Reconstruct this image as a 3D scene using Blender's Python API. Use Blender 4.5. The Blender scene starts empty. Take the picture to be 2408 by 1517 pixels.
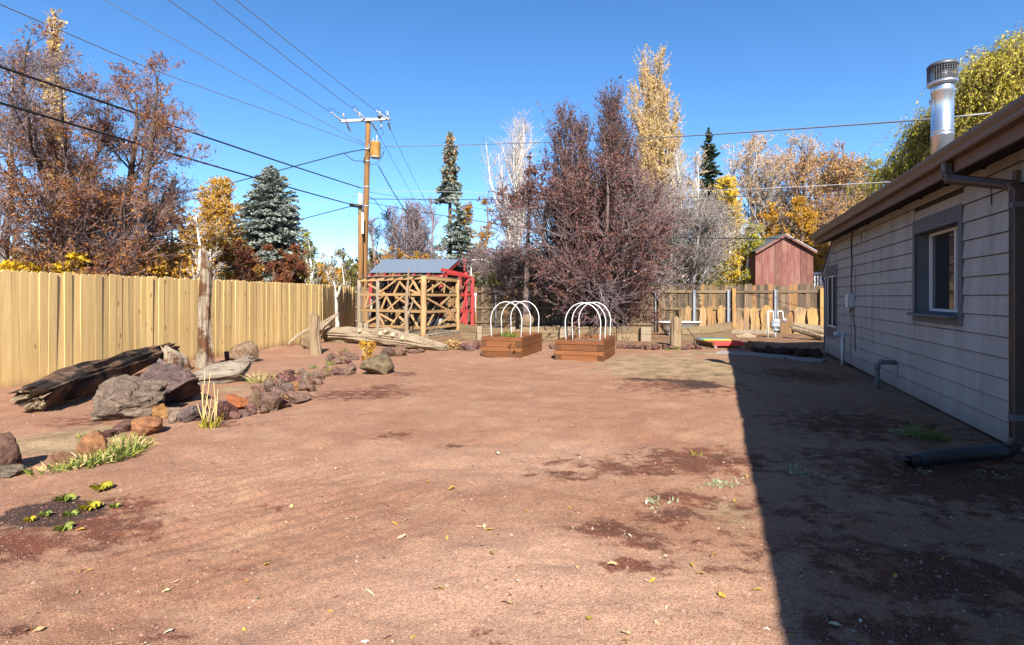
import bpy, bmesh, math, random
import numpy as np
from mathutils import Vector, Matrix, noise as mnoise

SC = bpy.context.scene
COL = SC.collection
R = math.radians
random.seed(7)
RNG = np.random.default_rng(11)

# ------------------------------------------------------------------ camera, sky, sun, exposure
CAM_H, FPX, HZ, CX = 1.45, 1250.0, 698.0, 1204.0     # eye height; focal length, horizon and centre measured on the photograph
cam = bpy.data.objects.new('camera', bpy.data.cameras.new('camera'))
COL.objects.link(cam)
cam.location = (0, 0, CAM_H)
cam.rotation_euler = (R(90), 0, 0)
cam.data.sensor_width = 36.0
cam.data.lens = 36.0 * FPX / 2408.0
cam.data.shift_y = (HZ - 758.5) / 2408.0
cam.data.clip_start = 0.05
cam.data.clip_end = 3000
SC.camera = cam

SUN_EL, SUN_AZ = 37.0, 173.0          # azimuth clockwise from +Y
world = bpy.data.worlds.new('World'); SC.world = world
world.use_nodes = True
wn = world.node_tree
bg = wn.nodes['Background']
sky = wn.nodes.new('ShaderNodeTexSky')
sky.sky_type = 'NISHITA'; sky.sun_disc = False
sky.sun_elevation = R(SUN_EL); sky.sun_rotation = R(SUN_AZ)
sky.altitude = 2100; sky.air_density = 1.0; sky.dust_density = 1.8; sky.ozone_density = 2.6
hsv = wn.nodes.new('ShaderNodeHueSaturation'); hsv.inputs['Saturation'].default_value = 1.22
wn.links.new(sky.outputs[0], hsv.inputs['Color']); wn.links.new(hsv.outputs[0], bg.inputs[0])
bg.inputs[1].default_value = 0.094
sun_d = bpy.data.lights.new('sun', 'SUN'); sun = bpy.data.objects.new('sun', sun_d); COL.objects.link(sun)
sun_d.energy = 5.0; sun_d.angle = R(0.5); sun_d.color = (1.0, 0.93, 0.83)
_sv = Vector((math.sin(R(SUN_AZ)) * math.cos(R(SUN_EL)), math.cos(R(SUN_AZ)) * math.cos(R(SUN_EL)), math.sin(R(SUN_EL))))
sun.rotation_euler = _sv.to_track_quat('Z', 'Y').to_euler()
sun.location = (2, -10, 20)
vs = SC.view_settings
vs.view_transform = 'Standard'; vs.look = 'None'; vs.exposure = 1.4; vs.gamma = 1.0; vs.use_curve_mapping = False
SC.render.engine = 'CYCLES'
SC.cycles.max_bounces = 6; SC.cycles.diffuse_bounces = 3; SC.cycles.glossy_bounces = 3
SC.cycles.transparent_max_bounces = 6

# ------------------------------------------------------------------ measuring helpers
def G(u, v):
    """ground point seen at photo position (u, v)"""
    y = CAM_H * FPX / (v - HZ)
    return Vector(((u - CX) / FPX * y, y, 0.0))
def P(u, v, y):
    return Vector(((u - CX) / FPX * y, y, CAM_H + (HZ - v) / FPX * y))

# ------------------------------------------------------------------ numpy noise
def vnoise(x, y, scale, seed):
    r = np.random.default_rng(seed); T = r.random((256, 256)).astype(np.float64)
    x = np.asarray(x) * scale; y = np.asarray(y) * scale
    xi = np.floor(x).astype(int); yi = np.floor(y).astype(int)
    fx = x - xi; fy = y - yi
    fx = fx * fx * (3 - 2 * fx); fy = fy * fy * (3 - 2 * fy)
    a = T[xi & 255, yi & 255]; b = T[(xi + 1) & 255, yi & 255]
    c = T[xi & 255, (yi + 1) & 255]; d = T[(xi + 1) & 255, (yi + 1) & 255]
    return (a + (b - a) * fx) * (1 - fy) + (c + (d - c) * fx) * fy - 0.5

def gz(x, y):
    """height of the yard"""
    x = np.asarray(x, float); y = np.asarray(y, float)
    z = 0.05 * vnoise(x, y, 0.45, 1) + 0.030 * vnoise(x, y, 1.3, 2) + 0.028 * vnoise(x, y, 3.7, 3)
    z = z + 0.014 * vnoise(x, y, 7.0, 4) + 0.010 * vnoise(x, y, 15.0, 5)
    fur = np.clip(1.2 - np.abs(x + 1.9 + .25 * (y - 3.8)) / 1.3, 0, 1) * np.clip(1.1 - np.abs(y - 3.9) / 1.4, 0, 1)      # rake marks
    z = z + .004 * vnoise(x, y, 31.0, 7) + .011 * fur * np.sin((x * .62 - y * .78) * 48 + 3 * vnoise(x, y, 1.5, 6))
    return z
def gzf(x, y):
    return float(gz(np.array([x]), np.array([y]))[0])
def on_ground(p, dz=0.0):
    return Vector((p[0], p[1], gzf(p[0], p[1]) + dz))

# ------------------------------------------------------------------ objects
def tag(o, label=None, cat=None, group=None, kind=None):
    if label: o['label'] = label
    if cat: o['category'] = cat
    if group: o['group'] = group
    if kind: o['kind'] = kind
    return o
def thing(name, label, cat, loc=(0, 0, 0), rz=0.0, group=None):
    o = bpy.data.objects.new(name, None); COL.objects.link(o)
    o.empty_display_size = 0.1
    o.location = loc; o.rotation_euler = (0, 0, rz)
    return tag(o, label, cat, group)
def link(name, me, parent=None, loc=None, rot=None, scale=None, color=None):
    o = bpy.data.objects.new(name, me); COL.objects.link(o)
    if parent is not None: o.parent = parent
    if loc is not None: o.location = loc
    if rot is not None: o.rotation_euler = rot
    if scale is not None: o.scale = scale
    if color is not None: o.color = (*color, 1.0)
    return o
def dup(root, loc=None, rz=None, label=None):
    r = root.copy(); COL.objects.link(r)
    if loc is not None: r.location = loc
    if rz is not None: r.rotation_euler = (0, 0, rz)
    if label: r['label'] = label
    for ch in list(root.children):
        c = ch.copy(); COL.objects.link(c); c.parent = r
        for g in list(ch.children):
            d = g.copy(); COL.objects.link(d); d.parent = c
    return r

def fast_mesh(name, verts, faces, mats, rnd=None, smooth=False, mat_idx=None):
    """verts Nx3, faces MxK (numpy)"""
    verts = np.ascontiguousarray(verts, dtype=np.float32); faces = np.ascontiguousarray(faces, dtype=np.int32)
    me = bpy.data.meshes.new(name)
    M, K = faces.shape
    me.vertices.add(len(verts)); me.vertices.foreach_set('co', verts.ravel())
    me.loops.add(M * K); me.loops.foreach_set('vertex_index', faces.ravel())
    me.polygons.add(M)
    me.polygons.foreach_set('loop_start', np.arange(0, M * K, K, dtype=np.int32))
    try: me.polygons.foreach_set('loop_total', np.full(M, K, dtype=np.int32))
    except Exception: pass
    if smooth: me.polygons.foreach_set('use_smooth', np.ones(M, dtype=bool))
    for m in (mats if isinstance(mats, (list, tuple)) else [mats]): me.materials.append(m)
    if mat_idx is not None: me.polygons.foreach_set('material_index', np.asarray(mat_idx, dtype=np.int32))
    me.update(calc_edges=True)
    if rnd is not None:
        a = me.attributes.new('rnd', 'FLOAT', 'FACE'); a.data.foreach_set('value', np.ascontiguousarray(rnd, dtype=np.float32))
    return me

def rotm(rx=0, ry=0, rz=0):
    return Matrix.Rotation(rz, 3, 'Z') @ Matrix.Rotation(ry, 3, 'Y') @ Matrix.Rotation(rx, 3, 'X')
def dir_m(d):
    """matrix whose local Z points along d"""
    return Vector(d).normalized().to_track_quat('Z', 'X').to_matrix()

class MB:
    """collects shapes, builds them as one mesh"""
    def __init__(s): s.v = []; s.f = []; s.m = []; s.sm = []; s.cur = 0
    def add(s, V, F, smooth=False):
        o = len(s.v); s.v += [tuple(p) for p in V]; s.f += [tuple(i + o for i in f) for f in F]
        s.m += [s.cur] * len(F); s.sm += [smooth] * len(F); return s
    def box(s, c, d, rot=None, bev=0.0):
        hx, hy, hz = d[0] / 2, d[1] / 2, d[2] / 2; c = Vector(c)
        if bev <= 0:
            V = [Vector((sx * hx, sy * hy, sz * hz)) for sz in (-1, 1) for sy in (-1, 1) for sx in (-1, 1)]
            F = [(0, 2, 3, 1), (4, 5, 7, 6), (0, 1, 5, 4), (2, 6, 7, 3), (0, 4, 6, 2), (1, 3, 7, 5)]
        else:
            b = min(bev, hx * .9, hy * .9, hz * .9); V = []; idx = {}
            for sx in (-1, 1):
                for sy in (-1, 1):
                    for sz in (-1, 1):
                        for ax in range(3):
                            q = [sx * (hx - b), sy * (hy - b), sz * (hz - b)]
                            q[ax] = (sx, sy, sz)[ax] * (hx, hy, hz)[ax]
                            idx[(sx, sy, sz, ax)] = len(V); V.append(Vector(q))
            F = []
            for ax in range(3):
                a1, a2 = (ax + 1) % 3, (ax + 2) % 3
                for sg in (-1, 1):
                    loop = []
                    for (p, q) in ((-1, -1), (1, -1), (1, 1), (-1, 1)):
                        k = [0, 0, 0]; k[ax] = sg; k[a1] = p; k[a2] = q; loop.append(idx[(*k, ax)])
                    F.append(tuple(loop if sg > 0 else loop[::-1]))
            for ax in range(3):
                a1, a2 = (ax + 1) % 3, (ax + 2) % 3
                for p in (-1, 1):
                    for q in (-1, 1):
                        k0 = [0, 0, 0]; k0[ax] = -1; k0[a1] = p; k0[a2] = q; k1 = list(k0); k1[ax] = 1
                        l = [idx[(*k0, a1)], idx[(*k1, a1)], idx[(*k1, a2)], idx[(*k0, a2)]]
                        F.append(tuple(l if p * q > 0 else l[::-1]))
            for sx in (-1, 1):
                for sy in (-1, 1):
                    for sz in (-1, 1):
                        l = [idx[(sx, sy, sz, 0)], idx[(sx, sy, sz, 1)], idx[(sx, sy, sz, 2)]]
                        F.append(tuple(l if sx * sy * sz > 0 else l[::-1]))
        if rot is not None: V = [rot @ p for p in V]
        return s.add([p + c for p in V], F)
    def beam(s, a, b, w, t, bev=0.0, up=(0, 0, 1)):
        """box from a to b; w across (horizontal-ish), t along up"""
        a = Vector(a); b = Vector(b); d = b - a; L = d.length; z = d.normalized()
        x = Vector(up).cross(z)
        if x.length < 1e-4: x = Vector((1, 0, 0))
        x.normalize(); y = z.cross(x)
        return s.box((a + b) / 2, (w, t, L), Matrix((x, y, z)).transposed(), bev)
    def tube(s, pts, r, k=8, cap=True, smooth=True):
        pts = [Vector(p) for p in pts]; n = len(pts)
        rr = r if isinstance(r, (list, tuple)) else [r] * n
        t0 = (pts[1] - pts[0]).normalized()
        ref = Vector((0, 0, 1)) if abs(t0.z) < .9 else Vector((1, 0, 0))
        x = ref.cross(t0).normalized(); V = []; F = []
        for i, p in enumerate(pts):
            t = (pts[min(i + 1, n - 1)] - pts[max(i - 1, 0)]).normalized()
            x = (x - t * x.dot(t)).normalized(); y = t.cross(x)
            for j in range(k):
                a = 2 * math.pi * j / k; V.append(p + (x * math.cos(a) + y * math.sin(a)) * rr[i])
        for i in range(n - 1):
            for j in range(k):
                F.append((i * k + j, i * k + (j + 1) % k, (i + 1) * k + (j + 1) % k, (i + 1) * k + j))
        s.add(V, F, smooth)
        if cap:
            o = len(s.v) - len(V)
            s.f += [tuple(o + j for j in range(k))[::-1], tuple(o + (n - 1) * k + j for j in range(k))]
            s.m += [s.cur] * 2; s.sm += [False] * 2
        return s
    def lathe(s, c, prof, k=20, rot=None, smooth=True, caps=True):
        c = Vector(c); V = []; F = []
        for (r_, z_) in prof:
            for j in range(k):
                a = 2 * math.pi * j / k; p = Vector((r_ * math.cos(a), r_ * math.sin(a), z_))
                V.append((rot @ p if rot is not None else p) + c)
        for i in range(len(prof) - 1):
            for j in range(k):
                F.append((i * k + j, i * k + (j + 1) % k, (i + 1) * k + (j + 1) % k, (i + 1) * k + j))
        s.add(V, F, smooth)
        if caps:
            o = len(s.v) - len(V); n = len(prof)
            s.f += [tuple(o + j for j in range(k))[::-1], tuple(o + (n - 1) * k + j for j in range(k))]
            s.m += [s.cur] * 2; s.sm += [False] * 2
        return s
    def prism(s, poly, a, b):
        """polygon (list of 3D offsets) swept from a to b"""
        n = len(poly); a = Vector(a); b = Vector(b)
        V = [a + Vector(p) for p in poly] + [b + Vector(p) for p in poly]
        F = [tuple(range(n))[::-1], tuple(range(n, 2 * n))] + [(i, (i + 1) % n, n + (i + 1) % n, n + i) for i in range(n)]
        return s.add(V, F)
    def mesh(s, name, mats):
        me = bpy.data.meshes.new(name); me.from_pydata(s.v, [], s.f)
        for m in (mats if isinstance(mats, (list, tuple)) else [mats]): me.materials.append(m)
        me.polygons.foreach_set('material_index', s.m); me.polygons.foreach_set('use_smooth', s.sm)
        me.update(); return me
    def obj(s, name, mats, parent=None, **k):
        return link(name, s.mesh(name, mats), parent, **k)

# ------------------------------------------------------------------ materials
def new_mat(name, rough=0.8, spec=0.3, metal=0.0):
    m = bpy.data.materials.new(name); m.use_nodes = True; nt = m.node_tree; nt.nodes.clear()
    out = nt.nodes.new('ShaderNodeOutputMaterial'); bs = nt.nodes.new('ShaderNodeBsdfPrincipled')
    nt.links.new(bs.outputs[0], out.inputs[0])
    bs.inputs['Roughness'].default_value = rough; bs.inputs['Specular IOR Level'].default_value = spec
    bs.inputs['Metallic'].default_value = metal
    return m, nt, bs
def setin(nt, sock, v):
    if isinstance(v, bpy.types.NodeSocket): nt.links.new(v, sock)
    elif isinstance(v, (tuple, list)) and len(v) == 3 and sock.type == 'RGBA': sock.default_value = (*v, 1)
    else: sock.default_value = v
def nd(nt, typ, **kw):
    n = nt.nodes.new(typ)
    for k, v in kw.items():
        k2 = k.replace('_', ' ')
        if k2 in n.inputs: setin(nt, n.inputs[k2], v)
        else: setattr(n, k, v)
    return n
def mix(nt, fac, a, b, blend='MIX'):
    n = nt.nodes.new('ShaderNodeMix'); n.data_type = 'RGBA'; n.blend_type = blend
    setin(nt, n.inputs[0], fac); setin(nt, n.inputs[6], a); setin(nt, n.inputs[7], b)
    return n.outputs[2]
def mth(nt, op, a, b=0.0, clamp=False):
    n = nt.nodes.new('ShaderNodeMath'); n.operation = op; n.use_clamp = clamp
    setin(nt, n.inputs[0], a); setin(nt, n.inputs[1], b); return n.outputs[0]
def ramp(nt, fac, stops, interp='LINEAR'):
    n = nt.nodes.new('ShaderNodeValToRGB'); cr = n.color_ramp; cr.interpolation = interp
    while len(cr.elements) > 1: cr.elements.remove(cr.elements[-1])
    for i, (p, c) in enumerate(stops):
        e = cr.elements[0] if i == 0 else cr.elements.new(p)
        e.position = p; e.color = (*c, 1) if len(c) == 3 else c
    setin(nt, n.inputs[0], fac); return n.outputs[0]
def step(nt, v, lo, hi):
    n = nt.nodes.new('ShaderNodeMapRange'); n.interpolation_type = 'SMOOTHSTEP'
    setin(nt, n.inputs[0], v); n.inputs[1].default_value = lo; n.inputs[2].default_value = hi
    return n.outputs[0]
def noise_t(nt, vec, scale, detail=4.0, rough=0.6, out=0):
    n = nd(nt, 'ShaderNodeTexNoise', Vector=vec, Scale=scale, Detail=detail, Roughness=rough); return n.outputs[out]
def mapping(nt, vec, scale=(1, 1, 1), loc=None):
    n = nt.nodes.new('ShaderNodeMapping'); nt.links.new(vec, n.inputs[0]); n.inputs[3].default_value = scale
    if loc is not None: setin(nt, n.inputs[1], loc)
    return n.outputs[0]
def bump(nt, h, strength, dist, bs, prev=None):
    n = nd(nt, 'ShaderNodeBump', Height=h, Strength=strength, Distance=dist)
    if prev is not None: nt.links.new(prev, n.inputs['Normal'])
    nt.links.new(n.outputs[0], bs.inputs['Normal']); return n.outputs[0]

def plain(name, col, rough=0.6, spec=0.4, metal=0.0, var=0.15, scale=6.0, dirt=None, bmp=0.0):
    m, nt, bs = new_mat(name, rough, spec, metal)
    tc = nd(nt, 'ShaderNodeTexCoord').outputs['Object']
    n = noise_t(nt, tc, scale, 5, .65)
    c = mix(nt, n, tuple(x * (1 - var) for x in col), tuple(min(1, x * (1 + var)) for x in col))
    if dirt is not None:
        n2 = noise_t(nt, mapping(nt, tc, (1, 1, .35)), scale * 1.7, 6, .7)
        c = mix(nt, step(nt, n2, .52, .72), c, dirt)
    nt.links.new(c, bs.inputs['Base Color'])
    if bmp > 0: bump(nt, noise_t(nt, tc, scale * 12, 3, .6), bmp, .004, bs)
    return m

def wood(name, c1, c2, dark, knots=0.5, axis=2, grain=1.0, rough=0.8, tint=False, crack=0.4, spec=.2, bmp=.5, weather=None, foot=None):
    """sawn or weathered timber, grain along the given object axis; each object gets its own offset and shade"""
    m, nt, bs = new_mat(name, rough, spec)
    tc = nd(nt, 'ShaderNodeTexCoord').outputs['Object']
    oi = nd(nt, 'ShaderNodeObjectInfo')
    off = nd(nt, 'ShaderNodeCombineXYZ', X=mth(nt, 'MULTIPLY', oi.outputs['Random'], 37.0), Y=mth(nt, 'MULTIPLY', oi.outputs['Random'], 71.0), Z=mth(nt, 'MULTIPLY', oi.outputs['Random'], 53.0)).outputs[0]
    sc = [18.0 * grain] * 3; sc[axis] = 1.1 * grain
    v1 = mapping(nt, tc, tuple(sc), off)
    n1 = noise_t(nt, v1, 1.0, 7, .68)
    sc2 = [2.2] * 3; sc2[axis] = .5
    n2 = noise_t(nt, mapping(nt, tc, tuple(sc2), off), 1.0, 3, .5)
    c = mix(nt, step(nt, n1, .3, .7), c1, c2)
    c = mix(nt, mth(nt, 'MULTIPLY', step(nt, n2, .45, .75), .5), c, dark)
    if knots > 0:
        sk = [7.0] * 3; sk[axis] = 2.6
        vo = nd(nt, 'ShaderNodeTexVoronoi', Vector=mapping(nt, tc, tuple(sk), off), Scale=1.0, Randomness=1.0)
        gate = mth(nt, 'GREATER_THAN', nd(nt, 'ShaderNodeSeparateColor', Color=vo.outputs['Color']).outputs[0], 1 - knots * .55)
        kn = mth(nt, 'MULTIPLY', mth(nt, 'SUBTRACT', 1.0, step(nt, vo.outputs['Distance'], .07, .2)), gate)
        c = mix(nt, mth(nt, 'MULTIPLY', kn, .75), c, tuple(x * .45 for x in dark))
    if crack > 0:
        sc3 = [46.0 * grain] * 3; sc3[axis] = 1.4
        n3 = noise_t(nt, mapping(nt, tc, tuple(sc3), off), 1.0, 3, .6)
        c = mix(nt, mth(nt, 'MULTIPLY', step(nt, n3, .62, .72), crack), c, tuple(x * .3 for x in dark))
    if weather is not None:
        n4 = noise_t(nt, mapping(nt, tc, (3.2, 3.2, 1.2), off), 1.0, 5, .62)
        c = mix(nt, step(nt, n4, .42, .68), c, weather)
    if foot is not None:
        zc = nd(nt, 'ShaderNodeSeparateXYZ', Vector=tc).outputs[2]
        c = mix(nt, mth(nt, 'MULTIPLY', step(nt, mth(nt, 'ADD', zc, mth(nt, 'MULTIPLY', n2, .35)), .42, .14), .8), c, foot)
    hv = nd(nt, 'ShaderNodeHueSaturation', Color=c, Value=mth(nt, 'ADD', .8, mth(nt, 'MULTIPLY', oi.outputs['Random'], .42))).outputs[0]
    if tint: hv = mix(nt, 1.0, hv, oi.outputs['Color'], 'MULTIPLY')
    nt.links.new(hv, bs.inputs['Base Color'])
    bump(nt, n1, bmp, .006, bs)
    return m

def leaf_mat(name, cols, trans=0.35, rough=.6):
    m = bpy.data.materials.new(name); m.use_nodes = True; nt = m.node_tree; nt.nodes.clear()
    out = nt.nodes.new('ShaderNodeOutputMaterial')
    at = nd(nt, 'ShaderNodeAttribute', attribute_name='rnd')
    n = len(cols)
    c = ramp(nt, at.outputs['Fac'], [((i + .0) / max(1, n - 1), cc) for i, cc in enumerate(cols)])
    df = nd(nt, 'ShaderNodeBsdfPrincipled', Base_Color=c, Roughness=rough)
    df.inputs['Specular IOR Level'].default_value = .25
    tr = nd(nt, 'ShaderNodeBsdfTranslucent', Color=c)
    mx = nt.nodes.new('ShaderNodeMixShader'); mx.inputs[0].default_value = trans
    nt.links.new(df.outputs[0], mx.inputs[1]); nt.links.new(tr.outputs[0], mx.inputs[2]); nt.links.new(mx.outputs[0], out.inputs[0])
    return m

def bark_mat(name, c1, c2, scale=9.0, spots=None, bmp=.6):
    m, nt, bs = new_mat(name, .9, .15)
    tc = nd(nt, 'ShaderNodeTexCoord').outputs['Object']
    n = noise_t(nt, mapping(nt, tc, (1, 1, .22)), scale, 6, .7)
    c = mix(nt, step(nt, n, .32, .68), c1, c2)
    if spots is not None:
        n2 = noise_t(nt, mapping(nt, tc, (.5, .5, 2.0)), scale * .6, 4, .6)
        c = mix(nt, step(nt, n2, .62, .7), c, spots)
    nt.links.new(c, bs.inputs['Base Color']); bump(nt, n, bmp, .02, bs)
    return m

M = {}
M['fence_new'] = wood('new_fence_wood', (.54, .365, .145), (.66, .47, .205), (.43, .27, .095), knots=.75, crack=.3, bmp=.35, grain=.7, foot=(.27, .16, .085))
M['fence_old'] = wood('old_fence_wood', (0.094, 0.068, 0.045), (0.160, 0.119, 0.079), (0.041, 0.029, 0.021), knots=.55, crack=.9, tint=True, grain=.75)
M['fence_rail'] = wood('old_rail_wood', (0.130, 0.089, 0.053), (0.173, 0.125, 0.077), (0.072, 0.048, 0.029), axis=0, crack=.6, knots=.3)
M['slab'] = wood('live_edge_wood', (.215, .130, .052), (.33, .22, .10), (.075, .042, .022), knots=1.0, crack=.7, grain=.6, weather=(.13, .098, .066), tint=True)
M['slab_x'] = wood('live_edge_wall_wood', (0.137, 0.094, 0.053), (0.176, 0.128, 0.073), (0.070, 0.044, 0.024), knots=.4, crack=.7, axis=0)
M['pen'] = wood('pen_timber', (0.291, 0.173, 0.078), (0.365, 0.233, 0.114), (0.182, 0.101, 0.047), knots=.5, crack=.4, axis=2)
M['pen_grey'] = wood('pen_grey_timber', (0.180, 0.144, 0.102), (0.240, 0.192, 0.138), (0.102, 0.078, 0.054), knots=.2, crack=.6)
M['dark_board'] = wood('dark_board_wood', (.085, .055, .035), (.13, .085, .055), (.05, .03, .02), knots=.2)
M['bed'] = wood('stained_bed_timber', (0.124, 0.045, 0.016), (0.172, 0.069, 0.025), (0.074, 0.025, 0.010), knots=.45, axis=0, crack=.35, rough=.65)
M['bed_end'] = wood('bed_end_grain', (0.077, 0.035, 0.017), (0.119, 0.052, 0.025), (0.042, 0.021, 0.010), knots=0, axis=1, crack=.5)
M['red_paint'] = plain('red_painted_wood', (.27, .026, .026), .6, .3, var=.25, dirt=(.16, .03, .028))
M['red_tail'] = plain('weathered_red_ends', (.40, .17, .14), .8, .2, var=.3)
M['shed_red'] = wood('shed_red_siding', (.122, .048, .040), (.148, .060, .050), (.095, .036, .030), knots=.0, crack=.6, bmp=.3, weather=(.16, .085, .065))
M['metal_roof'] = plain('blue_grey_metal_roof', (.15, .185, .23), .45, .5, metal=.25, var=.12, scale=3)
M['shingle'] = plain('grey_shingles', (.085, .088, .095), .95, .2, var=.35, scale=14)
M['white'] = plain('white_paint', (0.585, 0.585, 0.578), .5, .4, var=.05)
M['pvc'] = plain('white_pvc', (0.525, 0.525, 0.525), .35, .5, var=.04)
M['galv'] = plain('galvanised_steel', (.27, .295, .33), .5, .4, metal=.2, var=.15, scale=10)
M['steel_dark'] = plain('dark_steel', (.10, .10, .11), .5, .5, metal=.5)
M['cable'] = plain('black_cable', (.012, .012, .013), .6, .4, var=.1)
M['wire'] = plain('aluminium_wire', (.20, .20, .21), .5, .5, metal=.3)
M['wire_pale'] = plain('pale_wire', (0.360, 0.360, 0.360), .5, .5)
M['porcelain'] = plain('porcelain', (.60, .58, .57), .3, .5, var=.1)
M['block'] = plain('tan_concrete_block', (0.215, 0.168, 0.115), .9, .2, var=.2, scale=12, bmp=.5)
M['paver'] = plain('grey_paver', (0.252, 0.225, 0.211), .9, .2, var=.2, scale=9, bmp=.5)
M['soil'] = plain('bed_soil', (.165, .115, .085), .95, .1, var=.5, scale=30, bmp=1.0)
M['wall_board'] = None
# ------------------------------------------------------------------ the ground
def ground_material():
    m, nt, bs = new_mat('red_cinder_ground', .95, .12)
    pos = nd(nt, 'ShaderNodeNewGeometry').outputs['Position']
    at = lambda n: nd(nt, 'ShaderNodeAttribute', attribute_name=n).outputs['Fac']
    flat = mapping(nt, pos, (1, 1, .3))
    big = noise_t(nt, flat, .55, 4, .6)
    mid = noise_t(nt, flat, 2.6, 5, .65)
    fine = noise_t(nt, flat, 34, 4, .7)
    vo = nd(nt, 'ShaderNodeTexVoronoi', Vector=flat, Scale=150.0)
    vo2 = nd(nt, 'ShaderNodeTexVoronoi', Vector=flat, Scale=320.0)
    cell = nd(nt, 'ShaderNodeSeparateColor', Color=vo.outputs['Color']).outputs[0]
    cell2 = nd(nt, 'ShaderNodeSeparateColor', Color=vo2.outputs['Color']).outputs[1]
    red = mix(nt, step(nt, big, .35, .65), (.226, .115, .069), (.262, .143, .090))
    red = mix(nt, mth(nt, 'MULTIPLY', step(nt, mid, .45, .7), .55), red, (.31, .19, .118))
    red = mix(nt, mth(nt, 'MULTIPLY', step(nt, mth(nt, 'ADD', at('pale'), mth(nt, 'MULTIPLY', big, .5)), .35, 1.15), .9), red, (.34, .205, .138))
    olive = mix(nt, step(nt, mid, .4, .6), (.28, .195, .112), (.19, .13, .074))
    brown = mix(nt, step(nt, mid, .38, .62), (.21, .125, .072), (.135, .078, .048))
    wet_and_shade_c = mix(nt, step(nt, mid, .4, .65), (.105, .034, .020), (.070, .030, .020))
    darkc = (.05, .029, .023)
    edge = mth(nt, 'SUBTRACT', noise_t(nt, mapping(nt, pos, (1.0, 1.5, 1)), 2.3, 8, .72), .5)
    edge2 = mth(nt, 'SUBTRACT', noise_t(nt, mapping(nt, pos, (1.0, 1.3, 1)), 5.5, 8, .74), .5)
    def msk(name, k, lo, hi, e=edge):
        return step(nt, mth(nt, 'ADD', at(name), mth(nt, 'MULTIPLY', e, k)), lo, hi)
    c = mix(nt, msk('brown', 1.0, .35, .65), red, brown)
    c = mix(nt, msk('olive', 1.5, .38, .62), c, olive)
    crumb = mth(nt, 'ADD', edge2, mth(nt, 'MULTIPLY', mth(nt, 'SUBTRACT', cell, .5), .10))
    c = mix(nt, mth(nt, 'MULTIPLY', msk('wet', 3.0, .44, .74, crumb), .9), c, wet_and_shade_c)  # damp tone, also used to deepen the house shade in the colour
    c = mix(nt, msk('dark', 1.2, .45, .62), c, darkc)
    # scattered damp specks
    sp = noise_t(nt, mapping(nt, pos, (1.0, 1.9, 1)), 1.7, 9, .74)
    c = mix(nt, mth(nt, 'MULTIPLY', step(nt, sp, .645, .675), .8), c, (.115, .040, .025))
    # grains: each cinder its own shade
    g = mth(nt, 'ADD', .70, mth(nt, 'MULTIPLY', cell, .55))
    g = mth(nt, 'MULTIPLY', g, mth(nt, 'ADD', .74, mth(nt, 'MULTIPLY', cell2, .52)))
    g = mth(nt, 'MULTIPLY', g, mth(nt, 'ADD', .60, mth(nt, 'MULTIPLY', fine, .80)))
    c = mix(nt, 1.0, c, nd(nt, 'ShaderNodeCombineColor', Red=g, Green=g, Blue=g).outputs[0], 'MULTIPLY')
    pale = mth(nt, 'GREATER_THAN', nd(nt, 'ShaderNodeSeparateColor', Color=vo2.outputs['Color']).outputs[2], .985)
    c = mix(nt, mth(nt, 'MULTIPLY', pale, .5), c, (.5, .38, .28))
    nt.links.new(c, bs.inputs['Base Color'])
    h = mth(nt, 'ADD', mth(nt, 'MULTIPLY', vo.outputs['Distance'], 1.2), mth(nt, 'MULTIPLY', vo2.outputs['Distance'], .6))
    b1 = bump(nt, h, .45, .006, bs)
    bump(nt, noise_t(nt, flat, 9, 6, .7), .35, .03, bs, b1)
    return m

def axis_lines(lo, a, b, hi, fine):
    core = np.arange(a, b + 1e-6, fine)
    left = a - np.cumsum(fine * 1.35 ** np.arange(1, 60)); left = left[left > lo][::-1]
    right = b + np.cumsum(fine * 1.35 ** np.arange(1, 60)); right = right[right < hi]
    return np.concatenate([[lo], left, core, right, [hi]])

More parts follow.
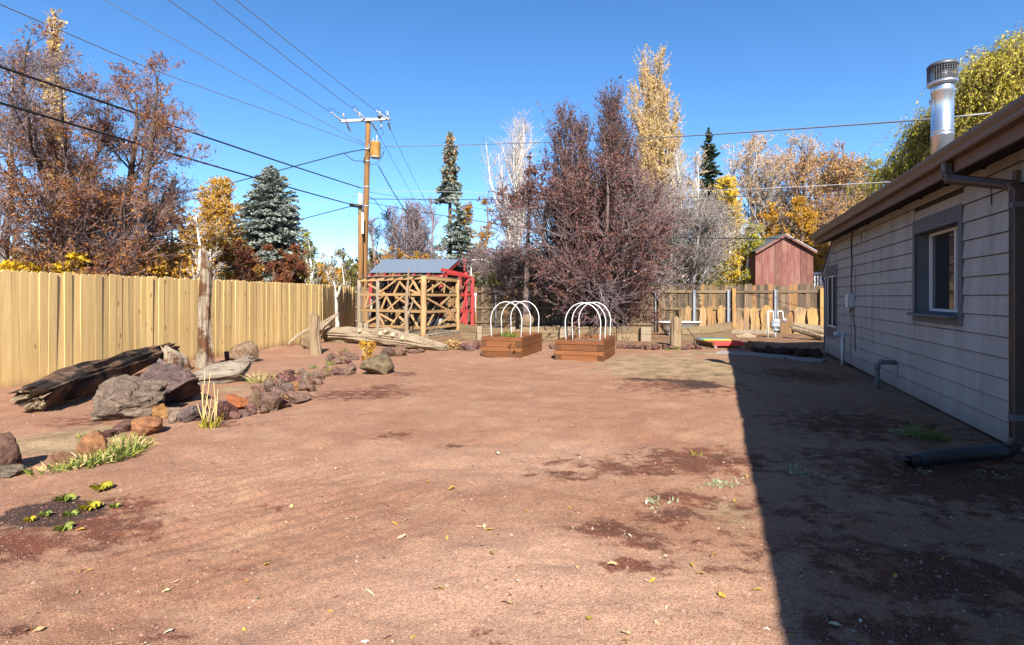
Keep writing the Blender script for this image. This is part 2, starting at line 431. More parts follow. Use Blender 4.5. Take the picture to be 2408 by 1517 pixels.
def build_ground():
    xs = axis_lines(-900, -9.0, 9.0, 900, .042)
    yc = [1.6]
    while yc[-1] < 21: yc.append(yc[-1] + max(.018, .0105 * yc[-1]))
    ys = axis_lines(-300, 1.6, 20.0, 1500, .055); ys = np.concatenate([ys[ys < 1.58], yc, ys[ys > yc[-1] + .2]])
    X, Y = np.meshgrid(xs, ys)
    Z = gz(X, Y)
    far = (np.maximum(np.abs(X) - 14, 0) + np.maximum(Y - 26, 0))
    Z = Z * np.clip(1 - far / 10, 0, 1)
    V = np.stack([X, Y, Z], -1).reshape(-1, 3)
    ny, nx = X.shape
    i = np.arange(ny - 1)[:, None] * nx + np.arange(nx - 1)[None, :]
    F = np.stack([i, i + 1, i + nx + 1, i + nx], -1).reshape(-1, 4)
    me = fast_mesh('ground', V, F, ground_material(), smooth=True)
    def field(items):
        out = np.zeros(X.shape)
        for (u, v, ru, rv, a) in items:
            c = G(u, v); rx = ru * c.y / FPX; ry = rv * c.y * c.y / (CAM_H * FPX)
            d = ((X - c.x) / rx) ** 2 + ((Y - c.y) / ry) ** 2
            out = np.maximum(out, a * np.exp(-d * .9))
        return out.ravel().astype(np.float32)
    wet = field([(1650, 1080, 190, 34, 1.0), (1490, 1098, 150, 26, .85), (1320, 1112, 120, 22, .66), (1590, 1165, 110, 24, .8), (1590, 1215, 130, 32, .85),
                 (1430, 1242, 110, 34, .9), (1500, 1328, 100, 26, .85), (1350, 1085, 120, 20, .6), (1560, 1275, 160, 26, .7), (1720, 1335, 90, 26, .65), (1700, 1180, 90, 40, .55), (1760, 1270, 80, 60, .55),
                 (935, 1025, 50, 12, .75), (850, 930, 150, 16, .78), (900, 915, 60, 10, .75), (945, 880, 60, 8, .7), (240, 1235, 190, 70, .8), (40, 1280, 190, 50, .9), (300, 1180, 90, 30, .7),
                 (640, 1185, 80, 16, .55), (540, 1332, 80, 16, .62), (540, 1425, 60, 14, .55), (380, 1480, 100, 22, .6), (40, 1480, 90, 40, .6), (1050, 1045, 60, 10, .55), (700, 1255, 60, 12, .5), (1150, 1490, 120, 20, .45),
                 (520, 1000, 120, 14, .45), (1600, 905, 170, 26, .7), (2000, 1070, 250, 30, .7), (1900, 1200, 200, 50, .55), (2230, 1350, 300, 100, .9), (2050, 1470, 280, 70, .8), (2020, 1000, 240, 50, .8), (1880, 885, 130, 26, .75), (2250, 1130, 330, 80, 1.0), (1960, 1290, 160, 60, .65), (1680, 1440, 100, 20, .5), (200, 990, 120, 20, .6)])  # real damp, plus ellipses beside the house that paint its shade darker
    olive = field([(1585, 862, 190, 38, 1.1), (1450, 850, 230, 12, .55), (150, 1035, 150, 38, 1.0), (1720, 1215, 90, 60, .6), (800, 800, 220, 10, .4),
                   (560, 915, 90, 16, .6), (1650, 830, 110, 8, .7)])
    brown = field([(1700, 806, 420, 14, 1.0), (1150, 800, 160, 8, .9), (1720, 1200, 130, 70, .5), (640, 900, 150, 14, .4), (1350, 800, 160, 7, .9), (950, 795, 260, 8, .7)])
    dark = field([(110, 1205, 150, 45, .95), (1640, 905, 100, 16, .72), (1520, 893, 110, 7, .65), (1690, 880, 60, 14, .5)])
    brown = np.maximum(brown, np.clip((Y.ravel() - 15.8) / 2.0, 0, 1).astype(np.float32))
    pale = field([(1280, 1400, 620, 190, 1.0), (1250, 1080, 500, 70, .6), (1500, 1480, 420, 120, .8), (700, 1460, 420, 100, .55)])
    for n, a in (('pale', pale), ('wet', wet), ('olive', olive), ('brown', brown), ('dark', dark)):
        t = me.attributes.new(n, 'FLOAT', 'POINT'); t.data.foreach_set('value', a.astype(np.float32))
    o = link('ground', me); tag(o, kind='structure')
    o['label'] = 'red cinder yard with damp patches, painted-in house shade and pale dirt'
build_ground()

# ------------------------------------------------------------------ the house on the right
def siding_mat():
    m, nt, bs = new_mat('grey_tan_siding', .75, .25)
    tc = nd(nt, 'ShaderNodeTexCoord').outputs['Object']; oi = nd(nt, 'ShaderNodeObjectInfo')
    n = noise_t(nt, mapping(nt, tc, (1.6, 1, .45)), 1.7, 6, .65)
    c = mix(nt, step(nt, n, .38, .66), (.315, .315, .29), (.37, .37, .345))
    n2 = noise_t(nt, mapping(nt, tc, (3.2, 1, .5)), 1.4, 5, .6)
    c = mix(nt, mth(nt, 'MULTIPLY', step(nt, n2, .48, .70), .75), c, (.235, .24, .23))
    zc = nd(nt, 'ShaderNodeSeparateXYZ', Vector=tc).outputs[2]
    c = mix(nt, mth(nt, 'MULTIPLY', step(nt, mth(nt, 'ADD', zc, mth(nt, 'MULTIPLY', n2, .5)), .62, .22), .55), c, (.17, .125, .105))
    hv = nd(nt, 'ShaderNodeHueSaturation', Color=c, Value=mth(nt, 'ADD', .97, mth(nt, 'MULTIPLY', oi.outputs['Random'], .06))).outputs[0]
    nt.links.new(hv, bs.inputs['Base Color'])
    g = noise_t(nt, mapping(nt, tc, (9, 9, 60)), 1.6, 5, .6)
    bump(nt, g, .55, .006, bs); return m
M['siding'] = siding_mat()
M['trim'] = plain('grey_trim_paint', (.105, .115, .125), .7, .3, var=.18, scale=7)
M['gutter'] = plain('brown_gutter', (.115, .075, .050), .45, .45, var=.15, scale=3)
M['downspout'] = plain('brown_downspout', (.060, .042, .033), .4, .5, var=.2, scale=5)
M['fascia'] = plain('brown_fascia', (.15, .095, .065), .6, .3, var=.15, scale=4)
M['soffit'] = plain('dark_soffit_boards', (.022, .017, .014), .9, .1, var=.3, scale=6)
M['hose'] = plain('black_drain_hose', (.020, .021, .025), .38, .5, var=.2)
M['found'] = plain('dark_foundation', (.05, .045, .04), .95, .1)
def glass_mat(name, col=(.018, .020, .022)):
    m, nt, bs = new_mat(name, .03, .6)
    bs.inputs['Base Color'].default_value = (*col, 1); return m
M['glass'] = glass_mat('dark_window_glass')
M['insect_screen'] = plain('insect_screen', (.045, .043, .042), .9, .1)
M['pipe_grey'] = plain('grey_plastic_pipe', (.13, .135, .14), .6, .3, var=.2)
M['box_grey'] = plain('pale_grey_box', (.40, .41, .43), .6, .3, var=.08)

TH = math.atan(481 / 1250)                       # wall heading, from +Y towards +X
hs = Vector((math.sin(TH), math.cos(TH), 0))     # along the wall
house = thing('house', 'grey lap-sided house with brown gutter and deep-set window at the right of the yard', 'house', (2.80, 0, 0), R(90) - TH)
def hp(s, y, z):                                 # house coordinates to the world
    n = Vector((-hs.y, hs.x, 0)); return Vector((2.80, 0, 0)) + hs * s + n * y + Vector((0, 0, z))
S0, S1 = -8.0, 14.55
WTOP = 2.86
W1 = (6.42, 8.03, 1.115, 2.505)                  # outer casing of the near window: s0 s1 z0 z1
W2 = (13.12, 14.40, .50, 2.20)
mb = MB()                                        # body of the house behind the boards
mb.box(((S0 + S1) / 2, -3.3, 1.42), (S1 - S0, 6.24, 2.72))
mb.box(((S0 + W1[0] + .03) / 2, -.09, 1.40), (W1[0] + .03 - S0, .178, 2.62))
mb.box(((W1[1] - .05 + 13.0) / 2, -.09, 1.40), (13.0 - W1[1] + .05, .178, 2.62))
mb.box(((13.0 + S1) / 2, -.09, 1.08), (S1 - 13.0 - .004, .178, 2.0))
mb.box((sum(W1[:2]) / 2 - .01, -.09, .60), (W1[1] - W1[0] - .09, .176, 1.02)); mb.box((sum(W1[:2]) / 2 - .01, -.09, 2.55), (W1[1] - W1[0] - .09, .176, .3))
mb.obj('wall', M['found'], house)
# roof, eave at the yard side
mb = MB()
sl = .27
def roof_z(y): return 2.925 + (.40 - y) * sl
for (y0, y1) in ((.40, -4.0),):
    mb.prism([(0, y0, roof_z(y0)), (0, y1, roof_z(y1)), (0, y1, roof_z(y1) + .05), (0, y0, roof_z(y0) + .05)], (S0, 0, 0), (13.75, 0, 0))
mb.prism([(0, -4.0, roof_z(-4) - .004), (0, -8.4, roof_z(.4)), (0, -8.4, roof_z(.4) + .05), (0, -4.0, roof_z(-4) + .046)], (S0, 0, 0), (13.75, 0, 0))
mb.obj('roof', M['shingle'], house)
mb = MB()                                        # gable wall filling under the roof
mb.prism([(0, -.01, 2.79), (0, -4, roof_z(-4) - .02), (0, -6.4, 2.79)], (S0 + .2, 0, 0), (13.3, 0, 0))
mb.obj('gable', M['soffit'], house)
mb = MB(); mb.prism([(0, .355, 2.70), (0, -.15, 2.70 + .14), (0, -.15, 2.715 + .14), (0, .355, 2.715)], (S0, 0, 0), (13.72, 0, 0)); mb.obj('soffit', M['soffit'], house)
for k in range(24):
    s = S0 + .4 + k * .9
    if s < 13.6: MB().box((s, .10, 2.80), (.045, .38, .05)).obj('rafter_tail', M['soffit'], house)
mb = MB(); mb.prism([(0, .355, 2.70), (0, .385, 2.70), (0, .385, 2.935), (0, .355, 2.935)], (S0, 0, 0), (13.75, 0, 0)); mb.obj('fascia', M['fascia'], house)
MB().box((13.765, -1.8, 2.93 + .5), (.03, 4.3, .16), rotm(rx=-math.atan(sl))).obj('rake_board', M['fascia'], house)
# K-style gutter
prof = [(.388, 2.815), (.468, 2.815), (.478, 2.835), (.478, 2.862), (.492, 2.880), (.503, 2.905), (.506, 2.925), (.506, 2.942), (.494, 2.942), (.494, 2.93), (.398, 2.93), (.398, 2.935), (.388, 2.935)]
mb = MB(); mb.prism([(0, a, b) for a, b in prof], (S0, 0, 0), (13.78, 0, 0)); mb.obj('gutter', M['gutter'], house)
MB().tube([(9.2, .44, 2.80), (9.2, .44, 2.78), (9.22, .45, 2.765)], .012, 6).obj('gutter_hook', M['downspout'], house)
# lap siding, one object per board
EXP = .203
def lap(s0, s1, z0, z1):
    if s1 - s0 < .02: return
    mb = MB(); mb.prism([(0, 0.001, z0), (0, .027, z0), (0, .024, z0 + .003), (0, .0055, z1 + .02), (0, 0.001, z1 + .02)], (s0 + .001, 0, 0), (s1 - .001, 0, 0))
    mb.obj('siding_board', M['siding'], house)
rr = random.Random(5)
def slant(z): return 13.45 + (2.80 - z) / (2.80 - 2.16) * (S1 - 13.45)      # end of the wall under the rear rake
for k in range(14):
    z0 = .05 + k * EXP; z1 = min(z0 + EXP, WTOP - .03)
    end = S1 if z1 <= 2.16 else slant(z1)
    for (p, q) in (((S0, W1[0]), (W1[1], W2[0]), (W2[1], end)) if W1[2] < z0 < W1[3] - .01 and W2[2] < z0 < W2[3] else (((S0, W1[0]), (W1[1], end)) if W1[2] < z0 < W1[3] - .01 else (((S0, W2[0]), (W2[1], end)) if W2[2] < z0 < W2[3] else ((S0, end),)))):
        if k and q - p > .02: MB().box(((p + q) / 2, .0135, z0 - .004), (q - p - .004, .009, .008)).obj('lap_shadow_strip', M['found'], house)  # dark strip added to draw the shadow line and gap under each lap
    joints = [S0] + sorted([(-1.4 + k * 1.37) % 3.66 + 3.66 * j - 4 for j in range(6) if (k + j) % 3 == 0]) + [end]
    joints = [j for j in joints if S0 <= j < end - .25] + [end]
    for a, b in zip(joints[:-1], joints[1:]):
        segs = [(a, b)]
        for (w0, w1, wz0, wz1) in (W1, W2):
            if z1 > wz0 + .012 and z0 < wz1 - .012:
                new = []
                for (p, q) in segs:
                    if q <= w0 or p >= w1: new.append((p, q)); continue
                    if p < w0: new.append((p, w0))
                    if q > w1: new.append((w1, q))
                segs = new
        for (p, q) in segs: lap(p, q, z0, z1)
# filler strips where a window does not end on a board line
for (w0, w1, wz0, wz1) in (W1, W2):
    MB().box(((w0 + w1) / 2, .0035, wz1 + .06), (w1 - w0 - .004, .006, .13)).obj('siding_filler', M['siding'], house)
    MB().box(((w0 + w1) / 2, .0035, wz0 - .06), (w1 - w0 - .004, .006, .13)).obj('siding_filler', M['siding'], house)
MB().box((S1 + .012, -.04, 1.1), (.05, .13, 2.14), bev=.004).obj('corner_board', M['siding'], house)
# rear lower roof, seen from its end
a, b = (13.30, .0, 2.90), (14.85, .0, 2.06)
mb = MB(); mb.beam((a[0], .012, a[2] - .06), (b[0], .012, b[2] - .06), .035, .12, up=(0, 0, 1)); mb.obj('rake_trim', M['siding'], house)
mb = MB(); mb.beam((a[0], -1.9, a[2] + .02), (b[0], -1.9, b[2] + .02), 3.9, .05, up=(0, 0, 1)); mb.obj('lower_roof', M['shingle'], house)
MB().box((14.90, -1.9, 2.03), (.10, 3.9, .10), bev=.01).obj('rear_gutter', M['steel_dark'], house)
MB().tube([(14.88, .02, 2.0), (14.86, .02, 1.90), (14.66, .01, 1.78), (14.64, .01, .1)], .03, 8).obj('rear_downspout', M['trim'], house)
# near window
def window(s0, s1, z0, z1, depth, split):
    w = MB()
    e = bpy.data.objects.new('window', None); COL.objects.link(e); e.parent = house; e.location = (0, 0, 0)
    lt, tt, rt, bt = (.085, .19, .10, .10) if depth > .05 else (.10, .24, .09, .22)
    y0 = .030
    MB().box(((s0 + s1) / 2, y0 / 2 + .003, z1 - tt / 2), (s1 - s0, y0, tt), bev=.003).obj('casing', M['trim'], e)
    MB().box(((s0 + s1) / 2, y0 / 2 + .003, z0 + bt / 2), (s1 - s0, y0, bt), bev=.003).obj('apron', M['trim'], e)
    MB().box((s1 - lt / 2, y0 / 2 + .003, (z0 + bt + z1 - tt) / 2), (lt, y0, z1 - tt - z0 - bt - .002), bev=.003).obj('casing', M['trim'], e)
    MB().box((s0 + rt / 2, y0 / 2 + .003, (z0 + bt + z1 - tt) / 2), (rt, y0, z1 - tt - z0 - bt - .002), bev=.003).obj('casing', M['trim'], e)
    a0, a1, b0, b1 = s0 + rt, s1 - lt, z0 + bt, z1 - tt
    if depth > .05:
        MB().box(((a0 + a1) / 2, .02 - depth / 2, b1 + .008), (a1 - a0 + .03, depth + .02, .016)).obj('jamb', M['trim'], e)
        MB().box((a1 + .008, .02 - depth / 2, (b0 + b1) / 2), (.016, depth + .02, b1 - b0 - .002)).obj('jamb', M['trim'], e)
        MB().box((a0 - .008, .02 - depth / 2, (b0 + b1) / 2), (.016, depth + .02, b1 - b0 - .002)).obj('jamb', M['trim'], e)
        MB().box(((a0 + a1) / 2, .055 - depth / 2, b0 + .012), (a1 - a0 - .002, depth + .15, .030), rotm(rx=-.10), bev=.004).obj('sill', M['trim'], e)
        b0 += .04
    yg = .008 - depth
    fr = MB(); fw = .035
    for (c, d) in ((((a0 + a1) / 2, b1 - fw / 2), (a1 - a0, fw)), (((a0 + a1) / 2, b0 + fw / 2), (a1 - a0, fw)), ((a0 + fw / 2, (b0 + b1) / 2), (fw, b1 - b0 - 2 * fw)), ((a1 - fw / 2, (b0 + b1) / 2), (fw, b1 - b0 - 2 * fw))):
        fr.box((c[0], yg, c[1]), (d[0], .045, d[1]), bev=.004)
    fr.obj('frame', M['white'], e)
    sm = a0 + (a1 - a0) * split
    MB().box((sm, yg + .004, (b0 + b1) / 2), (.032, .04, b1 - b0 - 2 * fw), bev=.004).obj('mullion', M['white'], e)
    MB().box(((a0 + sm) / 2, yg - .008, (b0 + b1) / 2), (sm - a0 - .05, .006, b1 - b0 - 2 * fw)).obj('pane', M['glass'], e)
    MB().box(((a1 + sm) / 2, yg - .012, (b0 + b1) / 2), (a1 - sm - .05, .006, b1 - b0 - 2 * fw)).obj('pane', M['glass'], e)
window(*W1, .165, .40)
window(*W2, .012, .47)
# chimney flue through the roof
ch = MB(); cc = Vector((7.0, .02, 0)); cr = .114
zt = 4.05
ch.lathe((cc.x, cc.y, 0), [(cr, 2.88), (cr, 3.42), (cr + .006, 3.425), (cr + .006, 3.44), (cr, 3.445), (cr, 3.465), (cr + .005, 3.47), (cr + .005, 3.485), (cr, 3.49), (cr, zt - .1), (cr + .004, zt - .095), (cr + .004, zt - .03), (cr - .006, zt)], 32)
def flue_mat():
    m, nt, bs = new_mat('shiny_flue_steel', .24, .5, .9)
    tc = nd(nt, 'ShaderNodeTexCoord').outputs['Object']
    n = noise_t(nt, tc, 18, 4, .6)
    nt.links.new(mix(nt, n, (.58, .60, .63), (.66, .68, .71)), bs.inputs['Base Color'])
    nt.links.new(mth(nt, 'ADD', .24, mth(nt, 'MULTIPLY', n, .06)), bs.inputs['Roughness']); return m
M['flue'] = flue_mat()
chim = ch.obj('chimney', M['flue'], house)
cap = MB()
cap.lathe((cc.x, cc.y, 0), [(cr + .01, zt - .005), (cr + .04, zt + .01), (cr + .042, zt + .04), (cr + .032, zt + .04), (cr - .01, zt + .02)], 32)
lid = MB(); lid.lathe((cc.x, cc.y, 0), [(cr + .042, zt + .215), (cr + .042, zt + .245), (cr + .02, zt + .27), (.02, zt + .29)], 32)
cap.obj('cap_collar', M['flue'], chim); lid.obj('rain_cap', M['steel_dark'], chim)
gm = MB()
for k in range(36):
    a = 2 * math.pi * k / 36
    gm.tube([(cc.x + (cr + .036) * math.cos(a), cc.y + (cr + .036) * math.sin(a), zt + .03), (cc.x + (cr + .036) * math.cos(a), cc.y + (cr + .036) * math.sin(a), zt + .22)], .0035, 4, cap=False)
for q in range(6):
    gm.tube([(cc.x + (cr + .036) * math.cos(2 * math.pi * k / 32), cc.y + (cr + .036) * math.sin(2 * math.pi * k / 32), zt + .06 + q * .028) for k in range(33)], .0035, 4, cap=False)
gm.obj('spark_screen', M['steel_dark'], chim)
MB().lathe((cc.x, cc.y, 0), [(cr - .03, zt + .02), (cr - .03, zt + .17), (cr - .06, zt + .19)], 24).obj('inner_flue', M['steel_dark'], chim)
MB().box((cc.x + .06, cc.y + cr * .9 + .008, zt - .17), (.10, .004, .05), rotm(rz=-.42)).obj('flue_label', M['white'], chim)
# downspout
def rect_pipe(mb, pts, w, d, up):
    for a, b in zip(pts[:-1], pts[1:]): mb.beam(a, b, w, d, bev=.012, up=up)
mb = MB()
pts = [(5.62, .43, 2.82), (5.62, .43, 2.70), (5.60, .41, 2.64), (5.16, .11, 2.47), (5.12, .085, 2.41)]
rect_pipe(mb, pts, .075, .10, (1, 0, 0))
for p in pts[1:-1]: mb.box(p, (.10, .085, .09), rotm(rz=.6), bev=.025)
mb.obj('downspout_elbow', M['downspout'], house)
mb = MB(); mb.box((5.11, .072, 1.28), (.078, .105, 2.30), bev=.012)
for q in (-1, 0, 1): mb.box((5.11 + q * .024, .127, 1.28), (.010, .006, 2.28))
for q in (-1, 0, 1): mb.box((5.069, .072 + q * .03, 1.28), (.006, .010, 2.28))
mb.obj('downspout', M['downspout'], house)
mb = MB(); mb.box((5.11, .066, .36), (.094, .13, .055), bev=.004); mb.box((5.11, .066, 2.28), (.09, .13, .05), bev=.004)
mb.obj('strap', M['trim'], house)
mb = MB(); rect_pipe(mb, [(5.11, .08, .17), (5.10, .10, .11), (5.03, .17, .075), (4.96, .23, .07)], .10, .078, (1, 0, 0)); mb.obj('downspout_shoe', M['downspout'], house)
# second, slimmer pipe beside it
mb = MB(); mb.box((5.22, .035, 1.36), (.05, .055, 2.5), bev=.008); mb.obj('conduit', M['gutter'], house)
# wall fittings
e = MB(); e.box((11.62, .07, 1.37), (.30, .11, .27), bev=.01); bx = e.obj('meter_box', M['box_grey'], house)
MB().box((11.56, .135, 1.37), (.20, .024, .26), bev=.006).obj('box_lid', M['white'], bx)
MB().box((11.82, .045, 1.36), (.09, .06, .16), bev=.008).obj('side_box', M['box_grey'], bx)
def cable(pts, r=.006, name='cable', mat='cable'):
    MB().tube(pts, r, 5).obj(name, M[mat], house)
cable([(11.62, .025, 2.78), (11.66, .04, 2.6), (11.68, .03, 2.3), (11.60, .035, 2.1), (11.66, .04, 1.8), (11.68, .03, 1.5)], .009)
cable([(11.66, .03, 2.80), (11.60, .04, 2.5), (11.63, .03, 2.2), (11.69, .035, 1.9), (11.66, .03, 1.5)], .006)
cable([(11.5, .03, 1.24), (11.45, .05, 1.12), (11.4, .04, .95), (11.36, .03, .7), (11.38, .03, .55), (11.31, .04, .42), (11.27, .05, .38), (11.35, .03, .5)], .008)
cable([(11.64, .04, 1.25), (11.66, .06, 1.14), (11.60, .07, 1.12), (11.58, .05, 1.22)], .008)
cable([(11.36, .022, 2.0), (11.35, .022, 1.6), (11.37, .022, 1.4)], .004)
cable([(11.75, .022, 1.2), (11.72, .022, .8), (11.75, .03, .3), (11.6, .06, .03)], .004)
cable([(10.9, .022, 2.66), (10.9, .022, 2.5)], .005)
cable([(5.75, .022, 2.55), (5.745, .022, 2.38)], .005)
f = MB(); f.box((12.42, .05, .62), (.16, .07, .13), bev=.01); fx = f.obj('outlet_box', M['box_grey'], house)
MB().lathe((12.47, .09, .63), [(.06, 0), (.065, .05), (.055, .10), (.02, .115)], 14, rotm(rx=-R(90))).obj('outlet_cover', M['box_grey'], fx)
MB().tube([(12.40, .055, .56), (12.40, .055, .30), (12.39, .06, -.05)], .026, 10).obj('conduit_pipe', M['white'], house)
p = MB(); p.tube([(8.83, 0.0, .43), (8.83, .20, .43), (8.83, .235, .42), (8.83, .255, .39), (8.83, .26, .34), (8.83, .26, -.05)], .034, 12)
for (yy, zz) in ((.21, .43), (.26, .35)):
    p.lathe((8.83, yy, zz), [(.042, -.03), (.042, .03)], 12, rotm(rx=R(90)) if zz > .4 else None)
p.obj('vent_pipe', M['pipe_grey'], house)
MB().tube([(8.72, .022, .42), (8.71, .025, .30), (8.72, .022, .2)], .003, 4).obj('wire_stub', M['cable'], house)

# corrugated drain hose lying from the downspout
def drain_hose():
    a = hp(4.99, .19, .08); b = Vector((4.1, 4.60, .085)); c = Vector((3.75, 4.60, .09)); d = Vector((3.36, 4.50, .055))
    pts = []
    n = 132
    for i in range(n + 1):
        t = i / n
        q = (1 - t) ** 3 * a + 3 * t * (1 - t) ** 2 * b + 3 * t * t * (1 - t) * c + t ** 3 * d
        pts.append(q)
    rad = []
    for i in range(n + 1):
        base = .064 if .1 < i / n < .86 else (.056 if i / n <= .1 else .064 - .016 * (i / n - .86) / .14)
        rad.append(base * (.80 if i % 3 == 1 else 1.05) if .08 < i / n < .93 else base)
    mb = MB(); mb.tube(pts, rad, 16, cap=False, smooth=False)
    o = mb.obj('drain_hose', M['hose'])
    tag(o, 'black corrugated drain hose on the ground at the foot of the brown downspout', 'hose')
    li = MB()
    q = pts[-1]; t = (pts[-1] - pts[-4]).normalized(); s = Vector((-t.y, t.x, 0))
    li.add([q + s * .045 + Vector((0, 0, .028)), q - s * .045 + Vector((0, 0, .028)), q - s * .055 + t * .12 + Vector((0, 0, .042)), q + s * .04 + t * .15 + Vector((0, 0, .032)),
            q + s * .045 + Vector((0, 0, .033)), q - s * .045 + Vector((0, 0, .033)), q - s * .055 + t * .12 + Vector((0, 0, .047)), q + s * .04 + t * .15 + Vector((0, 0, .037))],
           [(0, 1, 2, 3), (7, 6, 5, 4), (0, 3, 7, 4), (1, 5, 6, 2), (3, 2, 6, 7), (0, 4, 5, 1)])
    l = li.obj('torn_lip', M['hose'], o)
drain_hose()

# ------------------------------------------------------------------ fences
def picket_mesh(name, w, h, t, mat, seed, ear=.03, rough_top=0.0, axis_lean=0.0):
    r = random.Random(seed); mb = MB()
    e = ear * r.uniform(.8, 1.2); j = lambda a: r.uniform(-a, a)
    if rough_top == 2:     # rounded, worn top
        top = [(w / 2, h - .05), (w * .40, h - .02), (w * .2, h - .003), (-w * .2, h), (-w * .40, h - .022), (-w / 2, h - .055)]
    else:
        top = [(w / 2, h - e), (w / 2 - e, h), (-w / 2 + e, h), (-w / 2, h - e)]
    side = [(w / 2 + j(.003), h * .66), (w / 2 + j(.003), h * .33)]
    sideL = [(-w / 2 + j(.003), h * .33), (-w / 2 + j(.003), h * .66)]
    poly = [(-w / 2, 0), (w / 2, 0)] + side[::-1] + top + sideL[::-1]
    mb.prism([(a + axis_lean * b, 0, b) for a, b in poly], (0, t / 2, 0), (0, -t / 2, 0))
    return mb.mesh(name, mat)

def run_pickets(parent, a, b, meshes, pitch, rnd, jy, jz, yaw, lean=.006, tint=None, base=None):
    a = Vector(a); b = Vector(b); d = (b - a); L = d.length; d.normalize(); ang = math.atan2(d.y, d.x)
    n = int(L / pitch)
    inv = parent.matrix_world.inverted() if False else None
    for k in range(n):
        p = a + d * (k + .5) * pitch
        o = link('picket', meshes[rnd.randrange(len(meshes))], parent)
        nrm = Vector((d.y, -d.x, 0))
        q = p + nrm * rnd.uniform(-jy, jy)
        o.location = (q.x - parent.location.x, q.y - parent.location.y, rnd.uniform(-jz, jz) - .02)
        o.rotation_euler = (rnd.uniform(-lean, lean), rnd.uniform(-lean, lean), ang + rnd.uniform(-yaw, yaw))
        if tint: o.color = (*tint(rnd, k), 1)

FA, FB, FC = Vector((-8.55, 4.3, 0)), Vector((-6.40, 17.9, 0)), Vector((-7.30, 24.6, 0))
rf = random.Random(3)
new_fence = thing('picket_fence', 'tall new golden dog-eared picket fence along the left of the yard', 'fence', FA)
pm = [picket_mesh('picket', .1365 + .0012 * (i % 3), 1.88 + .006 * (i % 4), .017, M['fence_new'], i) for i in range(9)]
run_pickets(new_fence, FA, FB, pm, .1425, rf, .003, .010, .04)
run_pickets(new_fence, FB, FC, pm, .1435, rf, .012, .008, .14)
for (a, b) in ((FA, FB), (FB, FC)):
    d = (b - a).normalized(); back = Vector((-d.y, d.x, 0)) * .045
    for h in (.3, 1.0, 1.55):
        mb = MB(); mb.beam(a - FA + back + Vector((0, 0, h)), b - FA + back + Vector((0, 0, h)), .04, .085); mb.obj('rail', M['fence_rail'], new_fence)
    L = (b - a).length
    for k in range(int(L / 2.4) + 1):
        q = a + d * k * 2.4 - FA + back * 2.6
        MB().box((q.x, q.y, .88), (.09, .09, 1.76), rotm(rz=math.atan2(d.y, d.x))).obj('post', M['fence_rail'], new_fence)

BA, BB = Vector((-7.3, 24.6, 0)), Vector((15.5, 20.0, 0))
back_fence = thing('picket_fence', 'weathered brown picket fence with rails and grey posts across the back of the yard', 'fence', BA)
bm_ = [picket_mesh('picket', .136 + .003 * (i % 3), 1.93 + .012 * (i % 5), .018, M['fence_old'], 40 + i, ear=.035, rough_top=2 if i % 3 else 0) for i in range(9)]
def tint_old(r, k):
    q = r.random()
    if q < .16: return (1.65, 1.25, .80)
    k_ = r.uniform(.5, .75) if q < .5 else r.uniform(.75, 1.25)
    return tuple(k_ * c for c in ((1, 1, 1.02) if q < .5 else (1.0, .96, .90)))
run_pickets(back_fence, BA, BB, bm_, .151, rf, .009, .035, .05, lean=.012, tint=tint_old)
bd = (BB - BA).normalized(); bang = math.atan2(bd.y, bd.x); bn = Vector((bd.y, -bd.x, 0))
def bf(u, off, z):
    """point on the back fence line seen at column u, set off towards the yard"""
    k = (u - CX) / FPX; t = (k * BA.y - BA.x) / (bd.x - k * bd.y)
    return BA + bd * t + bn * off + Vector((0, 0, z))
def bl(p): return p - BA
for (h, t_) in ((1.66, .10), (.95, .09), (.33, .09)):
    us = [760, 1100, 1345, 1560, 1715, 1932, 2080]
    for a, b in zip(us[:-1], us[1:]):
        dz = rf.uniform(-.02, .02)
        p, q = bf(a, .034, h + dz), bf(b - 1, .034, h + dz + rf.uniform(-.015, .015))
        mid = (p + q) / 2; L = (q - p).length
        MB().box((0, 0, 0), (L, .045, t_), bev=.004).obj('rail', M['fence_rail'], back_fence, loc=bl(mid), rot=(0, -math.atan2(q.z - p.z, L), bang))
for u in (1167, 1247, 1312, 1387, 1462, 1541):
    p = bf(u, .09, .85); MB().lathe((0, 0, 0), [(.03, -.88), (.03, .82), (.012, .85)], 12).obj('pipe_post', M['galv'], back_fence, loc=bl(p))
for u in (1632, 1712, 1822):
    p = bf(u, .09, .86); mb = MB(); mb.box((0, 0, 0), (.10, .012, 1.74)); mb.box((-.045, -.025, 0), (.012, .045, 1.74)); mb.box((.045, -.025, 0), (.012, .045, 1.74)); mb.box((0, -.02, 0), (.035, .03, 1.72))
    mb.obj('steel_post', M['galv'], back_fence, loc=bl(p), rot=(0, 0, bang))
for u, dk in ((1551, 1), (1724, 0), (1929, 0)):
    p = bf(u, .13, .87); MB().box((0, 0, 0), (.13, .12, 1.82), bev=.006).obj('wood_post', M['slab'] if not dk else M['fence_old'], back_fence, loc=bl(p), rot=(0, 0, bang), color=(1.15, 1.0, .8))
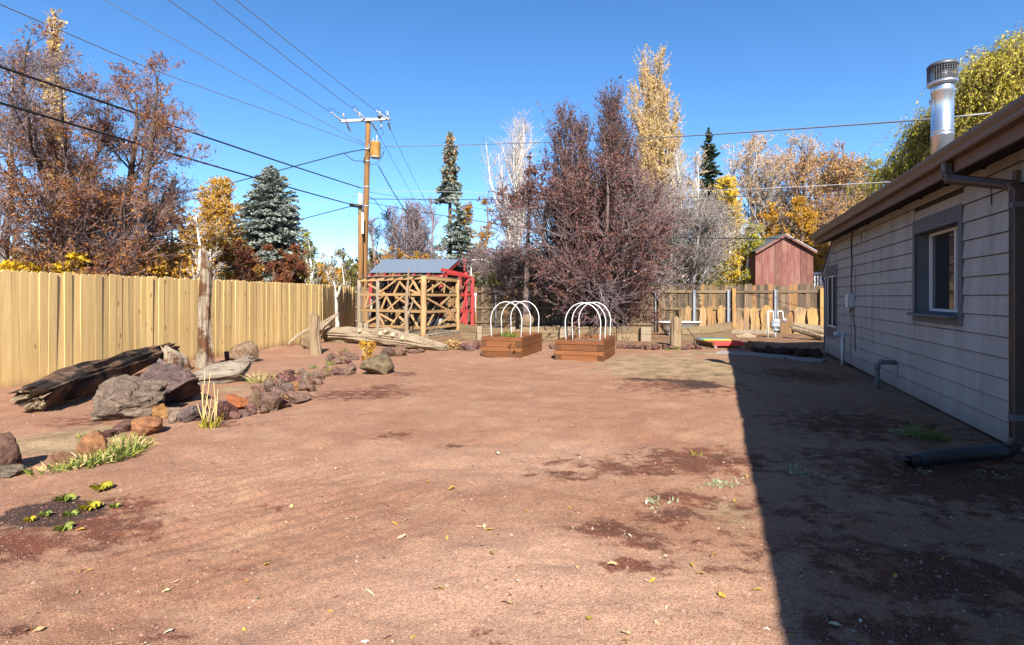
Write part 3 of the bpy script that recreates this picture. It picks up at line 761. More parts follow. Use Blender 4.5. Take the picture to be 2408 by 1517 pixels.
# live-edge slabs standing against the fence
def slab_mesh(w, h, seed):
    r = random.Random(seed); n = 9; L_, R_ = [], []
    for i in range(n):
        z = h * .88 * i / (n - 1); k = i / (n - 1)
        a = .5 * w * (1 + .20 * math.sin(seed * 1.7 + k * 7.0) * r.uniform(.5, 1)); b = .5 * w * (1 + .20 * math.sin(seed * 2.9 + 1 + k * 6.0) * r.uniform(.5, 1))
        L_.append((-a, z)); R_.append((b, z))
    top = [(R_[-1][0] * .62, h * .95), (0.02 * r.uniform(-1, 1), h), (L_[-1][0] * .62, h * .95)]
    poly = R_ + top + L_[::-1]
    mb = MB(); mb.prism([(a, 0, b) for a, b in poly], (0, .022, 0), (0, -.022, 0)); return mb.mesh('slab_picket', M['slab'])
for i, (u, vt, wpx) in enumerate(((1602, 721, 14), (1617, 719, 18), (1651, 721, 19), (1669, 718, 16), (1694, 717, 18), (1737, 722, 19), (1754, 721, 16), (1774, 722, 24), (1798, 717, 25), (1842, 720, 30), (1879, 721, 31), (1907, 722, 27), (1958, 722, 28), (1990, 720, 26))):
    p = bf(u, .085 + .02 * (i % 2), 0.0)
    h = CAM_H + (HZ - vt) / FPX * p.y
    lo = link('live_edge_picket', slab_mesh(wpx * .80 / FPX * p.y, h, i + 1), back_fence, loc=bl(p), rot=(rf.uniform(-.015, .015), rf.uniform(-.03, .03), bang))
    kq = rf.uniform(.65, 1.35); lo.color = (kq, kq * rf.uniform(.9, 1.05), kq * rf.uniform(.75, 1.05), 1)
# ------------------------------------------------------------------ rocks
def rock_mat():
    m, nt, bs = new_mat('lava_rock', .95, .12)
    tc = nd(nt, 'ShaderNodeTexCoord').outputs['Object']; oi = nd(nt, 'ShaderNodeObjectInfo')
    v = nd(nt, 'ShaderNodeVectorMath', operation='ADD')
    off = nd(nt, 'ShaderNodeCombineXYZ', X=mth(nt, 'MULTIPLY', oi.outputs['Random'], 31.0), Y=mth(nt, 'MULTIPLY', oi.outputs['Random'], 17.0), Z=mth(nt, 'MULTIPLY', oi.outputs['Random'], 23.0)).outputs[0]
    nt.links.new(tc, v.inputs[0]); nt.links.new(off, v.inputs[1]); v = v.outputs[0]
    n1 = noise_t(nt, v, 2.6, 7, .68); n2 = noise_t(nt, v, 11, 6, .7); n3 = noise_t(nt, v, 38, 4, .7)
    base = oi.outputs['Color']
    c = mix(nt, step(nt, n1, .34, .66), mix(nt, 1.0, base, (.62, .56, .55), 'MULTIPLY'), mix(nt, 1.0, base, (1.25, 1.2, 1.15), 'MULTIPLY'))
    c = mix(nt, mth(nt, 'MULTIPLY', step(nt, n2, .5, .72), .5), c, mix(nt, .5, base, (.50, .42, .33)))
    c = mix(nt, mth(nt, 'MULTIPLY', step(nt, n3, .54, .66), .8), c, mix(nt, 1.0, base, (.35, .32, .32), 'MULTIPLY'))
    nt.links.new(c, bs.inputs['Base Color'])
    b = bump(nt, n2, 1.0, .10, bs); bump(nt, n3, 1.0, .05, bs, b)
    return m
M['rock'] = rock_mat()
def rock_mesh(name, seed, sub=3, cuts=9, rough=.13, lo=.55, hi=.92, crack=0.0):
    r = random.Random(seed); bm = bmesh.new(); bmesh.ops.create_icosphere(bm, subdivisions=sub, radius=1)
    pl = []
    for _ in range(cuts):
        d = Vector((r.gauss(0, 1), r.gauss(0, 1), r.gauss(0, .9))).normalized(); pl.append((d, r.uniform(lo, hi)))
    o = Vector((r.uniform(0, 50), r.uniform(0, 50), r.uniform(0, 50)))
    for v in bm.verts:
        p = v.co.copy()
        p *= 1 + .30 * mnoise.noise(p * .9 + o)
        for d, k in pl:
            q = p.dot(d) - k
            if q > 0: p -= d * q * .93
        nz = mnoise.fractal(p * 2.1 + o, 1.0, 2.1, 5)
        p *= 1 + rough * nz
        if crack > 0:
            c = abs(mnoise.noise(p * 1.6 + o * 2)); p *= 1 - crack * max(0, 1 - c * 11)
            c = abs(mnoise.noise(Vector((p.x * .7, p.y * .7, p.z * 3.4)) + o * 3)); p *= 1 - crack * .8 * max(0, 1 - c * 9)
        v.co = p
    me = bpy.data.meshes.new(name); bm.to_mesh(me); bm.free(); me.materials.append(M['rock'])
    for p in me.polygons: p.use_smooth = False
    xs = [v.co.x for v in me.vertices]; zs = [v.co.z for v in me.vertices]; ys = [v.co.y for v in me.vertices]
    me['ext'] = (max(xs) - min(xs), max(ys) - min(ys), max(zs) - min(zs), min(zs), (max(xs) + min(xs)) / 2)
    return me
ROCKS = [rock_mesh('rock', 100 + i, 3, 12, .20, .40, .85) for i in range(12)]
PUR = (.275, .162, .132); PGR = (.30, .212, .168); DRK = (.15, .072, .060); ORG = (.40, .215, .105); BRN = (.25, .175, .11); TAN = (.37, .27, .18); PTAN = (.36, .25, .18)
rk = random.Random(21)
ORD = ['first', 'second', 'third', 'fourth', 'fifth', 'sixth', 'seventh', 'eighth', 'ninth', 'tenth', 'eleventh', 'twelfth', 'thirteenth', 'fourteenth', 'fifteenth', 'sixteenth', 'seventeenth', 'eighteenth', 'nineteenth', 'twentieth', 'twenty-first', 'twenty-second', 'twenty-third', 'twenty-fourth', 'twenty-fifth', 'twenty-sixth', 'twenty-seventh', 'twenty-eighth', 'twenty-ninth', 'thirtieth', 'thirty-first', 'thirty-second', 'thirty-third', 'thirty-fourth', 'thirty-fifth', 'thirty-sixth']
def number_from_left(group, text):
    g_ = sorted([o for o in COL.objects if o.get('group') == group], key=lambda o: o.location.x / o.location.y)
    for i, o in enumerate(g_): o['label'] = text % ORD[i]

def rock(u0, v0, u1, v1, col, label, group=None, me=None, deep=.8, sink=.20, name='rock', rz=None, jit=.1):
    """box of the rock on the photograph -> a rock standing there"""
    g = G((u0 + u1) / 2, v1); w = (u1 - u0) / FPX * g.y
    if me is None: me = ROCKS[rk.randrange(len(ROCKS))]
    ex = me['ext']; h = (v1 - v0) / FPX * g.y
    d = w * deep
    y = g.y + d * .42
    top = (v1 - v0) / FPX * g.y * (1.0) - d * .5 * CAM_H / g.y * .6
    h = max(top, w * .35) * (1 + sink)
    sx, sy, sz = w / ex[0], d / ex[1], h / ex[2]
    x = (((u0 + u1) / 2) - CX) / FPX * y
    o = link(name, me)
    o.scale = (sx, sy, sz)
    o.rotation_euler = (0, 0, rk.uniform(-.5, .5) if rz is None else rz)
    z = gzf(x, y) - ex[3] * sz - h * sink / (1 + sink)
    o.location = (x - ex[4] * sx, y, z)
    o.color = (*[c * rk.uniform(1 - jit, 1 + jit) for c in col], 1)
    return tag(o, label, 'rock', group)
B1 = rock_mesh('boulder', 301, 5, 8, .12, .5, .85, crack=.10); B2 = rock_mesh('boulder', 302, 5, 9, .12, .5, .9, crack=.12)
B3 = rock_mesh('boulder', 303, 4, 9, .10, .6, .9, crack=.05); B4 = rock_mesh('boulder', 304, 4, 10, .09, .6, .9, crack=.05); B5 = rock_mesh('boulder', 305, 4, 10, .08, .55, .9); B6 = rock_mesh('boulder', 306, 4, 9, .1)
rock(228, 882, 392, 990, PGR, 'broad low purple-grey boulder with fracture lines below the burnt log', me=B1, deep=.7, name='boulder', rz=.1)
rock(315, 856, 484, 958, (.205, .155, .128), 'big dark grey boulder with jagged hollow face in front of the dead trunk', me=B2, deep=.65, name='boulder', rz=-.1)
rock(-42, 1014, 47, 1116, (.20, .125, .10), 'dark brown block of rock cut off by the left edge of the photo', me=B4, deep=.9, name='boulder', rz=.3)
rock(-30, 1094, 50, 1118, (.25, .18, .15), 'low brown slab of stone at the foot of the dark block on the left', deep=.4)
rock(122, 1058, 172, 1088, (.32, .18, .11), 'small flat-topped brown stone left of the tilted orange rock')
rock(182, 1006, 254, 1072, ORG, 'tilted orange-tan rock standing behind the green strap-leaved plant', me=B5, deep=.6, rz=-.4)
rock(236, 1008, 270, 1028, DRK, 'little dark brown stone behind the tilted orange rock')
rock(272, 985, 330, 1018, (.21, .13, .095), 'dark brown stone tucked under the broad boulder')
rock(290, 977, 392, 1022, ORG, 'rounded orange rock in front of the broad purple boulder', me=B6, deep=.6)
rock(348, 950, 410, 986, (.48, .23, .09), 'bright orange rock wedged beneath the dark boulder')
rock(389, 957, 437, 996, PTAN, 'pinkish tan rock leaning on a grey one in the border')
rock(424, 956, 482, 996, (.20, .16, .15), 'grey angular rock right of the pinkish tan one')
rock(460, 948, 492, 974, (.26, .15, .13), 'small reddish grey stone behind the dry stalks')
rock(511, 944, 560, 993, DRK, 'dark maroon rock right of the dry stalks')
rock(531, 927, 588, 966, (.46, .17, .06), 'burnt-orange rounded rock above the dark maroon rock')
rock(530, 970, 566, 992, PUR, 'small purple stone low in front of the dark maroon rock')
rock(584, 912, 622, 962, BRN, 'olive-brown upright rock beside the burnt-orange one')
rock(603, 922, 664, 970, (.27, .18, .13), 'tall brown pointed rock at the front of the rock pile')
for i, (a, b, c, d, col) in enumerate(((594, 906, 627, 928, PUR), (620, 892, 644, 926, PGR), (640, 892, 656, 922, PUR), (650, 890, 670, 914, PGR), (655, 880, 682, 902, PUR), (678, 876, 698, 906, DRK), (694, 880, 716, 900, PUR),
        (640, 914, 672, 944, PUR), (660, 902, 690, 934, PGR), (680, 898, 704, 922, ORG), (690, 893, 716, 914, PUR), (700, 900, 736, 922, TAN), (708, 874, 734, 900, PGR), (722, 882, 754, 906, BRN), (672, 918, 732, 952, PGR), (668, 926, 688, 944, ORG),
        (492, 962, 516, 984, PUR), (500, 940, 524, 958, PGR), (560, 940, 584, 960, BRN), (575, 948, 600, 972, PUR), (716, 906, 742, 926, PUR), (735, 892, 758, 908, PGR), (648, 876, 668, 892, DRK), (666, 868, 690, 884, PUR), (700, 866, 722, 882, PGR), (744, 880, 764, 896, PUR), (632, 936, 652, 956, DRK), (690, 930, 716, 948, PUR), (610, 952, 634, 974, BRN), (562, 964, 590, 982, PUR), (586, 960, 604, 976, PUR), (626, 880, 648, 900, PUR), (736, 872, 760, 892, PGR), (648, 940, 684, 962, PUR))):
    rock(a, b, c, d, tuple(x * .5 + y * .5 for x, y in zip(col, PUR)) if col in (TAN, BRN) else col, 'rough lava rock heaped in the pile left of the yellow shrub', 'lava rocks heaped in the border', deep=1.0)
for (a, b, c, d, col) in ((770, 828, 790, 846, PUR), (785, 832, 805, 848, PGR), (797, 822, 814, 836, PUR), (812, 824, 830, 840, PUR), (783, 840, 806, 856, PGR), (804, 838, 828, 856, PUR), (826, 830, 846, 846, PUR), (766, 836, 780, 852, PGR), (776, 862, 812, 884, PUR), (798, 860, 838, 882, PGR), (752, 870, 776, 890, BRN), (816, 852, 840, 870, PUR)):
    rock(a, b, c, d, col, 'small purple lava stone scattered around the yellow shrub', 'small stones by the yellow shrub', deep=1.0)
rock(846, 830, 928, 882, (.27, .19, .115), 'large lichen-spotted tan boulder beside the yellow shrub', me=B3, deep=.8, name='boulder', rz=.2)
rock(920, 812, 958, 838, (.27, .195, .125), 'tan boulder touching the underside of the long log', me=B6, deep=.8, name='boulder')
rock(896, 814, 926, 838, (.19, .12, .085), 'dark brown boulder behind the lichen-spotted one', me=B5, deep=.8, name='boulder')
for (a, b, c, d) in ((955, 824, 972, 832), (966, 822, 984, 832), (980, 820, 1000, 831)):
    rock(a, b, c, d, PUR, 'small purple stone under the right end of the long log', 'stones under the long log')
rock(540, 800, 606, 852, (.33, .24, .16), 'pale tan flat-faced boulder alone against the left fence', me=B5, deep=.5, name='boulder', rz=.05)
rock(525, 824, 549, 846, (.13, .09, .075), 'dark side stone leaning on the pale tan boulder')
rock(708, 779, 750, 820, (.34, .25, .165), 'pale upright stone behind the split stump', me=B5, deep=.6)
rock(357, 842, 400, 880, (.30, .22, .18), 'grey-brown pointed rock behind the dark boulder')
for (a, b, c, d) in ((1082, 805, 1100, 824), (1092, 806, 1114, 826), (1108, 800, 1130, 822), (1100, 816, 1118, 828), (1122, 804, 1136, 818), (1070, 806, 1086, 822)):
    rock(a, b, c, d, PUR, 'purple stone left of the raised garden beds', 'stones left of the raised beds')
for (a, b, c, d) in ((1290, 806, 1304, 822), (1300, 812, 1312, 822)):
    rock(a, b, c, d, PUR, 'purple stone between the two raised garden beds', 'stones between the raised beds')
for (a, b, c, d) in ((1450, 808, 1462, 820), (1458, 806, 1474, 820), (1472, 808, 1490, 820), (1486, 808, 1512, 821), (1506, 806, 1522, 818), (1512, 810, 1532, 823), (1528, 809, 1558, 823), (1556, 808, 1574, 822), (1566, 812, 1592, 822), (1600, 812, 1622, 823), (1612, 809, 1634, 822), (1632, 809, 1654, 822)):
    rock(a, b, c, d, (.26, .14, .12), 'reddish stone in the low row right of the raised beds', 'stone row right of the raised beds', deep=.9)
rock(1750, 801, 1776, 823, ORG, 'orange-tan rock beside the rainbow slatted bench', me=B6)
for k in range(20):
    u = 1772 + 158 * (k + .5) / 20 + rk.uniform(-3, 3); v = 827 + 12 * k / 20 + rk.uniform(-3, 3); w = rk.uniform(9, 16)
    rock(u - w, v - rk.uniform(12, 20), u + w, v, (.15, .075, .07), 'dark lava rock in the row between the pavers and the house corner', 'lava rocks by the house corner', deep=.9)

for k in range(34):
    t = k / 33; pu = 492 + 270 * t + rk.uniform(-10, 10); pv_ = 990 - 105 * t ** 1.1 + rk.uniform(-16, 8); w = rk.uniform(6, 12) * (1.15 - .45 * t)
    rock(pu - w, pv_ - w * rk.uniform(1.1, 1.7), pu + w, pv_, (PUR, PGR, BRN, DRK)[k % 4], 'small angular rubble stone along the front of the rock bank', 'rubble along the front of the rock bank', deep=1.0)
number_from_left('lava rocks heaped in the border', 'rough lava rock in the pile left of the yellow shrub, %s from its left end')
number_from_left('small stones by the yellow shrub', 'small purple lava stone around the yellow shrub, %s from the left')
number_from_left('stones under the long log', 'small purple stone under the right end of the long log, %s from left')
number_from_left('stones left of the raised beds', 'purple stone left of the raised garden beds, %s from the left')
number_from_left('stones between the raised beds', 'purple stone between the two raised garden beds, %s from the left')
number_from_left('stone row right of the raised beds', 'reddish stone in the low row right of the raised beds, %s from left')
number_from_left('lava rocks by the house corner', 'dark lava rock between the pavers and the house corner, %s from left')
# ------------------------------------------------------------------ logs, stumps, dead wood
def log_mesh(name, pts, radii, mats, k=28, rough=.10, groove=.10, seed=0, sub=9, ragged=.15, cut=(0, 0), gk=7):
    r = np.random.default_rng(seed)
    pts = [Vector(p) for p in pts]; n0 = len(pts); n = (n0 - 1) * sub + 1
    def lerp(arr, t):
        i = min(int(t), n0 - 2); f = t - i; f = f * f * (3 - 2 * f) if False else f
        return arr[i] * (1 - f) + arr[i + 1] * f
    C = [lerp(pts, i / sub) for i in range(n)]; Rr = [lerp(radii, i / sub) for i in range(n)]
    Ls = [0.0]
    for a, b in zip(C[:-1], C[1:]): Ls.append(Ls[-1] + (b - a).length)
    V = []; t0 = (C[1] - C[0]).normalized(); ref = Vector((0, 0, 1)) if abs(t0.z) < .9 else Vector((1, 0, 0)); x = ref.cross(t0).normalized()
    ph = np.arange(k) / k * 2 * math.pi
    for i in range(n):
        t = (C[min(i + 1, n - 1)] - C[max(i - 1, 0)]).normalized(); x = (x - t * x.dot(t)).normalized(); y = t.cross(x)
        s = Ls[i]
        for j in range(k):
            cx, sx_ = math.cos(ph[j]), math.sin(ph[j])
            q = Vector((cx * 1.6 + seed * 3.1, sx_ * 1.6, s * 1.3))
            q2 = Vector((cx * gk * .55, sx_ * gk * .55 + seed, s * .55))
            rr_ = Rr[i] * (1 + rough * 1.5 * mnoise.noise(q) + groove * (2 * abs(mnoise.noise(q2)) - .6) + .3 * groove * mnoise.noise(q2 * 3.1))
            sh = 0.0
            if i == 0: sh = -ragged * abs(mnoise.noise(q2 * 2.3)) * 2
            if i == n - 1: sh = ragged * abs(mnoise.noise(q2 * 2.3)) * 2
            V.append(C[i] + (x * cx + y * sx_) * rr_ + t * sh)
    F = [(i * k + j, i * k + (j + 1) % k, (i + 1) * k + (j + 1) % k, (i + 1) * k + j) for i in range(n - 1) for j in range(k)]
    ncap = 0
    for (ring, cen, sg) in ((0, C[0], -1), ((n - 1) * k, C[-1], 1)):
        tdir = ((C[0] - C[1]) if sg < 0 else (C[-1] - C[-2])).normalized(); prev = list(range(ring, ring + k))
        for f_ in (.8, .55, .3, .1):
            cur = []
            for j in range(k):
                e = V[ring + j]; q = cen.lerp(e, f_); w_ = mnoise.noise(q * 9.0 + Vector((seed, 0, 0))) * .8 + mnoise.noise(q * 23.0)
                cur.append(len(V)); V.append(q + tdir * (w_ * ragged * .45 - ragged * .15 * (1 - f_)))
            for j in range(k):
                q = (prev[j], prev[(j + 1) % k], cur[(j + 1) % k], cur[j]); F.append(q[::-1] if sg < 0 else q); ncap += 1
            prev = cur
        F.append(tuple(prev[::-1]) if sg < 0 else tuple(prev)); ncap += 1
    me = bpy.data.meshes.new(name); me.from_pydata([tuple(v) for v in V], [], F)
    for m_ in mats: me.materials.append(m_)
    mi = [0] * ((n - 1) * k) + [min(1, len(mats) - 1)] * ncap
    me.polygons.foreach_set('material_index', mi); me.update()
    return me
def log_mat(name, c1, c2, dark, char=None, axis=1, scale=1.0):
    m, nt, bs = new_mat(name, .92, .12)
    tc = nd(nt, 'ShaderNodeTexCoord').outputs['Object']
    s = [11 * scale] * 3; s[axis] = 1.0 * scale
    n = noise_t(nt, mapping(nt, tc, tuple(s)), 1.0, 8, .72); n2 = noise_t(nt, tc, 2.2 * scale, 5, .65)
    s3 = [30 * scale] * 3; s3[axis] = 1.6 * scale
    n3 = noise_t(nt, mapping(nt, tc, tuple(s3)), 1.0, 4, .6)
    c = mix(nt, step(nt, n, .35, .65), c1, c2)
    c = mix(nt, mth(nt, 'MULTIPLY', step(nt, n3, .55, .68), .8), c, dark)
    if char is not None: c = mix(nt, step(nt, n2, .44, .56), c, char)
    nt.links.new(c, bs.inputs['Base Color'])
    b = bump(nt, n, .9, .03, bs); bump(nt, n3, .7, .012, bs, b); return m
M['burnt'] = log_mat('burnt_log_wood', (.10, .058, .035), (.165, .10, .062), (.03, .02, .015), (.028, .022, .019))
M['burnt_end'] = log_mat('split_log_wood', (0.180, 0.126, 0.078), (0.240, 0.180, 0.114), (0.060, 0.036, 0.024))
M['grey_log'] = log_mat('weathered_log_wood', (0.206, 0.156, 0.103), (0.275, 0.215, 0.146), (0.082, 0.055, 0.035), axis=0)
M['drift'] = log_mat('dark_driftwood', (.13, .105, .08), (.24, .20, .155), (.035, .026, .02), axis=0)
M['tub_side'] = plain('stained_tub_side', (.20, .175, .145), .6, .3, var=.3)
M['cut_end'] = plain('fresh_cut_wood', (0.420, 0.315, 0.182), .8, .2, var=.2)
M['trunk_dead'] = log_mat('dead_trunk_wood', (0.202, 0.158, 0.110), (0.269, 0.221, 0.163), (0.086, 0.048, 0.029), (0.096, 0.046, 0.022), axis=2, scale=1.2)
M['stump'] = log_mat('split_stump_wood', (0.180, 0.126, 0.075), (0.252, 0.186, 0.114), (0.054, 0.036, 0.024), axis=2)
M['grey_stick'] = bark_mat('pale_grey_bark', (0.304, 0.280, 0.248), (0.416, 0.392, 0.352), 14, spots=(0.096, 0.080, 0.072))
M['brown_stick'] = bark_mat('brown_stick_bark', (0.180, 0.126, 0.078), (0.252, 0.186, 0.126), 14, spots=(0.072, 0.048, 0.036))
def woodthing(name, label, me, cat):
    o = link(name, me); return tag(o, label, cat)
# burnt log along the left fence
a, b = G(60, 972), G(345, 868)
A0 = Vector((a.x + .02, a.y + .24, .23)); A1 = Vector((-7.2, 11.1, .33))
woodthing('log', 'long charred brown log lying in front of the left fence', log_mesh('log', [A0 - (A1 - A0) * .035 + Vector((0, 0, -.03)), A0 + (A1 - A0) * .12, A0 + (A1 - A0) * .45, A0 + (A1 - A0) * .75, A1],
    [.18, .195, .195, .185, .16], [M['burnt'], M['burnt_end']], 40, .13, .24, 4, 14, .34, gk=9), 'log')
for (p, q, r0) in ((A0 + Vector((-.12, -.1, .08)), A0 + Vector((-.42, -.22, .16)), .12), (A0 + Vector((.05, -.1, -.12)), A0 + Vector((-.08, -.42, -.2)), .11), (A0 + Vector((-.02, -.1, -.05)), A0 + Vector((-.30, -.34, -.13)), .12)):
    pass
# long grey log by the pen
pts = [Vector((-6.0, 17.3, .24)), Vector((-4.9, 16.55, .26)), Vector((-3.8, 15.75, .24)), Vector((-2.7, 14.85, .19)), Vector((-1.8, 14.15, .10))]
gl = woodthing('log', 'long weathered grey-tan log with sawn branch stubs lying before the pen', log_mesh('log', pts, [.22, .245, .24, .21, .07], [M['grey_log'], M['grey_log']], 44, .22, .24, 9, 18, .12, gk=6), 'log')
for (u, v, r_) in ((1000, 792, .075), (1033, 791, .075), (1055, 798, .07), (910, 776, .08), (998, 783, .06)):
    pass
for (t, up, r_) in ((1.35, .13, .055), (2.05, .10, .065), (2.45, .11, .065), (2.75, .05, .06), (2.2, .18, .045)):
    i = int(t); p = pts[i].lerp(pts[min(i + 1, 4)], t - i)
    d = Vector((-.35, -.8, .35)).normalized(); s = p + Vector((-.02, -.14, up))
    mb = MB(); mb.tube([s, s + d * .16], [r_ * 1.2, r_], 12); mb.cur = 1; mb.lathe(s + d * .161, [(r_ * .95, 0), (r_ * .9, .004)], 12, dir_m(d)); mb.obj('branch_stub', [M['grey_log'], M['cut_end']], gl)
# root end pieces piled at its left
woodthing('driftwood', 'forked pale root sticking up at the left end of the long log', log_mesh('driftwood', [Vector((-6.25, 16.8, .10)), Vector((-6.0, 16.75, .50)), Vector((-5.75, 16.75, .72)), Vector((-5.5, 16.8, .92))], [.10, .13, .08, .03], [M['grey_log']], 16, .3, .3, 12, 6, .05), 'driftwood')
woodthing('driftwood', 'knobbly burl wedged between the split stump and the long log', log_mesh('driftwood', [Vector((-6.25, 16.4, .42)), Vector((-6.02, 16.4, .55)), Vector((-5.85, 16.45, .48))], [.10, .16, .10], [M['grey_log']], 18, .3, .25, 13, 6, .03), 'driftwood')
woodthing('driftwood', 'thin grey branch sloping down to the ground against the left fence', log_mesh('driftwood', [Vector((-6.6, 15.7, .06)), Vector((-6.4, 15.9, .30)), Vector((-6.1, 16.1, .5))], [.03, .05, .04], [M['grey_log']], 10, .2, .2, 14, 6, .05), 'driftwood')
# standing dead trunk at the left
g = G(466, 866); bx_, by_ = g.x, g.y + .22
tp = [Vector((bx_ + .02, by_, -.1)), Vector((bx_, by_, .5)), Vector((bx_ - .03, by_ + .02, 1.2)), Vector((bx_ + .02, by_ + .03, 1.9)), Vector((bx_ + .01, by_ + .02, 2.18)), Vector((bx_ - .01, by_ + .02, 2.40))]
woodthing('dead_trunk', 'tall standing dead tree trunk with peeling bark in front of the golden fence', log_mesh('dead_trunk', tp, [.185, .145, .125, .105, .07, .03], [M['trunk_dead']], 30, .2, .26, 6, 12, .12, gk=8), 'tree trunk')
# split stump
g = G(734, 833)
sp = [Vector((g.x + .02, g.y + .15, -.05)), Vector((g.x, g.y + .15, .45)), Vector((g.x + .015, g.y + .15, .93))]
woodthing('stump', 'short split dark-topped stump standing in the red gravel near the fence corner', log_mesh('stump', sp, [.155, .125, .115], [M['stump']], 22, .12, .22, 8, 12, .10), 'stump')
g = G(1593, 815)
sp = [Vector((g.x, g.y + .15, -.05)), Vector((g.x - .01, g.y + .15, .4)), Vector((g.x, g.y + .15, .82))]
woodthing('stump', 'weathered grooved stump standing in front of the bathtub', log_mesh('stump', sp, [.175, .155, .16], [M['stump']], 22, .10, .24, 18, 12, .06), 'stump')
# driftwood chunk right of dark boulder
woodthing('driftwood', 'hollow grey driftwood chunk right of the dark boulder', log_mesh('driftwood', [Vector((-5.15, 8.75, .12)), Vector((-4.95, 8.85, .17)), Vector((-4.68, 9.0, .22)), Vector((-4.5, 9.05, .36))], [.10, .17, .19, .09], [M['drift']], 24, .25, .34, 22, 8, .1), 'driftwood')
woodthing('driftwood', 'pale splintered root chunk at the left foot of the dead trunk', log_mesh('driftwood', [Vector((-6.62, 10.4, -.05)), Vector((-6.62, 10.4, .2)), Vector((-6.78, 10.42, .42))], [.32, .24, .06], [M['trunk_dead']], 20, .3, .3, 23, 8, .08), 'driftwood')
# log near the gas meter
woodthing('log', 'curved grey log lying beside the gas meter near the house corner', log_mesh('log', [Vector((9.75, 18.3, .38)), Vector((10.3, 17.6, .22)), Vector((10.9, 17.3, .15)), Vector((11.6, 17.4, .22)), Vector((12.4, 17.6, .25))], [.16, .22, .16, .18, .2], [M['grey_log']], 26, .22, .28, 31, 8, .1), 'log')
woodthing('driftwood', 'small pale wood chunk on the dirt by the fence post', log_mesh('driftwood', [Vector((8.0, 18.9, .03)), Vector((8.35, 18.85, .06)), Vector((8.6, 18.85, .03))], [.05, .08, .04], [M['grey_log']], 10, .2, .2, 33, 5, .05), 'driftwood')
# bare saplings used as poles
def stick(name, label, pts, radii, forks, mat):
    mb = MB(); r = random.Random(len(label))
    def rough(pts, radii, n=7):
        P_, R_ = [], []
        for i in range(len(pts) - 1):
            for j in range(n):
                t = j / n; p = Vector(pts[i]).lerp(Vector(pts[i + 1]), t) + Vector((r.uniform(-1, 1), r.uniform(-1, 1), 0)) * radii[i] * .25
                P_.append(p); R_.append((radii[i] * (1 - t) + radii[i + 1] * t) * r.uniform(.85, 1.15))
        P_.append(Vector(pts[-1])); R_.append(radii[-1]); return P_, R_
    p, q = rough(pts, radii); mb.tube(p, q, 10)
    o = mb.obj(name, M[mat]); tag(o, label, 'sapling')
    for (fp, fr) in forks:
        mb = MB(); p, q = rough(fp, fr); mb.tube(p, q, 8); mb.obj('branch', M[mat], o)
    return o
g = G(793, 769); x, y = g.x, 20.0; x = (793 - CX) / FPX * y
def pv(u, v, y): return P(u, v, y)
stick('bare_sapling', 'bare whitish forked sapling pole standing against the dark fence', [pv(793, 772, y), pv(792, 730, y), pv(789, 690, y), pv(785, 662, y)], [.075, .065, .055, .035], [([pv(791, 700, y), pv(797, 686, y), pv(801, 672, y)], [.05, .045, .03])], 'grey_stick')
y = 17.9
stick('bare_sapling', 'tall forked brown sapling pole standing in front of the timber pen', [pv(957, 795, y), pv(955, 745, y), pv(957, 690, y), pv(960, 655, y), pv(961, 632, y)], [.078, .066, .052, .036, .018],
      [([pv(957, 748, y), pv(965, 728, y), pv(974, 700, y)], [.045, .04, .025]), ([pv(955, 706, y), pv(950, 698, y)], [.025, .015]), ([pv(954, 728, y), pv(948, 722, y)], [.03, .02])], 'brown_stick')

# ------------------------------------------------------------------ raised beds
def raised_bed(label, fl, fr, depth, h, plant):
    fl = Vector((fl.x, fl.y, 0)); fr = Vector((fr.x, fr.y, 0))
    ax = (fr - fl); W = ax.length; rz = math.atan2(ax.y, ax.x)
    t = thing('raised_bed', label, 'planter', (fl.x, fl.y, gzf(fl.x + .3, fl.y + .5) - .01), rz, 'stained timber raised beds with white hoops')
    c1, c2, c3, c4 = .098, .130, .098, .130          # courses from the top
    s = h / (c1 + c2 + c3 + c4); T = .13
    z = h
    for k, hh in enumerate((c1 * s, c2 * s, c3 * s, c4 * s)):
        zc = z - hh / 2; d = hh - .006
        long_front = k in (0, 2)
        th = T if k else T * 1.05
        j = lambda: rk.uniform(-.004, .004)
        if long_front:
            MB().box((0, 0, 0), (W + j(), th, d), bev=.007).obj('timber', M['bed'], t, loc=(W / 2, th / 2 + j(), zc))
            MB().box((0, 0, 0), (W + j(), th, d), bev=.007).obj('timber', M['bed'], t, loc=(W / 2, depth - th / 2 + j(), zc))
            for xx in (th / 2, W - th / 2):
                MB().box((0, 0, 0), (depth - 2 * th - .004, th, d), bev=.007).obj('timber', M['bed'], t, loc=(xx + j(), depth / 2, zc), rot=(0, 0, R(90)))
        else:
            for yy in (th / 2, depth - th / 2):
                MB().box((0, 0, 0), (W - 2 * th - .006, th, d), bev=.007).obj('timber', M['bed'], t, loc=(W / 2, yy + j(), zc))
            for xx in (th / 2, W - th / 2):
                MB().box((0, 0, 0), (depth + j(), th, d), bev=.007).obj('timber', M['bed'], t, loc=(xx + j(), depth / 2, zc), rot=(0, 0, R(90)))
                for yy in (-.0045, depth + .0045):
                    MB().box((0, 0, 0), (th * .98, .009, d * .98), bev=.003).obj('timber_end', M['bed_end'], t, loc=(xx, yy, zc))
        z -= hh
    mb = MB(); n = 12
    V = [(.1 + (W - .2) * i / n, .1 + (depth - .2) * jx / n, h - .10 + .03 * mnoise.noise(Vector((i * .6, jx * .6, W)))) for jx in range(n + 1) for i in range(n + 1)]
    F = [(jx * (n + 1) + i, jx * (n + 1) + i + 1, (jx + 1) * (n + 1) + i + 1, (jx + 1) * (n + 1) + i) for jx in range(n) for i in range(n)]
    mb.add(V, F, True); so = mb.obj('soil', M['soil'], t)
    return t, W
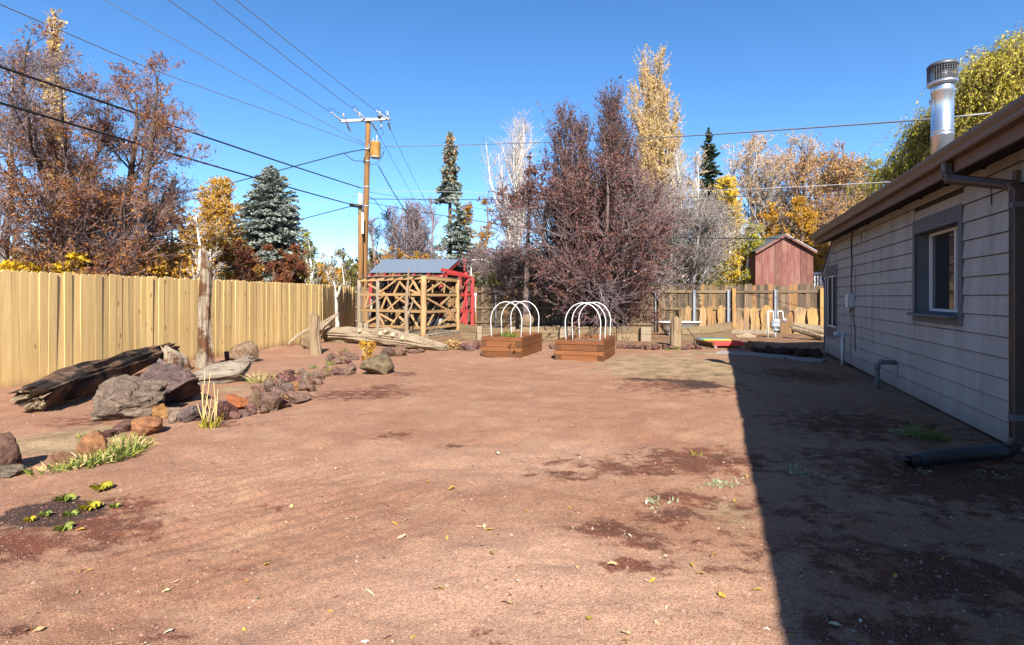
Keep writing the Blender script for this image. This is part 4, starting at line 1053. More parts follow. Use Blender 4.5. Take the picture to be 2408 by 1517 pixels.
def hoops(t, W, ys, hgt, z0, x0, x1):
    for yy in ys:
        mb = MB(); pts = []; xm = (x0 + x1) / 2; r_ = (x1 - x0) / 2 + .012
        for i in range(29):
            a = math.pi * i / 28
            pts.append((xm - r_ * math.cos(a), yy + rk.uniform(-.004, .004), z0 + hgt * .50 + (hgt * .50) * math.sin(a)))
        pts = [(x0 + .012, yy, z0 - .12), (x0, yy, z0 + hgt * .25)] + pts + [(x1, yy, z0 + hgt * .25), (x1 - .012, yy, z0 - .12)]
        mb.tube(pts, .0115, 8); mb.obj('hoop', M['pvc'], t)
bed1, W_1 = raised_bed('stained timber raised bed with white hoops and a green clump, nearer the pen', G(1131, 840), G(1226, 843.5), 1.95, .485, True)
hoops(bed1, W_1, (.17, .95, 1.76), .92, .40, .20, W_1 - .05)
bed2, W_2 = raised_bed('stained timber raised bed with white hoops and bare soil, on the house side', G(1305, 848), G(1419, 852.5), 1.90, .485, False)
hoops(bed2, W_2, (.17, .90, 1.72), .92, .40, .21, W_2 - .10)

# ------------------------------------------------------------------ timber pen with crossed bracing
PA = Vector(((845 - CX) / FPX * 20.6, 20.6, 0)); PB = Vector(((996 - CX) / FPX * 18.6, 18.6, 0)); PC = Vector(((1076 - CX) / FPX * 21.0, 21.0, 0)); PD = PA + (PC - PB)
pen = thing('timber_pen', 'open timber pen with crossed bracing in front of the red coop', 'pen', PA)
L0 = lambda p: Vector(p) - PA
def pole(p, h, r0, name='post', mat='pen'):
    r = random.Random(int(p.x * 100)); pts = [Vector((p.x + r.uniform(-.012, .012), p.y, z)) for z in np.linspace(-.1, h, 7)]
    MB().tube([L0(q) for q in pts], [r0 * r.uniform(.92, 1.08) for _ in pts], 12).obj(name, M[mat], pen)
def brace(a, b, w=.10, t=.045, name='brace', off=None, mat='pen', face=None):
    a = Vector(a); b = Vector(b); d = b - a; L = d.length; z = d.normalized(); f = Vector(face if face is not None else (0, -1, 0)); y = (f - z * f.dot(z)).normalized(); x = y.cross(z)
    o = MB().box((0, 0, 0), (w, t, L), bev=.006).obj(name, M[mat], pen)
    q = Matrix((x, y, z)).transposed().to_4x4(); q.translation = L0((a + b) / 2) + (y * off if off else Vector((0, 0, 0))); o.matrix_local = q
    return o
pole(PA, 2.12, .085, mat='pen_grey'); pole(PB, 2.18, .105); pole(PC, 2.12, .09); pole(PD, 2.1, .09)
FP = lambda t, h: PA.lerp(PB, t) + Vector((0, 0, h)); SPt = lambda t, h: PB.lerp(PC, t) + Vector((0, 0, h)); BP = lambda t, h: PD.lerp(PC, t) + Vector((0, 0, h)); LP = lambda t, h: PA.lerp(PD, t) + Vector((0, 0, h))
fn = (PB - PA).cross(Vector((0, 0, 1))).normalized(); fn = fn if fn.y < 0 else -fn
sn = (PC - PB).cross(Vector((0, 0, 1))).normalized(); sn = sn if sn.x > 0 else -sn
pole(FP(.31, 0), 2.1, .075, mat='pen_grey')
for h in (1.53, .93, .35):
    brace(FP(.03, h), FP(.985, h), .10, .06, 'rail', face=fn); brace(SPt(.03, h - .02), SPt(.97, h - .02), .09, .05, 'rail', face=sn); brace(BP(.02, h), BP(.98, h), .08, .05, 'rail', face=fn, mat='pen_grey'); brace(LP(.02, h), LP(.98, h), .08, .05, 'rail', face=sn)
brace(FP(-.02, 2.08), FP(1.02, 2.12), .11, .09, 'top_plate', face=fn); brace(SPt(0, 2.12), SPt(1, 2.08), .11, .08, 'top_plate', face=sn); brace(BP(0, 2.08), BP(1, 2.08), .10, .08, 'top_plate', face=fn)
for i, (t0, h0, t1, h1) in enumerate(((.13, 2.04, .05, 1.58), (.15, 1.93, .42, 1.57), (.60, 2.04, .34, 1.6), (.66, 2.05, .56, 1.58), (.65, 2.0, .80, 1.58), (.80, 1.70, .93, 1.56), (.84, 2.06, .95, 1.58), (.86, 2.0, .78, 1.7),
                                       (.40, 1.47, .08, .97), (.44, 1.47, .36, .97), (.45, 1.47, .56, .97), (.70, 1.47, .46, .97), (.58, 1.47, .78, 1.18), (.80, 1.47, .985, .98), (.16, 1.47, .10, .97),
                                       (.30, .87, .40, .40), (.35, .80, .58, .52), (.66, .87, .52, .40), (.10, .42, .33, .72), (.80, .87, .92, .38), (.68, .40, .80, .62), (.64, .72, .74, .52), (.13, .87, .12, .40))):
    brace(FP(t0, h0), FP(t1, h1), .072 if i % 3 else .085, .04, 'brace', face=fn, off=.005 + .008 * (i % 3) - (.02 if i % 2 else 0))
for i, (t0, h0, t1, h1) in enumerate(((.50, 2.0, .04, 1.6), (.45, 2.0, .95, 1.58), (.58, 1.95, .56, 1.58), (.25, 1.9, .24, 1.58), (.04, 1.42, .70, .93), (.72, 1.44, .46, 1.16), (.70, 1.30, .97, .95), (.66, .85, .97, .42), (.40, .44, .80, .70), (.28, .82, .10, .42))):
    brace(SPt(t0, h0), SPt(t1, h1), .075, .035, 'brace', face=sn, off=.01 * (i % 3))
for i, (t0, h0, t1, h1) in enumerate(((.1, 2.0, .35, 1.6), (.6, 2.0, .4, 1.6), (.9, 2.0, .7, 1.6), (.1, 1.45, .3, 1.0), (.5, 1.45, .8, 1.0), (.9, 1.4, .7, 1.0), (.2, .85, .4, .42), (.75, .85, .55, .42))):
    brace(BP(t0, h0), BP(t1, h1), .07, .035, 'brace', face=fn, off=.01 * (i % 3), mat='pen_grey')
for i in range(7):
    t = (i + .5) / 7
    o = brace(FP(t, 2.20 + .012 * (i % 3)) - (PC - PB) * .05, FP(t, 2.17 + .012 * (i % 3)) + (PC - PB) * 1.04, .40, .022, 'roof_plank', face=(0, 0, 1), mat='pen_grey')
# deck boards inside
for i in range(9):
    t = (i + .5) / 9
    brace(SPt(t, .12) - (PB - PA) * .80, SPt(t, .12) + (PB - PA) * .05, .24, .03, 'deck_board', face=(0, 0, 1), mat='pen_grey')
brace(SPt(0, .06) + sn * .12, SPt(1, .06) + sn * .12, .10, .07, 'deck_edge', face=sn, mat='pen_grey')
# white striped pole leaning at the left of the pen
o = MB().tube([P(868, 776, 21.2), P(872, 735, 21.2), P(875, 697, 21.2)], .045, 8).obj('leaning_pole', M['grey_stick']); tag(o, 'white-barked pole leaning inside the left end of the timber pen', 'pole')

# ------------------------------------------------------------------ red coop with metal roof
E0, E1 = P(868, 643, 22.3), P(1046, 643, 21.9)
R0, R1 = P(902, 611, 24.2), P(1082, 611, 23.8)
coop = thing('coop', 'red-framed animal coop with blue-grey corrugated metal roof', 'coop', (E0.x, E0.y, 0))
cl = lambda p: Vector(p) - Vector((E0.x, E0.y, 0))
nx, ny = 34 * 6, 2
V = []; F = []
for j in range(ny + 1):
    for i in range(nx + 1):
        s = i / nx; t = j / ny
        p = E0.lerp(E1, s).lerp(R0.lerp(R1, s), t)
        V.append(cl(p) + Vector((0, 0, .012 * math.cos(i / 6 * 2 * math.pi) + .03)))
for j in range(ny):
    for i in range(nx): a = j * (nx + 1) + i; F.append((a, a + 1, a + nx + 2, a + nx + 1))
nv = len(V); V += [v - Vector((0, 0, .004)) for v in V]; F += [tuple(nv + q for q in f[::-1]) for f in F]
mb = MB(); mb.add(V, F, True); mb.obj('metal_roof', M['metal_roof'], coop)
mb = MB(); back0, back1 = R0 + Vector((.3, 1.6, -.55)), R1 + Vector((.3, 1.6, -.55))
mb.add([cl(R0), cl(R1), cl(back1), cl(back0), cl(R0) - Vector((0, 0, .03)), cl(R1) - Vector((0, 0, .03)), cl(back1) - Vector((0, 0, .03)), cl(back0) - Vector((0, 0, .03))], [(0, 1, 2, 3), (7, 6, 5, 4), (0, 4, 5, 1), (1, 5, 6, 2), (2, 6, 7, 3), (3, 7, 4, 0)]); mb.obj('rear_roof', M['metal_roof'], coop)
def cb(a, b, w, t, name, mat='red_paint', up=(0, 0, 1)):
    return MB().beam(cl(a), cl(b), w, t, bev=.006, up=up).obj(name, M[mat], coop)
cb(E0 + Vector((-.05, .12, -.16)), E1 + Vector((.1, .12, -.16)), .06, .17, 'eave_beam')
for i in range(6):
    s = .02 + .96 * i / 5
    p = E0.lerp(E1, s); q = R0.lerp(R1, s); d = (q - p)
    cb(p - d * .10 + Vector((0, 0, -.08)), q + Vector((0, 0, -.08)), .10, .12, 'rafter')
    MB().box(cl(p - d * .105 + Vector((0, 0, -.08))), (.102, .02, .13), rotm(rx=math.atan2(d.z, d.y)), bev=.004).obj('rafter_end', M['red_tail'], coop)
def cpost(u, v0, v1, y, w=.13, name='post'):
    p = P(u, v1, y); MB().box(cl((p.x, p.y, (p.z + .0) / 2)), (w, .12, p.z), bev=.006).obj(name, M['red_paint'], coop)
cpost(872, 0, 645, 22.4); cpost(1037, 0, 645, 22.1, .16); cpost(1096, 0, 640, 22.6, .14); cpost(1111, 0, 652, 22.9, .16); cpost(1083, 0, 640, 24.0)
cb(P(1038, 634, 22.0), P(1098, 648, 22.8), .10, .13, 'side_beam'); cb(P(1052, 643, 21.6), P(1108, 652, 22.6), .10, .10, 'side_beam'); cb(P(1088, 612, 23.9), P(1102, 612, 23.9), .10, .12, 'ridge_end'); cb(P(1093, 612, 23.8), P(1093, 645, 23.8), .10, .10, 'king_post', up=(0, 1, 0))
for (a, b) in (((1083, 760), (1096, 720)), ((1098, 690), (1085, 735)), ((1086, 700), (1096, 665)), ((1102, 655), (1088, 690)), ((1090, 760), (1099, 710))):
    cb(P(*a, 22.5), P(*b, 22.5), .09, .06, 'brace', up=(0, 1, 0))
cb(P(1083, 695, 22.4), P(1108, 692, 22.8), .07, .09, 'side_rail'); cb(P(1083, 733, 22.4), P(1108, 732, 22.8), .07, .09, 'side_rail')
# dark plank walls
def plank_wall(a, b, z0, z1, n, mat='dark_board'):
    a = Vector(a); b = Vector(b)
    for i in range(n):
        p = a.lerp(b, (i + .5) / n); w = (b - a).length / n
        MB().box((0, 0, 0), (w - .008, .025, z1 - z0), bev=.003).obj('wall_plank', M[mat], coop, loc=cl((p.x, p.y, (z0 + z1) / 2)), rot=(0, 0, math.atan2((b - a).y, (b - a).x)))
plank_wall(R0 + Vector((.1, .6, 0)), R1 + Vector((0, .6, 0)), .05, 2.45, 20)
plank_wall(P(1000, 0, 23.0), P(1034, 0, 22.6), .05, 1.5, 5)
plank_wall(E0 + Vector((.1, .2, 0)), R0 + Vector((.05, .5, 0)), .05, 2.2, 10)
# wire mesh front
mb = MB(); q0 = Vector((E0.x + .2, 22.35, 0)); q1 = Vector((E1.x - .1, 22.0, 0))
for i in range(30): p = q0.lerp(q1, i / 29); mb.tube([cl(p + Vector((0, 0, .1))), cl(p + Vector((0, 0, 2.2)))], .0035, 3, cap=False)
for i in range(21): mb.tube([cl(q0 + Vector((0, 0, .1 + i * .105))), cl(q1 + Vector((0, 0, .1 + i * .105)))], .0035, 3, cap=False)
mb.obj('wire_mesh', M['wire'], coop)
for (u, v0, v1, col) in ((1011, 738, 772, 0), (1034, 742, 772, 0)):
    p = P(u, v1, 21.6); b = MB().lathe((0, 0, 0), [(.22, 0), (.26, .1), (.27, .35), (.25, .55), (.24, .56), (.22, .5)], 16).obj('water_barrel', M['steel_dark'], loc=(p.x, p.y, .02)); tag(b, 'dark barrel seen through the pen bracing beside its %s' % ('middle post' if u == 1011 else 'far corner post'), 'barrel')
o = MB().box((0, 0, 0), (.10, .05, .10), bev=.01).obj('utility_box', M['white'], loc=P(1118, 692, 22.6)); tag(o, 'small white box at the right of the red coop frame', 'box')
MB().tube([(0, 0, -.04), (0, 0, -.9)], .02, 8).obj('pipe', M['white'], o)

# ------------------------------------------------------------------ low slab walls with block posts
def slab_wall(label, a, b, ha, hb, seed, wave=.05):
    r = random.Random(seed); a = Vector(a); b = Vector(b); L = (b - a).length; n = 14
    top = [(L * i / n, ha + (hb - ha) * (i / n) ** 1.4 + wave * mnoise.noise(Vector((i * .55, seed, 0)))) for i in range(n + 1)]
    t = thing('slab_wall', label, 'retaining wall', (a.x, a.y, 0), math.atan2(b.y - a.y, b.x - a.x))
    mid = [(x, h * .52 + .02 * mnoise.noise(Vector((x * 1.3, seed, 5)))) for x, h in top]
    mb = MB(); poly = [(0, -.1), (L, -.1)] + [(x, z - .005) for x, z in mid[::-1]]
    mb.prism([(x, 0, z) for x, z in poly], (0, .05, 0), (0, -.03, 0)); mb.obj('slab', M['slab_x'], t)
    mb = MB(); poly = [(x, z + .005) for x, z in mid] + top[::-1]
    mb.prism([(x, 0, z) for x, z in poly], (0, .045, 0), (0, -.045, 0)); mb.obj('slab', M['slab_x'], t)
    return t
slab_wall('live-edge slab wall between the timber pen and the left raised bed', P(1084, 796, 18.6) * 1, P(1126, 798, 18.2), .50, .42, 1); 
slab_wall('low slab wall behind the left raised bed', P(1136, 800, 17.9), P(1226, 800, 17.7), .42, .36, 2, .03)
slab_wall('low slab wall behind the gap between the raised beds', P(1228, 800, 17.7), P(1316, 800, 17.6), .44, .50, 3, .03)
slab_wall('low slab wall behind the right raised bed', P(1346, 800, 17.6), P(1448, 800, 17.6), .46, .46, 4, .03)
slab_wall('low slab wall between the right raised bed and the stump', P(1450, 800, 17.6), P(1518, 800, 17.6), .48, .46, 5, .03)
slab_wall('broad slab wall rising to the fence post in front of the bathtub', P(1602, 800, 17.4), P(1719, 797, 18.0), .42, .60, 6, .03)
for i, (u, y, n) in enumerate(((1128, 17.9, 2), (1206, 17.5, 2), (1322, 17.4, 2), (1340, 17.4, 2), (1512, 17.4, 2), (1524, 17.4, 2), (848, 20.3, 2), (862, 20.2, 2))):
    p = Vector(((u - CX) / FPX * y, y, gzf((u - CX) / FPX * y, y)))
    t = thing('block_post', 'stacked pair of tan concrete blocks ' + ('right of the first slab wall', 'behind the left raised bed', 'left of the pair behind the right raised bed', 'right of the pair behind the right raised bed', 'near the stump, left of the pair', 'near the stump, right of the pair', 'at the left foot of the pen, outer one', 'at the left foot of the pen, inner one')[i], 'block post', p, rk.uniform(-.1, .1), 'stacked concrete block posts')
    for k in range(n):
        MB().box((0, 0, 0), (.175, .19, .235), bev=.008).obj('block', M['block'], t, loc=(rk.uniform(-.005, .005), rk.uniform(-.005, .005), .10 + .24 * k))
# bathtub
g = G(1596, 790); tub = thing('bathtub', 'old white clawfoot bathtub full of leaves behind the grooved stump', 'bathtub', (g.x + .05, 19.8, 0), .05)
def tub_ring(sx, sy, z, k=32): return [(sx * math.copysign(abs(math.cos(a)) ** .8, math.cos(a)), sy * math.copysign(abs(math.sin(a)) ** .8, math.sin(a)), z) for a in [2 * math.pi * j / k for j in range(k)]]
prof = [(.42, .20, .10), (.56, .26, .14), (.68, .31, .28), (.76, .34, .47), (.84, .385, .49), (.845, .39, .515), (.82, .37, .525), (.75, .325, .50), (.66, .28, .30), (.5, .2, .18)]
mb = MB(); V = []; F = []; k = 32
for (a, b, c) in prof: V += tub_ring(a, b, c)
for i in range(len(prof) - 1):
    for j in range(k): F.append((i * k + j, i * k + (j + 1) % k, (i + 1) * k + (j + 1) % k, (i + 1) * k + j))
F.append(tuple(range(k))[::-1]); F.append(tuple((len(prof) - 1) * k + j for j in range(k)))
mb.add(V, F, True); mb.obj('tub_shell', M['tub_side'], tub)
mb = MB(); V = []
for (a, b, c) in ((.80, .355, .528), (.848, .395, .528), (.848, .395, .50), (.80, .355, .50)): V += tub_ring(a, b, c)
F = [(i * k + j, i * k + (j + 1) % k, ((i + 1) % 4) * k + (j + 1) % k, ((i + 1) % 4) * k + j) for i in range(4) for j in range(k)]
mb.add(V, F, True); mb.obj('rim', M['white'], tub)
for (sx, sy) in ((-.45, -.2), (.45, -.2), (-.45, .2), (.45, .2)):
    MB().lathe((sx, sy, 0), [(.045, 0), (.05, .03), (.025, .07), (.05, .14)], 8).obj('claw_foot', M['steel_dark'], tub)
# round pan behind bed 1
M['pan'] = plain('rusty_pan', (.13, .085, .05), .7, .3, var=.3)
p = P(1241, 752, 18.6)
o = MB().lathe((p.x, p.y, p.z), [(.02, .06), (.15, .05), (.19, .0), (.215, .0), (.215, -.02), (.16, .03), (.02, .04)], 24, rotm(rx=R(75))).obj('round_pan', M['pan']); tag(o, 'round metal pan leaning behind the left raised bed', 'pan')
# rainbow bench
g = G(1676, 812); bench = thing('slatted_bench', 'low wooden bench with rainbow-painted slats, red at the front', 'bench', (5.72, 15.0, gzf(5.8, 15.3)), R(-6))
cols = [(.62, .035, .025), (.60, .045, .025), (.66, .12, .03), (.70, .22, .03), (.72, .36, .03), (.70, .52, .05), (.45, .50, .06), (.18, .40, .08), (.07, .30, .10), (.05, .22, .30), (.04, .12, .35), (.05, .07, .22)]
M['slat'] = {}
for i, c in enumerate(cols):
    mt = plain('slat_paint_%d' % i, c, .55, .4, var=.15, scale=12, dirt=tuple(min(1, x * .6 + .12) for x in c))
    MB().box((0, 0, 0), (.78 - .0 * i, .088, .035), bev=.004).obj('slat', mt, bench, loc=(.39 - .02 * i + .01 * (i % 2), .04 + i * .105, .175 + (0 if i else -.03)))
MB().box((.39, -.025, .115), (.80, .03, .085), bev=.004).obj('front_board', bpy.data.materials['slat_paint_0'], bench)
for x in (-.06, .72): MB().box((0, 0, 0), (.045, 1.28, .09), bev=.004).obj('side_rail', M['bed'], bench, loc=(x - .09, .62, .105), rot=(0, 0, R(10.5)))
for (x, y_) in ((.02, .02), (.74, .02), (-.24, 1.15), (.5, 1.15)): MB().box((x, y_, .03), (.085, .10, .19), bev=.006).obj('foot_block', M['pen_grey'], bench)
# gas meter
mx, my = (1823 - CX) / FPX * 18.8, 18.8
gm_ = thing('gas_meter', 'grey gas meter on white pipes in front of the back fence', 'gas meter', (mx, my, 0))
zz = lambda v: CAM_H + (HZ - v) / FPX * 18.8
mb = MB(); mb.box((0, 0, zz(762)), (.30, .17, .24), bev=.04); mb.obj('body', M['galv'], gm_)
MB().box((0, -.09, zz(754)), (.22, .05, .12), bev=.02).obj('dial_cover', M['box_grey'], gm_)
MB().lathe((0, 0, zz(776) - .02), [(.05, -.02), (.12, .0), (.12, .06)], 14).obj('base', M['galv'], gm_)
MB().tube([(-.26, 0, -.05), (-.26, 0, zz(738)), (-.26, 0, zz(733)), (-.22, 0, zz(732)), (-.08, 0, zz(732)), (-.08, 0, zz(755))], .028, 10).obj('inlet_pipe', M['white'], gm_)
MB().tube([(.09, 0, zz(755)), (.09, 0, zz(734)), (.12, 0, zz(732)), (.24, 0, zz(732)), (.27, 0, zz(736)), (.27, 0, zz(752)), (.36, 0, zz(757))], .026, 10).obj('outlet_pipe', M['box_grey'], gm_)
MB().lathe((.27, -.05, zz(752)), [(.03, 0), (.07, .02), (.07, .07), (.03, .09)], 12, rotm(rx=R(90))).obj('regulator', M['galv'], gm_)
MB().tube([(.0, 0, zz(778)), (0, 0, -.05)], .035, 8).obj('stand', M['galv'], gm_)
# stepping stones
for i, (a, b, c, d, lab) in enumerate((((1640, 822), (1710, 824), (1784, 829), (1680, 833), 'buff'), ((1696, 826), (1790, 831), (1776, 836), (1684, 830), ''), ((1790, 832), (1864, 837), (1842, 842), (1766, 836), ''), ((1862, 838), (1908, 842), (1884, 845), (1846, 841), ''), ((1880, 842), (1945, 846), (1934, 849), (1868, 845), ''))):
    if i == 0: continue
    pts = [on_ground(G(*q), .0) for q in (a, b, c, d)]; pts = [Vector((q.x, q.y, gzf(q.x, q.y))) for q in pts]
    V = [p + Vector((0, 0, .035)) for p in pts] + [p - Vector((0, 0, .05)) for p in pts]
    mb = MB(); mb.add(V, [(0, 1, 2, 3), (7, 6, 5, 4), (0, 4, 5, 1), (1, 5, 6, 2), (2, 6, 7, 3), (3, 7, 4, 0)]); o = mb.obj('paver', M['paver'])
    tag(o, 'flat grey stepping stone in the house shade, ' + ('', 'the one beside the rainbow bench', 'second from the rainbow bench', 'the small third one from the bench', 'the one nearest the house corner')[i], 'stepping stone', 'stepping stones by the house')
# edging in front of slab pickets by the gas meter
for i, (u, w) in enumerate(((1745, 56), (1779, 28), (1806, 24))):
    p = bf(u, .22, .06); o = MB().box((0, 0, 0), (w / FPX * p.y, .06, .16), bev=.01).obj('edging_timber', M['pen_grey'], loc=p, rot=(0, 0, bang)); tag(o, 'short grey timber at the foot of the live-edge slabs, ' + ('under the fence post', 'in the middle', 'next to the gas meter')[i], 'timber')
# ------------------------------------------------------------------ trees
def unit(a): return a / np.maximum(np.linalg.norm(a, axis=-1, keepdims=True), 1e-9)
def perp(rng, d):
    r = rng.normal(size=d.shape); r -= d * (r * d).sum(-1, keepdims=True); return unit(r)
def walk(rng, base, d, L, m, wig, trop, tv):
    """polylines: start, direction, length, points, wiggle, pull towards vector tv"""
    n = len(base); P_ = np.zeros((n, m, 3)); P_[:, 0] = base; d = unit(d); st = (L / (m - 1))[:, None]
    for i in range(1, m):
        d = unit(d + rng.normal(size=d.shape) * wig + np.asarray(tv) * trop)
        P_[:, i] = P_[:, i - 1] + d * st
    return P_
def sprout(rng, Pp, Rp, n, t0, t1, ang, asd, L, Lsd, m, wig, trop=0., tv=(0, 0, 1), rk=.6, rend=.35, env=None, tpow=1.0, rmin=.0025):
    N, mm, _ = Pp.shape
    seg = np.linalg.norm(np.diff(Pp, axis=1), axis=-1).sum(1); w = seg / seg.sum()
    idx = rng.choice(N, n, p=w); t = t0 + (t1 - t0) * rng.random(n) ** tpow
    f = t * (mm - 1); i = np.minimum(f.astype(int), mm - 2); fr = (f - i)[:, None]
    a, b = Pp[idx, i], Pp[idx, i + 1]; base = a + (b - a) * fr; pd = unit(b - a)
    r0 = Rp[idx, i] * (1 - fr[:, 0]) + Rp[idx, i + 1] * fr[:, 0]
    an = rng.normal(ang, asd, n)[:, None]
    d = pd * np.cos(an) + perp(rng, pd) * np.sin(an)
    ll = L * np.exp(rng.normal(0, Lsd, n)) * (1.15 - .5 * t)
    if env is not None: ll = ll * np.interp(base[:, 2], env[0], env[1])
    Q = walk(rng, base, d, ll, m, wig, trop, tv)
    rb = np.maximum(r0 * rk * rng.uniform(.6, 1.0, n), rmin)
    Rr = rb[:, None] * np.linspace(1, rend, m)[None, :]; Rr = np.maximum(Rr, rmin * .6)
    return Q, Rr
def tubes(Pp, Rr, k):
    n, m, _ = Pp.shape
    t = np.zeros_like(Pp); t[:, 1:-1] = Pp[:, 2:] - Pp[:, :-2]; t[:, 0] = Pp[:, 1] - Pp[:, 0]; t[:, -1] = Pp[:, -1] - Pp[:, -2]; t = unit(t)
    ref = np.where(np.abs(t[:, :1, 2:3]) < .9, np.array([0, 0, 1.0]), np.array([1.0, 0, 0]))
    x = unit(np.cross(np.broadcast_to(ref, t.shape), t)); y = np.cross(t, x)
    a = np.arange(k) / k * 2 * np.pi
    V = Pp[:, :, None, :] + (x[:, :, None, :] * np.cos(a)[None, None, :, None] + y[:, :, None, :] * np.sin(a)[None, None, :, None]) * Rr[:, :, None, None]
    V = V.reshape(-1, 3)
    b = (np.arange(n)[:, None, None] * m + np.arange(m - 1)[None, :, None]) * k; j = np.arange(k)[None, None, :]; j2 = (j + 1) % k
    F = np.stack([b + j, b + j2, b + k + j2, b + k + j], -1).reshape(-1, 4)
    return V, F
def cat_geo(gs):
    V = []; F = []; o = 0
    for v, f in gs: V.append(v); F.append(f + o); o += len(v)
    return np.concatenate(V), np.concatenate(F)
def leaf_pts(rng, Pp, n, t0=.15, jit=.03):
    N, m, _ = Pp.shape
    idx = rng.integers(0, N, n); f = (t0 + (1 - t0) * rng.random(n)) * (m - 1); i = np.minimum(f.astype(int), m - 2); fr = (f - i)[:, None]
    p = Pp[idx, i] * (1 - fr) + Pp[idx, i + 1] * fr
    return p + rng.normal(size=p.shape) * jit, unit(Pp[idx, i + 1] - Pp[idx, i]), idx
def leaf_geo(rng, p, d, size, asp=.62, szsd=.3, droop=0.0, spread=1.0):
    n = len(p); s = size * np.exp(rng.normal(0, szsd, n))[:, None]
    ax = unit(d * (1.2 - spread) + rng.normal(size=p.shape) * spread + np.array([0, 0, -droop])); w = perp(rng, ax); nr = np.cross(ax, w)
    a = p; b = p + ax * s * .5 + w * s * asp * .5 + nr * s * .12; c = p + ax * s; e = p + ax * s * .5 - w * s * asp * .5 + nr * s * .12
    V = np.stack([a, b, c, e], 1).reshape(-1, 3); F = np.arange(4 * n).reshape(n, 4)
    return V, F

LM = {
 'rust': leaf_mat('rust_leaves', [(.075, .034, .022), (.16, .058, .026), (.25, .095, .032), (.36, .16, .04), (.46, .24, .05)], .25),
 'gold': leaf_mat('gold_leaves', [(.30, .13, .02), (.46, .23, .025), (.60, .36, .04), (.66, .45, .07)], .4),
 'paleg': leaf_mat('pale_gold_leaves', [(.40, .24, .08), (.56, .38, .13), (.62, .47, .20), (.50, .32, .10)], .4),
 'yellow': leaf_mat('yellow_leaves', [(.42, .24, .01), (.62, .40, .015), (.70, .50, .03), (.50, .42, .05)], .4),
 'orange': leaf_mat('orange_leaves', [(.20, .08, .015), (.36, .15, .02), (.48, .24, .03), (.40, .27, .05), (.20, .18, .035)], .35),
 'redbush': leaf_mat('dark_red_leaves', [(.07, .018, .012), (.15, .035, .018), (.22, .075, .022), (.13, .09, .025)], .25),
 'plum': leaf_mat('purple_plum_leaves', [(.055, .026, .021), (.105, .044, .035), (.16, .072, .054), (.23, .118, .085)], .2),
 'spruce': leaf_mat('blue_spruce_needles', [(.075, .095, .075), (.14, .17, .14), (.22, .255, .22), (.33, .36, .32)], .05),
 'dspruce': leaf_mat('dark_spruce_needles', [(.022, .038, .022), (.045, .070, .040), (.075, .105, .07)], .05),
 'tan': leaf_mat('tan_leaves', [(.34, .17, .07), (.48, .27, .10), (.56, .36, .15), (.58, .37, .08)], .35),
 'willow': leaf_mat('willow_leaves', [(.17, .18, .025), (.36, .33, .04), (.52, .45, .06), (.62, .52, .08)], .4),
 'olive': leaf_mat('olive_leaves', [(.05, .055, .018), (.11, .105, .03), (.20, .17, .04), (.32, .22, .05)], .25),
 'green': leaf_mat('green_leaves', [(.05, .09, .015), (.11, .16, .03), (.20, .24, .05), (.33, .30, .05)], .3),
 'cone': leaf_mat('tan_cones', [(.24, .13, .06), (.36, .21, .10)], .05),
 'ygreen': leaf_mat('yellow_green_leaves', [(.16, .17, .02), (.34, .31, .03), (.50, .40, .04)], .4),
}
BK = {
 'dark': bark_mat('dark_bark', (.050, .038, .032), (.10, .078, .065)), 'grey': bark_mat('grey_bark', (.20, .18, .165), (.32, .29, .27)),
 'white': bark_mat('white_bark', (.50, .48, .45), (.66, .64, .60), spots=(.09, .08, .07)), 'brown': bark_mat('brown_bark', (.12, .08, .055), (.20, .14, .10)),
 'purple': bark_mat('purple_grey_bark', (.15, .11, .115), (.25, .20, .205)), 'pale': bark_mat('pale_twig_bark', (.36, .31, .27), (.50, .45, .40)),
 'plumbark': bark_mat('plum_bark', (.085, .060, .055), (.165, .12, .11)),
}
def place(u, y): return Vector(((u - CX) / FPX * y, y, 0))
def ztop(v, y): return CAM_H + (HZ - v) / FPX * y
TREE_TRIS = 0
def finish(name, label, loc, wood_g, bark, leaf_g=None, leaf=None, rnd=None, group=None, cat='tree', extra=(), twig_g=None, twig=None):
    t = thing(name, label, cat, loc, 0, group)
    V, F = cat_geo(wood_g); link('trunk', fast_mesh('trunk', V, F, BK[bark], smooth=True), t)
    if twig_g: V, F = cat_geo(twig_g); link('branches', fast_mesh('branches', V, F, BK[twig or bark], smooth=True), t)
    if leaf_g is not None: link('crown', fast_mesh('crown', leaf_g[0], leaf_g[1], LM[leaf], rnd=rnd), t)
    for (nm, g, mt, r_) in extra: link(nm, fast_mesh(nm, g[0], g[1], mt, rnd=r_), t)
    return t

